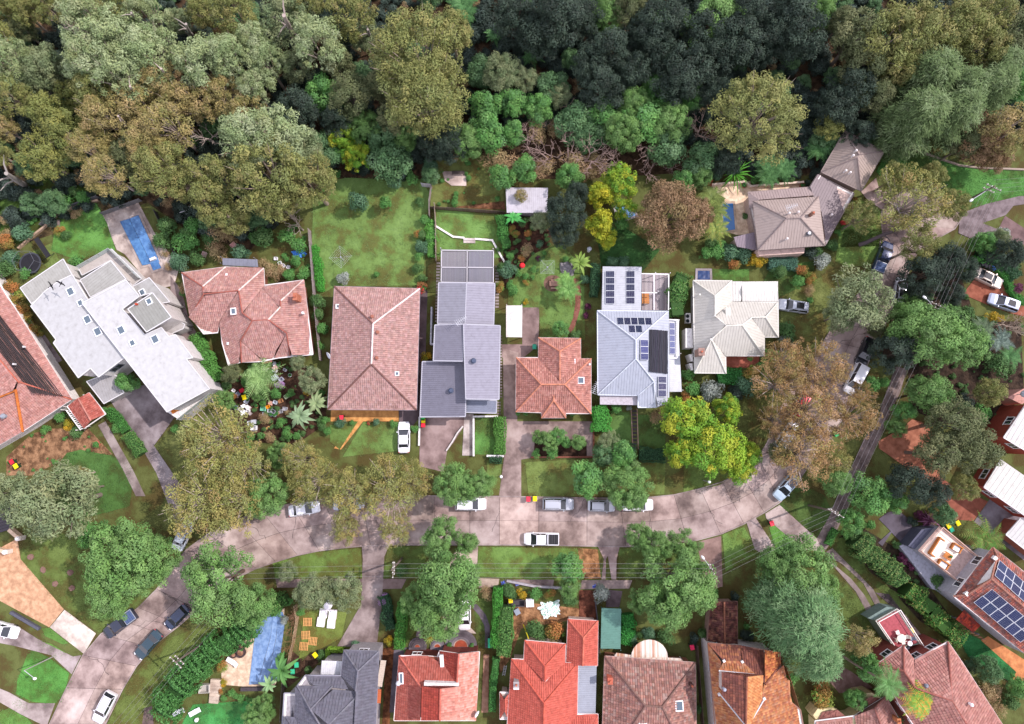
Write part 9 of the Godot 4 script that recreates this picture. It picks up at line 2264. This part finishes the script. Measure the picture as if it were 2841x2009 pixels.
func fence(called:String,label:String,a:Array,h:float,hex:String,every:=2.4,board:=0.0,cat:="fence")->void:
	var o:=thing(called,label,cat,v3(a[0],0,a[1]))
	var q:=Q(a,o.position)
	var boards:=0
	for i in q.size()-1:
		var l:=q[i].distance_to(q[i+1])
		var n:=maxi(1,int(round(l/every)))
		for k in n:
			var s:=q[i].lerp(q[i+1],float(k)/n)
			var e:=q[i].lerp(q[i+1],float(k+1)/n)
			box_part(o,"post",M("wood"),v3(s.x,h*0.5+0.03,s.y),v3(0.1,h+0.06,0.1),lin(hex))
			if board<=0.0:
				bar_part(o,"panel",M("wood"),v3(s.x,h*0.5,s.y),v3(e.x,h*0.5,e.y),0.05,h-0.04,vary(lin(hex),0.08))
			else:
				var m:=maxi(1,int(s.distance_to(e)/board))
				for j in m:
					var f:=s.lerp(e,(j+0.5)/m)
					var b:=Mb.new()
					var d:=(e-s).normalized()
					b.box(v3(f.x,h*0.5+rnd(-0.02,0.02),f.y),v3(board*0.92,h,0.04),vary(lin(hex),0.14),Basis(v3(d.x,0,d.y),Vector3.UP,v3(-d.y,0,d.x)))
					part(o,"board",b.mesh(),M("wood"))
func low_wall(called:String,label:String,a:Array,w:float,h:float,hex:String,key:="matte",cat:="wall")->void:
	var o:=v3(a[0],0,a[1])
	var q:=Q(a,o)
	var root:=thing(called,label,cat,o)
	for i in q.size()-1:
		var b:=Mb.new()
		var d:=(q[i+1]-q[i]).normalized()*w*0.5
		b.bar(v3(q[i].x-d.x,h*0.5+0.003*(i % 2),q[i].y-d.y),v3(q[i+1].x+d.x,h*0.5+0.003*(i % 2),q[i+1].y+d.y),w,h,vary(lin(hex),0.04))
		part(root,"wall_length",b.mesh(),M(key))
func power_pole(label:String,x:float,z:float,h:float,turn:float,lamp:Array)->void:
	var o:=thing("power_pole",label,"power pole",v3(x,0,z))
	tube_part(o,"pole",M("bark"),pa([v3(0,-0.1,0),v3(0,h,0)]),pf([0.17,0.11]),10,lin("#7a6e66"))
	for k in 2:
		var cr:=box_part(o,"crossarm",M("wood"),v3(0,h-0.25-k*1.1,0.14),v3(2.3-k*0.5,0.11,0.1),lin("#8a8078"))
		cr.rotation.y=turn
		for j in 4:
			var im:=tube_part(cr,"insulator",M("plain"),pa([v3(0,0,0),v3(0,0.2,0)]),pf([0.07,0.05]),8,lin("#e8e6e2"))
			im.position=v3((-1.0+j*0.66)*(1.0-0.22*k),h-0.2-k*1.1,0.14)
	if lamp.size():
		var l:=Mb.new()
		var e:=v3(lamp[0],h-1.0,lamp[1])
		l.tube(pa([v3(0,h-1.6,0),e*0.5+v3(0,(h-1.2)*0.5,0),e]),pf([0.05,0.045,0.04]),6,lin("#b4b8bc"))
		var arm:=part(o,"lamp_arm",l.mesh(),M("plain"))
		var head:=ball_part(o,"lamp_head",M("plain"),Vector3.ZERO,v3(0.36,0.13,0.2),lin("#e4e6e8"),10)
		head.position=e
		head.rotation.y=atan2(-lamp[1],lamp[0])
func street_lamp(label:String,x:float,z:float,h:float,e:Array)->void:
	var o:=thing("street_lamp",label,"street lamp",v3(x,0,z),0.0,"street lamps")
	tube_part(o,"pole",M("plain"),pa([v3(0,-0.1,0),v3(0,h,0)]),pf([0.09,0.06]),8,lin("#9a9894"))
	if e.size():
		tube_part(o,"lamp_arm",M("plain"),pa([v3(0,h-0.05,0),v3(e[0],h+0.25,e[1])]),pf([0.05,0.04]),6,lin("#b4b8bc"))
	ball_part(o,"lamp_head",M("plain"),v3(e[0] if e.size() else 0.0,h+0.25,e[1] if e.size() else 0.0),v3(0.28,0.14,0.2) if e.size() else v3(0.24,0.24,0.24),lin("#eceef0"),10)
func wires(label:String,a:Array,b:Array,n:int,spread:float,sag:float,r:=0.022)->void:
	var s:=v3(a[0],a[1],a[2])
	var e:=v3(b[0],b[1],b[2])
	var d:=(e-s).normalized()
	var side:=d.cross(Vector3.UP).normalized()
	for k in n:
		var off:=side*(k-(n-1)*0.5)*spread
		var path:=PackedVector3Array()
		var rad:=PackedFloat32Array()
		for i in 13:
			var t:=i/12.0
			path.append(s.lerp(e,t)-s+off-Vector3.UP*sag*4.0*t*(1.0-t))
			rad.append(r)
		var m:=Mb.new()
		m.tube(path,rad,5,lin("#8e8c8e"))
		var order:String=["first","second","third","fourth","fifth"][k]
		lone("overhead_wire",label % order,"wire",m.mesh(),M("plain"),s,0.0,"overhead power lines")
func chair(label:String,x:float,y:float,z:float,turn:float,hex:String,group:="garden chairs")->void:
	var o:=thing("garden_chair",label,"chair",v3(x,y,z),turn,group)
	box_part(o,"seat",M("plain"),v3(0,0.44,0),v3(0.5,0.05,0.5),lin(hex))
	box_part(o,"backrest",M("plain"),v3(-0.25,0.72,0),v3(0.05,0.5,0.5),lin(hex),Basis(Vector3.FORWARD,-0.2))
	for sx in [-1.0,1.0]:
		for sz in [-1.0,1.0]:
			box_part(o,"leg",M("plain"),v3(sx*0.22,0.21,sz*0.22),v3(0.05,0.42,0.05),lin(hex))
func table(called:String,label:String,x:float,y:float,z:float,turn:float,size:Array,hex:String,planks:=0,round:=false)->void:
	var o:=thing(called,label,"table",v3(x,y,z),turn)
	if round:
		disc_part(o,"tabletop",M("plain"),Vector3.ZERO,size[0]*0.5,size[1]-0.05,size[1],lin(hex),20)
	elif planks==0:
		box_part(o,"tabletop",M("wood"),v3(0,size[1],0),v3(size[0],0.06,size[2]),lin(hex))
	else:
		for k in planks:
			var b:=Mb.new()
			var w:float=size[2]/planks
			b.box(v3(0,size[1],-size[2]*0.5+w*(k+0.5)),v3(size[0],0.05,w-0.02),vary(lin(hex),0.12))
			part(o,"plank",b.mesh(),M("wood"))
	for sx in [-1.0,1.0]:
		for sz in [-1.0,1.0]:
			var l:=Mb.new()
			var f:=0.3 if round else 0.44
			l.box(v3(sx*size[0]*f,size[1]*0.48,sz*size[2]*f),v3(0.07,size[1]*0.96,0.07),lin(hex))
			part(o,"leg",l.mesh(),M("wood"))
func heap_sheet(called:String,label:String,category:String,x:float,z:float,rx:float,rz:float,h:float,cols:Array,turn:=0.0,seed_:=1)->void:
	rng.seed=seed_
	var f:=FastNoiseLite.new()
	f.seed=seed_
	f.frequency=0.55
	f.noise_type=FastNoiseLite.TYPE_SIMPLEX
	var b:=Mb.new()
	var n:=22
	var pts:=[]
	for i in n+1:
		for k in n+1:
			var u:=i*2.0/n-1.0
			var w:=k*2.0/n-1.0
			var r:=Vector2(u,w).length()
			var edge:=0.75+0.3*f.get_noise_2d(atan2(w,u)*2.2,7.0)
			var sc:=edge/maxf(1.0,maxf(absf(u),absf(w))/maxf(r,0.01)*1.0)
			var y:=maxf(0.03,h*(0.35+0.65*absf(f.get_noise_2d(u*4.0*rx,w*4.0*rz))*2.0)*(1.0-0.8*r*0.7))
			pts.append(v3(u*rx*sc,y,w*rz*sc))
	for i in n:
		for k in n:
			var col:=lin(cols[int(absf(f.get_noise_2d(i*0.35,k*0.35+40.0))*3.0*cols.size()) % cols.size()])
			b.up(pts[i*(n+1)+k],pts[i*(n+1)+k+1],pts[(i+1)*(n+1)+k+1],col)
			b.up(pts[i*(n+1)+k],pts[(i+1)*(n+1)+k+1],pts[(i+1)*(n+1)+k],col)
	lone(called,label,category,b.mesh(),M("cloth"),v3(x,0.02,z),turn)
func crate(called:String,label:String,category:String,x:float,z:float,size:Array,hex:String,turn:=0.0,open:=true,group:="",y:=0.0)->void:
	var o:=thing(called,label,category,v3(x,y,z),turn,group)
	if open:
		for s in [[0.5,0.0],[-0.5,0.0],[0.0,0.5],[0.0,-0.5]]:
			var b:=Mb.new()
			var along:=absf(s[0])>0.1
			b.box(v3(s[0]*size[0],size[1]*0.5,s[1]*size[2]),v3(0.04 if along else size[0],size[1],size[2]-0.045 if along else 0.04),lin(hex))
			part(o,"side",b.mesh(),M("plain"))
		box_part(o,"base",M("plain"),v3(0,0.05,0),v3(size[0]-0.05,0.04,size[2]-0.05),lin(hex)*0.7)
	else:
		box_part(o,"case",M("plain"),v3(0,size[1]*0.46,0),v3(size[0],size[1]*0.92,size[2]),lin(hex))
		box_part(o,"lid",M("plain"),v3(0,size[1]*0.96,0),v3(size[0]+0.06,size[1]*0.08,size[2]+0.06),lin(hex))
func pot(label:String,x:float,z:float,r:float,h:float,hex:String,group:="plant pots",y:=0.0,plant:="#3f7a3a")->void:
	var o:=thing("plant_pot",label,"pot",v3(x,y,z),0.0,group)
	var b:=Mb.new()
	b.disc(Vector3.ZERO,r*0.75,0.0,h,lin(hex),14,r)
	b.ring(Vector3.ZERO,r*0.82,r*1.08,h-0.06,h+0.03,lin(hex),14)
	part(o,"pot",b.mesh(),M("plain"))
	disc_part(o,"soil",M("plain"),Vector3.ZERO,r*0.8,h-0.02,h+0.012,lin("#3a2e28"),12)
	if plant:
		rng.seed=int(absf(x*41.0)+absf(z*17.0))
		var v:=PackedVector3Array()
		var c:=PackedColorArray()
		var ix:=PackedInt32Array()
		for k in 70:
			var a:=v3(rng.randfn(),absf(rng.randfn())+0.2,rng.randfn()).normalized()
			leaves(v,c,ix,a*r*rnd(0.5,1.2)+v3(0,h,0),(a+Vector3.UP*0.4).normalized(),0.16,0.09,vary(lin(plant),0.2))
		part(o,"foliage",leaf_mesh(v,c,ix),M("leaf"))
func slat(o:Node3D,a:Array,e:Array,w:float,t:float,hex:String,called:="slat")->void:
	var b:=Mb.new()
	b.bar(v3(a[0],a[1],a[2])-o.position,v3(e[0],e[1],e[2])-o.position,w,t,lin(hex))
	part(o,called,b.mesh(),M("plain"))
func chimney(o:Node3D,at:Array,w:float,d:float,t:float,hex:String)->void:
	var p:=v3(at[0],at[1],at[2])-o.position
	var b:=Mb.new()
	for k in int(t/0.16)+5:
		b.box(p+v3(0,-0.7+k*0.16,0),v3(w-0.012*(k % 2),0.15,d-0.012*(k % 2)),vary(lin(hex),0.12))
	var y:=-0.7+(int(t/0.16)+5)*0.16
	b.box(p+v3(0,y-0.03,0),v3(w+0.12,0.14,d+0.12),lin(hex)*0.9)
	b.disc(p+v3(0,y+0.03,0),0.14,0.0,0.35,lin("#b86a50"),10)
	part(o,"chimney",b.mesh(),M("matte"))
func glass_rail(o:Node3D,a:Array,e:Array,t:float)->void:
	var s:=v3(a[0],a[1],a[2])-o.position
	var f:=v3(e[0],e[1],e[2])-o.position
	var n:=maxi(1,int(s.distance_to(f)/1.4))
	for k in n:
		bar_part(o,"balustrade_pane",M("glass_pane"),s.lerp(f,(k+0.03)/n)+Vector3.UP*t*0.5,s.lerp(f,(k+0.97)/n)+Vector3.UP*t*0.5,0.03,t,Color(0.45,0.52,0.5))
	bar_part(o,"handrail",M("plain"),s+Vector3.UP*t,f+Vector3.UP*t,0.07,0.05,lin("#9aa09c"))
func railing(o:Node3D,a:Array,e:Array,t:float,hex:String,gap:=0.14)->void:
	var s:=v3(a[0],a[1],a[2])-o.position
	var f:=v3(e[0],e[1],e[2])-o.position
	var r:=Mb.new()
	r.bar(s+Vector3.UP*t,f+Vector3.UP*t,0.1,0.07,lin(hex))
	r.bar(s+Vector3.UP*0.08,f+Vector3.UP*0.08,0.08,0.06,lin(hex))
	part(o,"handrail",r.mesh(),M("plain"))
	var b:=Mb.new()
	var n:=int(s.distance_to(f)/gap)
	for k in n+1:
		b.box(s.lerp(f,float(k)/n)+Vector3.UP*t*0.52,v3(0.035,t*0.9,0.035),lin(hex))
	part(o,"balusters",b.mesh(),M("plain"),"stuff")
func block_face(o:Node3D,a:Array,hex:String)->void:
	var p:=P(a,o.position)
	var n:=(p[1]-p[0]).cross(p[2]-p[0]).normalized()*0.06
	var b:=Mb.new()
	b.up(p[0]+n,p[1]+n,p[2]+n,lin(hex))
	b.up(p[0]-n,p[1]-n,p[2]-n,lin(hex))
	for i in 3:
		var e:=p[(i+1) % 3]
		b.quad(p[i]-n,e-n,e+n,p[i]+n,lin(hex))
	part(o,"gable_wall",b.mesh(),M("matte"))
func rusty_roof(o:Node3D,a:Array,gap:float)->void:
	var p:=P(a,o.position)
	var poly:=PackedVector2Array()
	for e in p:
		poly.append(Vector2(e.x,e.z))
	var lo:=poly[0]
	var hi:=poly[0]
	for e in poly:
		lo=lo.min(e)
		hi=hi.max(e)
	rng.seed=77
	var u:=lo.x
	while u<hi.x:
		for piece in Geometry2D.intersect_polygons(PackedVector2Array([Vector2(u,lo.y-1),Vector2(u+gap,lo.y-1),Vector2(u+gap,hi.y+1),Vector2(u,hi.y+1)]),poly):
			if piece.size()<3:
				continue
			var rust:=rng.randf()
			var col:=lin("#e0d8cc").lerp(lin("#a8622e"),0.0 if rust<0.5 else (rust-0.4)*1.4)
			var b:=Mb.new()
			b.prism(piece,p[0].y-0.05+rnd(0,0.012),p[0].y+rnd(0.0,0.05),vary(col,0.06))
			part(o,"roof_strip",b.mesh(),M("metal_sheet"))
		u+=gap
func fan(o:Node3D,at:Array,r:float)->void:
	var b:=Mb.new()
	b.ring(v3(at[0],at[1],at[2])-o.position,r*0.8,r,0.0,0.03,lin("#3c3e42"),14)
	b.disc(v3(at[0],at[1],at[2])-o.position,r*0.8,-0.01,0.012,lin("#1c1e22"),14)
	part(o,"fan_guard",b.mesh(),M("plain"))
func brolly(o:Node3D,hex:String,r:float)->void:
	var b:=Mb.new()
	for k in 9:
		var t:=TAU*k/9
		b.tube(pa([v3(cos(t)*r*0.35,1.0,sin(t)*r*0.35),v3(cos(t)*r*0.5,1.7,sin(t)*r*0.5),v3(0,2.5,0)]),pf([r*0.1,r*0.22,0.03]),6,vary(lin(hex),0.08))
	part(o,"folded_canopy",b.mesh(),M("cloth"))
	tube_part(o,"pole",M("plain"),pa([Vector3.ZERO,v3(0,2.6,0)]),pf([0.05,0.05]),8,lin("#8a8a8c"))
func arched_steps(label:String,x:float,z:float,r:float,n:int)->void:
	var o:=thing("arched_steps",label,"steps",v3(x,0,z))
	for k in n:
		ring_part(o,"step",M("concrete"),Vector3.ZERO,r*(1.0-0.2*(k+1)),r*(1.0-0.2*k),0.0,0.18*(k+1),vary(lin("#7c7880"),0.1),20,PI,PI)
	var inner:=r*(1.0-0.2*n)
	ring_part(o,"landing",M("concrete"),Vector3.ZERO,0.0,inner,0.0,0.18*n+0.04,lin("#96929a"),20,PI,PI)
	ring_part(o,"red_floor",M("paver"),v3(0,0,-0.05),0.0,inner*0.66,0.0,0.18*n+0.07,lin("#a8543c"),20,PI,PI)
	ring_part(o,"edging",M("concrete"),v3(0,0,-0.05),inner*0.66,inner*0.75,0.0,0.18*n+0.09,lin("#d8c4b4"),20,PI,PI)
	box_part(o,"platform",M("concrete"),v3(0,0.18*n*0.5,r*0.28),v3(r*1.9,0.18*n,r*0.55),lin("#7a767e"))
func rotary_line(label:String,x:float,z:float,r:float,turn:float)->void:
	var o:=thing("clothes_line",label,"clothes line",v3(x,0,z),turn)
	var b:=Mb.new()
	b.tube(pa([Vector3.ZERO,v3(0,2.0,0)]),pf([0.06,0.05]),8,lin("#b4b8bc"))
	b.ball(v3(0,2.0,0),v3(0.14,0.12,0.14),lin("#9aa0a8"),8)
	part(o,"pole",b.mesh(),M("plain"))
	for k in 4:
		var a:=Mb.new()
		var d:=v3(cos(TAU*k/4),0,sin(TAU*k/4))
		a.tube(pa([v3(0,1.8,0),d*r+v3(0,2.1,0)]),pf([0.02,0.018]),5,lin("#9a9ea4"))
		part(o,"arm",a.mesh(),M("plain"))
	for k in 4:
		var l:=Mb.new()
		for i in 4:
			var s:=r*(0.4+0.2*i)
			l.tube(pa([v3(cos(TAU*k/4),0,sin(TAU*k/4))*s+v3(0,1.95+0.05*i,0),v3(cos(TAU*(k+1)/4),0,sin(TAU*(k+1)/4))*s+v3(0,1.95+0.05*i,0)]),pf([0.008,0.008]),3,lin("#d8dce0"))
		part(o,"line",l.mesh(),M("plain"))
func boulder(label:String,x:float,z:float,r:float,h:float,hex:String)->void:
	var f:=FastNoiseLite.new()
	f.seed=int(absf(x*13.0+z))
	f.frequency=0.9
	var b:=Mb.new()
	var seg:=14
	var pts:=[]
	for i in 8:
		for k in seg:
			var a:=PI*0.55*i/7.0
			var d:=v3(sin(a)*cos(TAU*k/seg),cos(a),sin(a)*sin(TAU*k/seg))
			var q:=1.0+0.4*f.get_noise_3dv(d*1.6)
			pts.append(v3(d.x*r*q*1.2,d.y*h*q,d.z*r*q))
	for i in 7:
		for k in seg:
			var k2:=(k+1) % seg
			b.quad(pts[i*seg+k],pts[i*seg+k2],pts[(i+1)*seg+k2],pts[(i+1)*seg+k],vary(lin(hex),0.06))
	lone("boulder" if h>0.35 else "stump_mound",label,"boulder" if h>0.35 else "mound",b.mesh(),M("bark"),v3(x,0.03,z),x)
func post_ball(label:String,x:float,z:float,hex:String,r:float,h:float)->void:
	var o:=thing("garden_ornament",label,"ornament",v3(x,0,z))
	disc_part(o,"stand",M("plain"),Vector3.ZERO,r*0.7,0.0,h,lin("#d8d4d0"),12,r*0.5)
	ball_part(o,"ball",M("plain"),v3(0,h+r*0.6,0),v3(r,r*0.8,r),lin(hex),12)
func trampoline(label:String,x:float,z:float,r:float)->void:
	var o:=thing("trampoline",label,"trampoline",v3(x,0,z))
	disc_part(o,"mat",M("cloth"),Vector3.ZERO,r*0.86,0.74,0.77,lin("#232428"),24)
	ring_part(o,"pad",M("cloth"),Vector3.ZERO,r*0.86,r,0.74,0.82,lin("#3c3e46"),24)
	for k in 6:
		var l:=Mb.new()
		var d:=v3(cos(TAU*k/6),0,sin(TAU*k/6))*r
		l.tube(pa([d,d+v3(0,2.4,0)]),pf([0.025,0.025]),6,lin("#6c7078"))
		part(o,"net_pole",l.mesh(),M("plain"))
	var n:=Mb.new()
	for k in 6:
		n.bar(v3(cos(TAU*k/6),0,sin(TAU*k/6))*r+v3(0,2.4,0),v3(cos(TAU*(k+1)/6),0,sin(TAU*(k+1)/6))*r+v3(0,2.4,0),0.03,0.03,lin("#6c7078"))
	part(o,"net_rim",n.mesh(),M("plain"))
func bird(label:String,x:float,y:float,z:float,turn:float)->void:
	var b:=Mb.new()
	var col:=Color(0.012,0.012,0.015)
	b.tube(pa([v3(-0.32,0,0),v3(-0.2,0,0),v3(0,0.02,0),v3(0.16,0.03,0),v3(0.26,0.05,0),v3(0.36,0.03,0)]),pf([0.02,0.06,0.1,0.085,0.055,0.005]),10,col)
	for s in [-1.0,1.0]:
		for e in [[v3(0.1,0.03,0),v3(0.16,0.16,0.42*s),v3(-0.04,0.12,0.46*s),v3(-0.14,0.02,0)],[v3(0.16,0.16,0.42*s),v3(-0.02,0.1,0.8*s),v3(-0.12,0.09,0.72*s),v3(-0.04,0.12,0.46*s)]]:
			var nn:Vector3=(e[1]-e[0]).cross(e[2]-e[0]).normalized()
			b.tri_n(e[0],e[1],e[2],nn,nn,nn,col)
			b.tri_n(e[0],e[2],e[3],nn,nn,nn,col)
	var t:=[v3(-0.28,0.01,0),v3(-0.5,0.01,0.1),v3(-0.5,0.01,-0.1)]
	b.tri_n(t[0],t[2],t[1],Vector3.UP,Vector3.UP,Vector3.UP,col)
	lone("bird",label,"bird",b.mesh(),M("plain"),v3(x,y,z),turn,"birds over the white roof")
func clutter_frame(label:String,x:float,z:float)->void:
	var o:=thing("swing_seat",label,"swing seat",v3(x,0,z),0.35)
	var f:=Mb.new()
	for e in [[-1.3,0.0],[1.3,0.0]]:
		f.bar(v3(e[0],0.0,-0.8),v3(e[0],1.5,0),0.06,0.06,lin("#e8e6ea"))
		f.bar(v3(e[0],0.0,0.8),v3(e[0],1.5,0),0.06,0.06,lin("#e8e6ea"))
	f.bar(v3(-1.3,1.5,0),v3(1.3,1.5,0),0.07,0.07,lin("#e8e6ea"))
	part(o,"frame",f.mesh(),M("plain"))
	for k in 6:
		box_part(o,"slat",M("plain"),v3(-1.2+k*0.45,0.5+0.06*(k % 3),0.35+0.1*(k % 2)),v3(0.36,0.05,0.9),lin("#dcdce2"),Basis(v3(0.3,1,0.2).normalized(),0.15*(k-2)))
	box_part(o,"backrest",M("plain"),v3(1.0,1.1,0.1),v3(0.9,0.08,1.4),lin("#f0eef2"),Basis(Vector3.FORWARD,0.5))
func day_bed(label:String,x:float,z:float,turn:float)->void:
	var o:=thing("day_bed",label,"day bed",v3(x,0.06,z),turn,"white day beds on the lawn")
	box_part(o,"base",M("plain"),v3(0,0.15,0),v3(1.35,0.3,1.15),lin("#cfcac8"))
	var m:=Mb.new()
	m.box(v3(0,0.38,0),v3(1.3,0.16,1.1),lin("#efeaec"))
	m.box(v3(0,0.44,0),v3(1.16,0.08,0.98),lin("#f4f0f2"))
	part(o,"mattress",m.mesh(),M("cloth"))
	ball_part(o,"pillow",M("cloth"),v3(0.45,0.52,0),v3(0.16,0.08,0.42),lin("#f6f2f4"),10)
func pallet(label:String,x:float,z:float,turn:float)->void:
	var o:=thing("pallet",label,"pallet",v3(x,0.06,z),turn,"timber pallets")
	for k in 3:
		box_part(o,"bearer",M("wood"),v3(0,0.06,-0.5+k*0.5),v3(1.3,0.1,0.1),lin("#b8864c"))
	for k in 6:
		box_part(o,"slat",M("wood"),v3(-0.56+k*0.225,0.125,0),v3(0.13,0.03,1.2),vary(lin("#dca868"),0.1))
func lounger(label:String,x:float,z:float,turn:float)->void:
	var o:=thing("sun_lounger",label,"sun lounger",v3(x,0.06,z),turn,"white sun loungers")
	box_part(o,"seat",M("plain"),v3(-0.3,0.34,0),v3(1.3,0.07,0.68),lin("#eef0f2"))
	box_part(o,"backrest",M("plain"),v3(0.65,0.52,0),v3(0.75,0.07,0.68),lin("#f4f6f8"),Basis(Vector3.BACK,0.5))
	for sx in [-0.8,0.5]:
		for sz in [-0.28,0.28]:
			box_part(o,"leg",M("plain"),v3(sx,0.16,sz),v3(0.06,0.32,0.06),lin("#d8dade"))
func ring_pot(label:String,x:float,z:float,r:float)->void:
	var o:=thing("round_pot",label,"pot",v3(x,0.03,z),0.0,"round pots on the pool deck")
	ring_part(o,"rim",M("matte"),Vector3.ZERO,r*0.62,r,0.0,0.35,lin("#4a3c3c"),20)
	disc_part(o,"fill",M("earth"),Vector3.ZERO,r*0.6,0.0,0.3,lin("#d8b4a4"),18)
func sofa(label:String,x:float,y:float,z:float,turn:float,l:float)->void:
	var o:=thing("sofa",label,"sofa",v3(x,y,z),turn,"tan sofas on the roof terrace")
	box_part(o,"base",M("wood"),v3(0,0.2,0),v3(l,0.36,0.85),lin("#b4703a"))
	box_part(o,"backrest",M("wood"),v3(0,0.5,-0.44),v3(l,0.7,0.18),lin("#c07c40"))
	for s in [-1.0,1.0]:
		box_part(o,"armrest",M("wood"),v3(s*(l*0.5-0.08),0.42,0.06),v3(0.16,0.5,0.8),lin("#c07c40"))
	var n:=maxi(1,int(l/0.9))
	for i in n:
		var c:=Mb.new()
		var wx:=(l-0.4)/n
		c.box(v3(-l*0.5+0.2+wx*(i+0.5),0.44,0.05),v3(wx-0.04,0.14,0.7),lin("#f2f2f2"))
		part(o,"cushion",c.mesh(),M("cloth"))
func trunk_part(o:Node3D,a:Array,e:Array,r:float,hex:String,root:=true)->void:
	var s:=v3(a[0],a[1],a[2])-o.position
	var f:=v3(e[0],e[1],e[2])-o.position
	if root and s.y>0.5:
		s=s+(s-f)/maxf(0.1,f.y-s.y)*s.y
	var b:=Mb.new()
	rng.seed=int(absf(a[0]*37.0))
	var path:=PackedVector3Array()
	var rad:=PackedFloat32Array()
	for i in 8:
		path.append(s.lerp(f,i/7.0)+v3(rnd(-1,1),0,rnd(-1,1))*r*0.35)
		rad.append(r*(1.15-0.5*i/7.0))
	b.tube(path,rad,9,lin(hex))
	part(o,"trunk",b.mesh(),M("bark"))
	for k in 3:
		var l:=Mb.new()
		var t:=0.55+0.18*k
		var p:=s.lerp(f,t)
		var d:=v3(rnd(-1,1),rnd(0.2,0.8),rnd(-1,1)).normalized()*r*7.0
		l.tube(pa([p,p+d*0.5+v3(0,r,0),p+d]),pf([r*0.4,r*0.28,r*0.1]),6,lin(hex))
		part(o,"limb",l.mesh(),M("bark"))
func clutter(a:Array)->void:
	for i in range(0,a.size(),8):
		crate("garden_crate",a[i]+" in the cluttered front garden","crate",a[i+1],a[i+2],[a[i+3]*0.9,a[i+4],a[i+3]*0.75],a[i+5],a[i+6],a[i+7],"clutter in the front garden")
func crown_on(o:Node3D,kind:String,x:float,z:float,s:float)->void:
	var c:=part(o,"crown",proto(kind,1)[0],M("leaf"))
	c.position=v3(x,0,z)-o.position
	c.scale=Vector3.ONE*s
	var l:=part(o,"limb",proto(kind,1)[1],M("bark"))
	l.transform=c.transform

func v3(x:float,y:float,z:float)->Vector3:
	return Vector3(x,y,z)

func pa(a:Array)->PackedVector3Array:
	return PackedVector3Array(a)

func pf(a:Array)->PackedFloat32Array:
	return PackedFloat32Array(a)
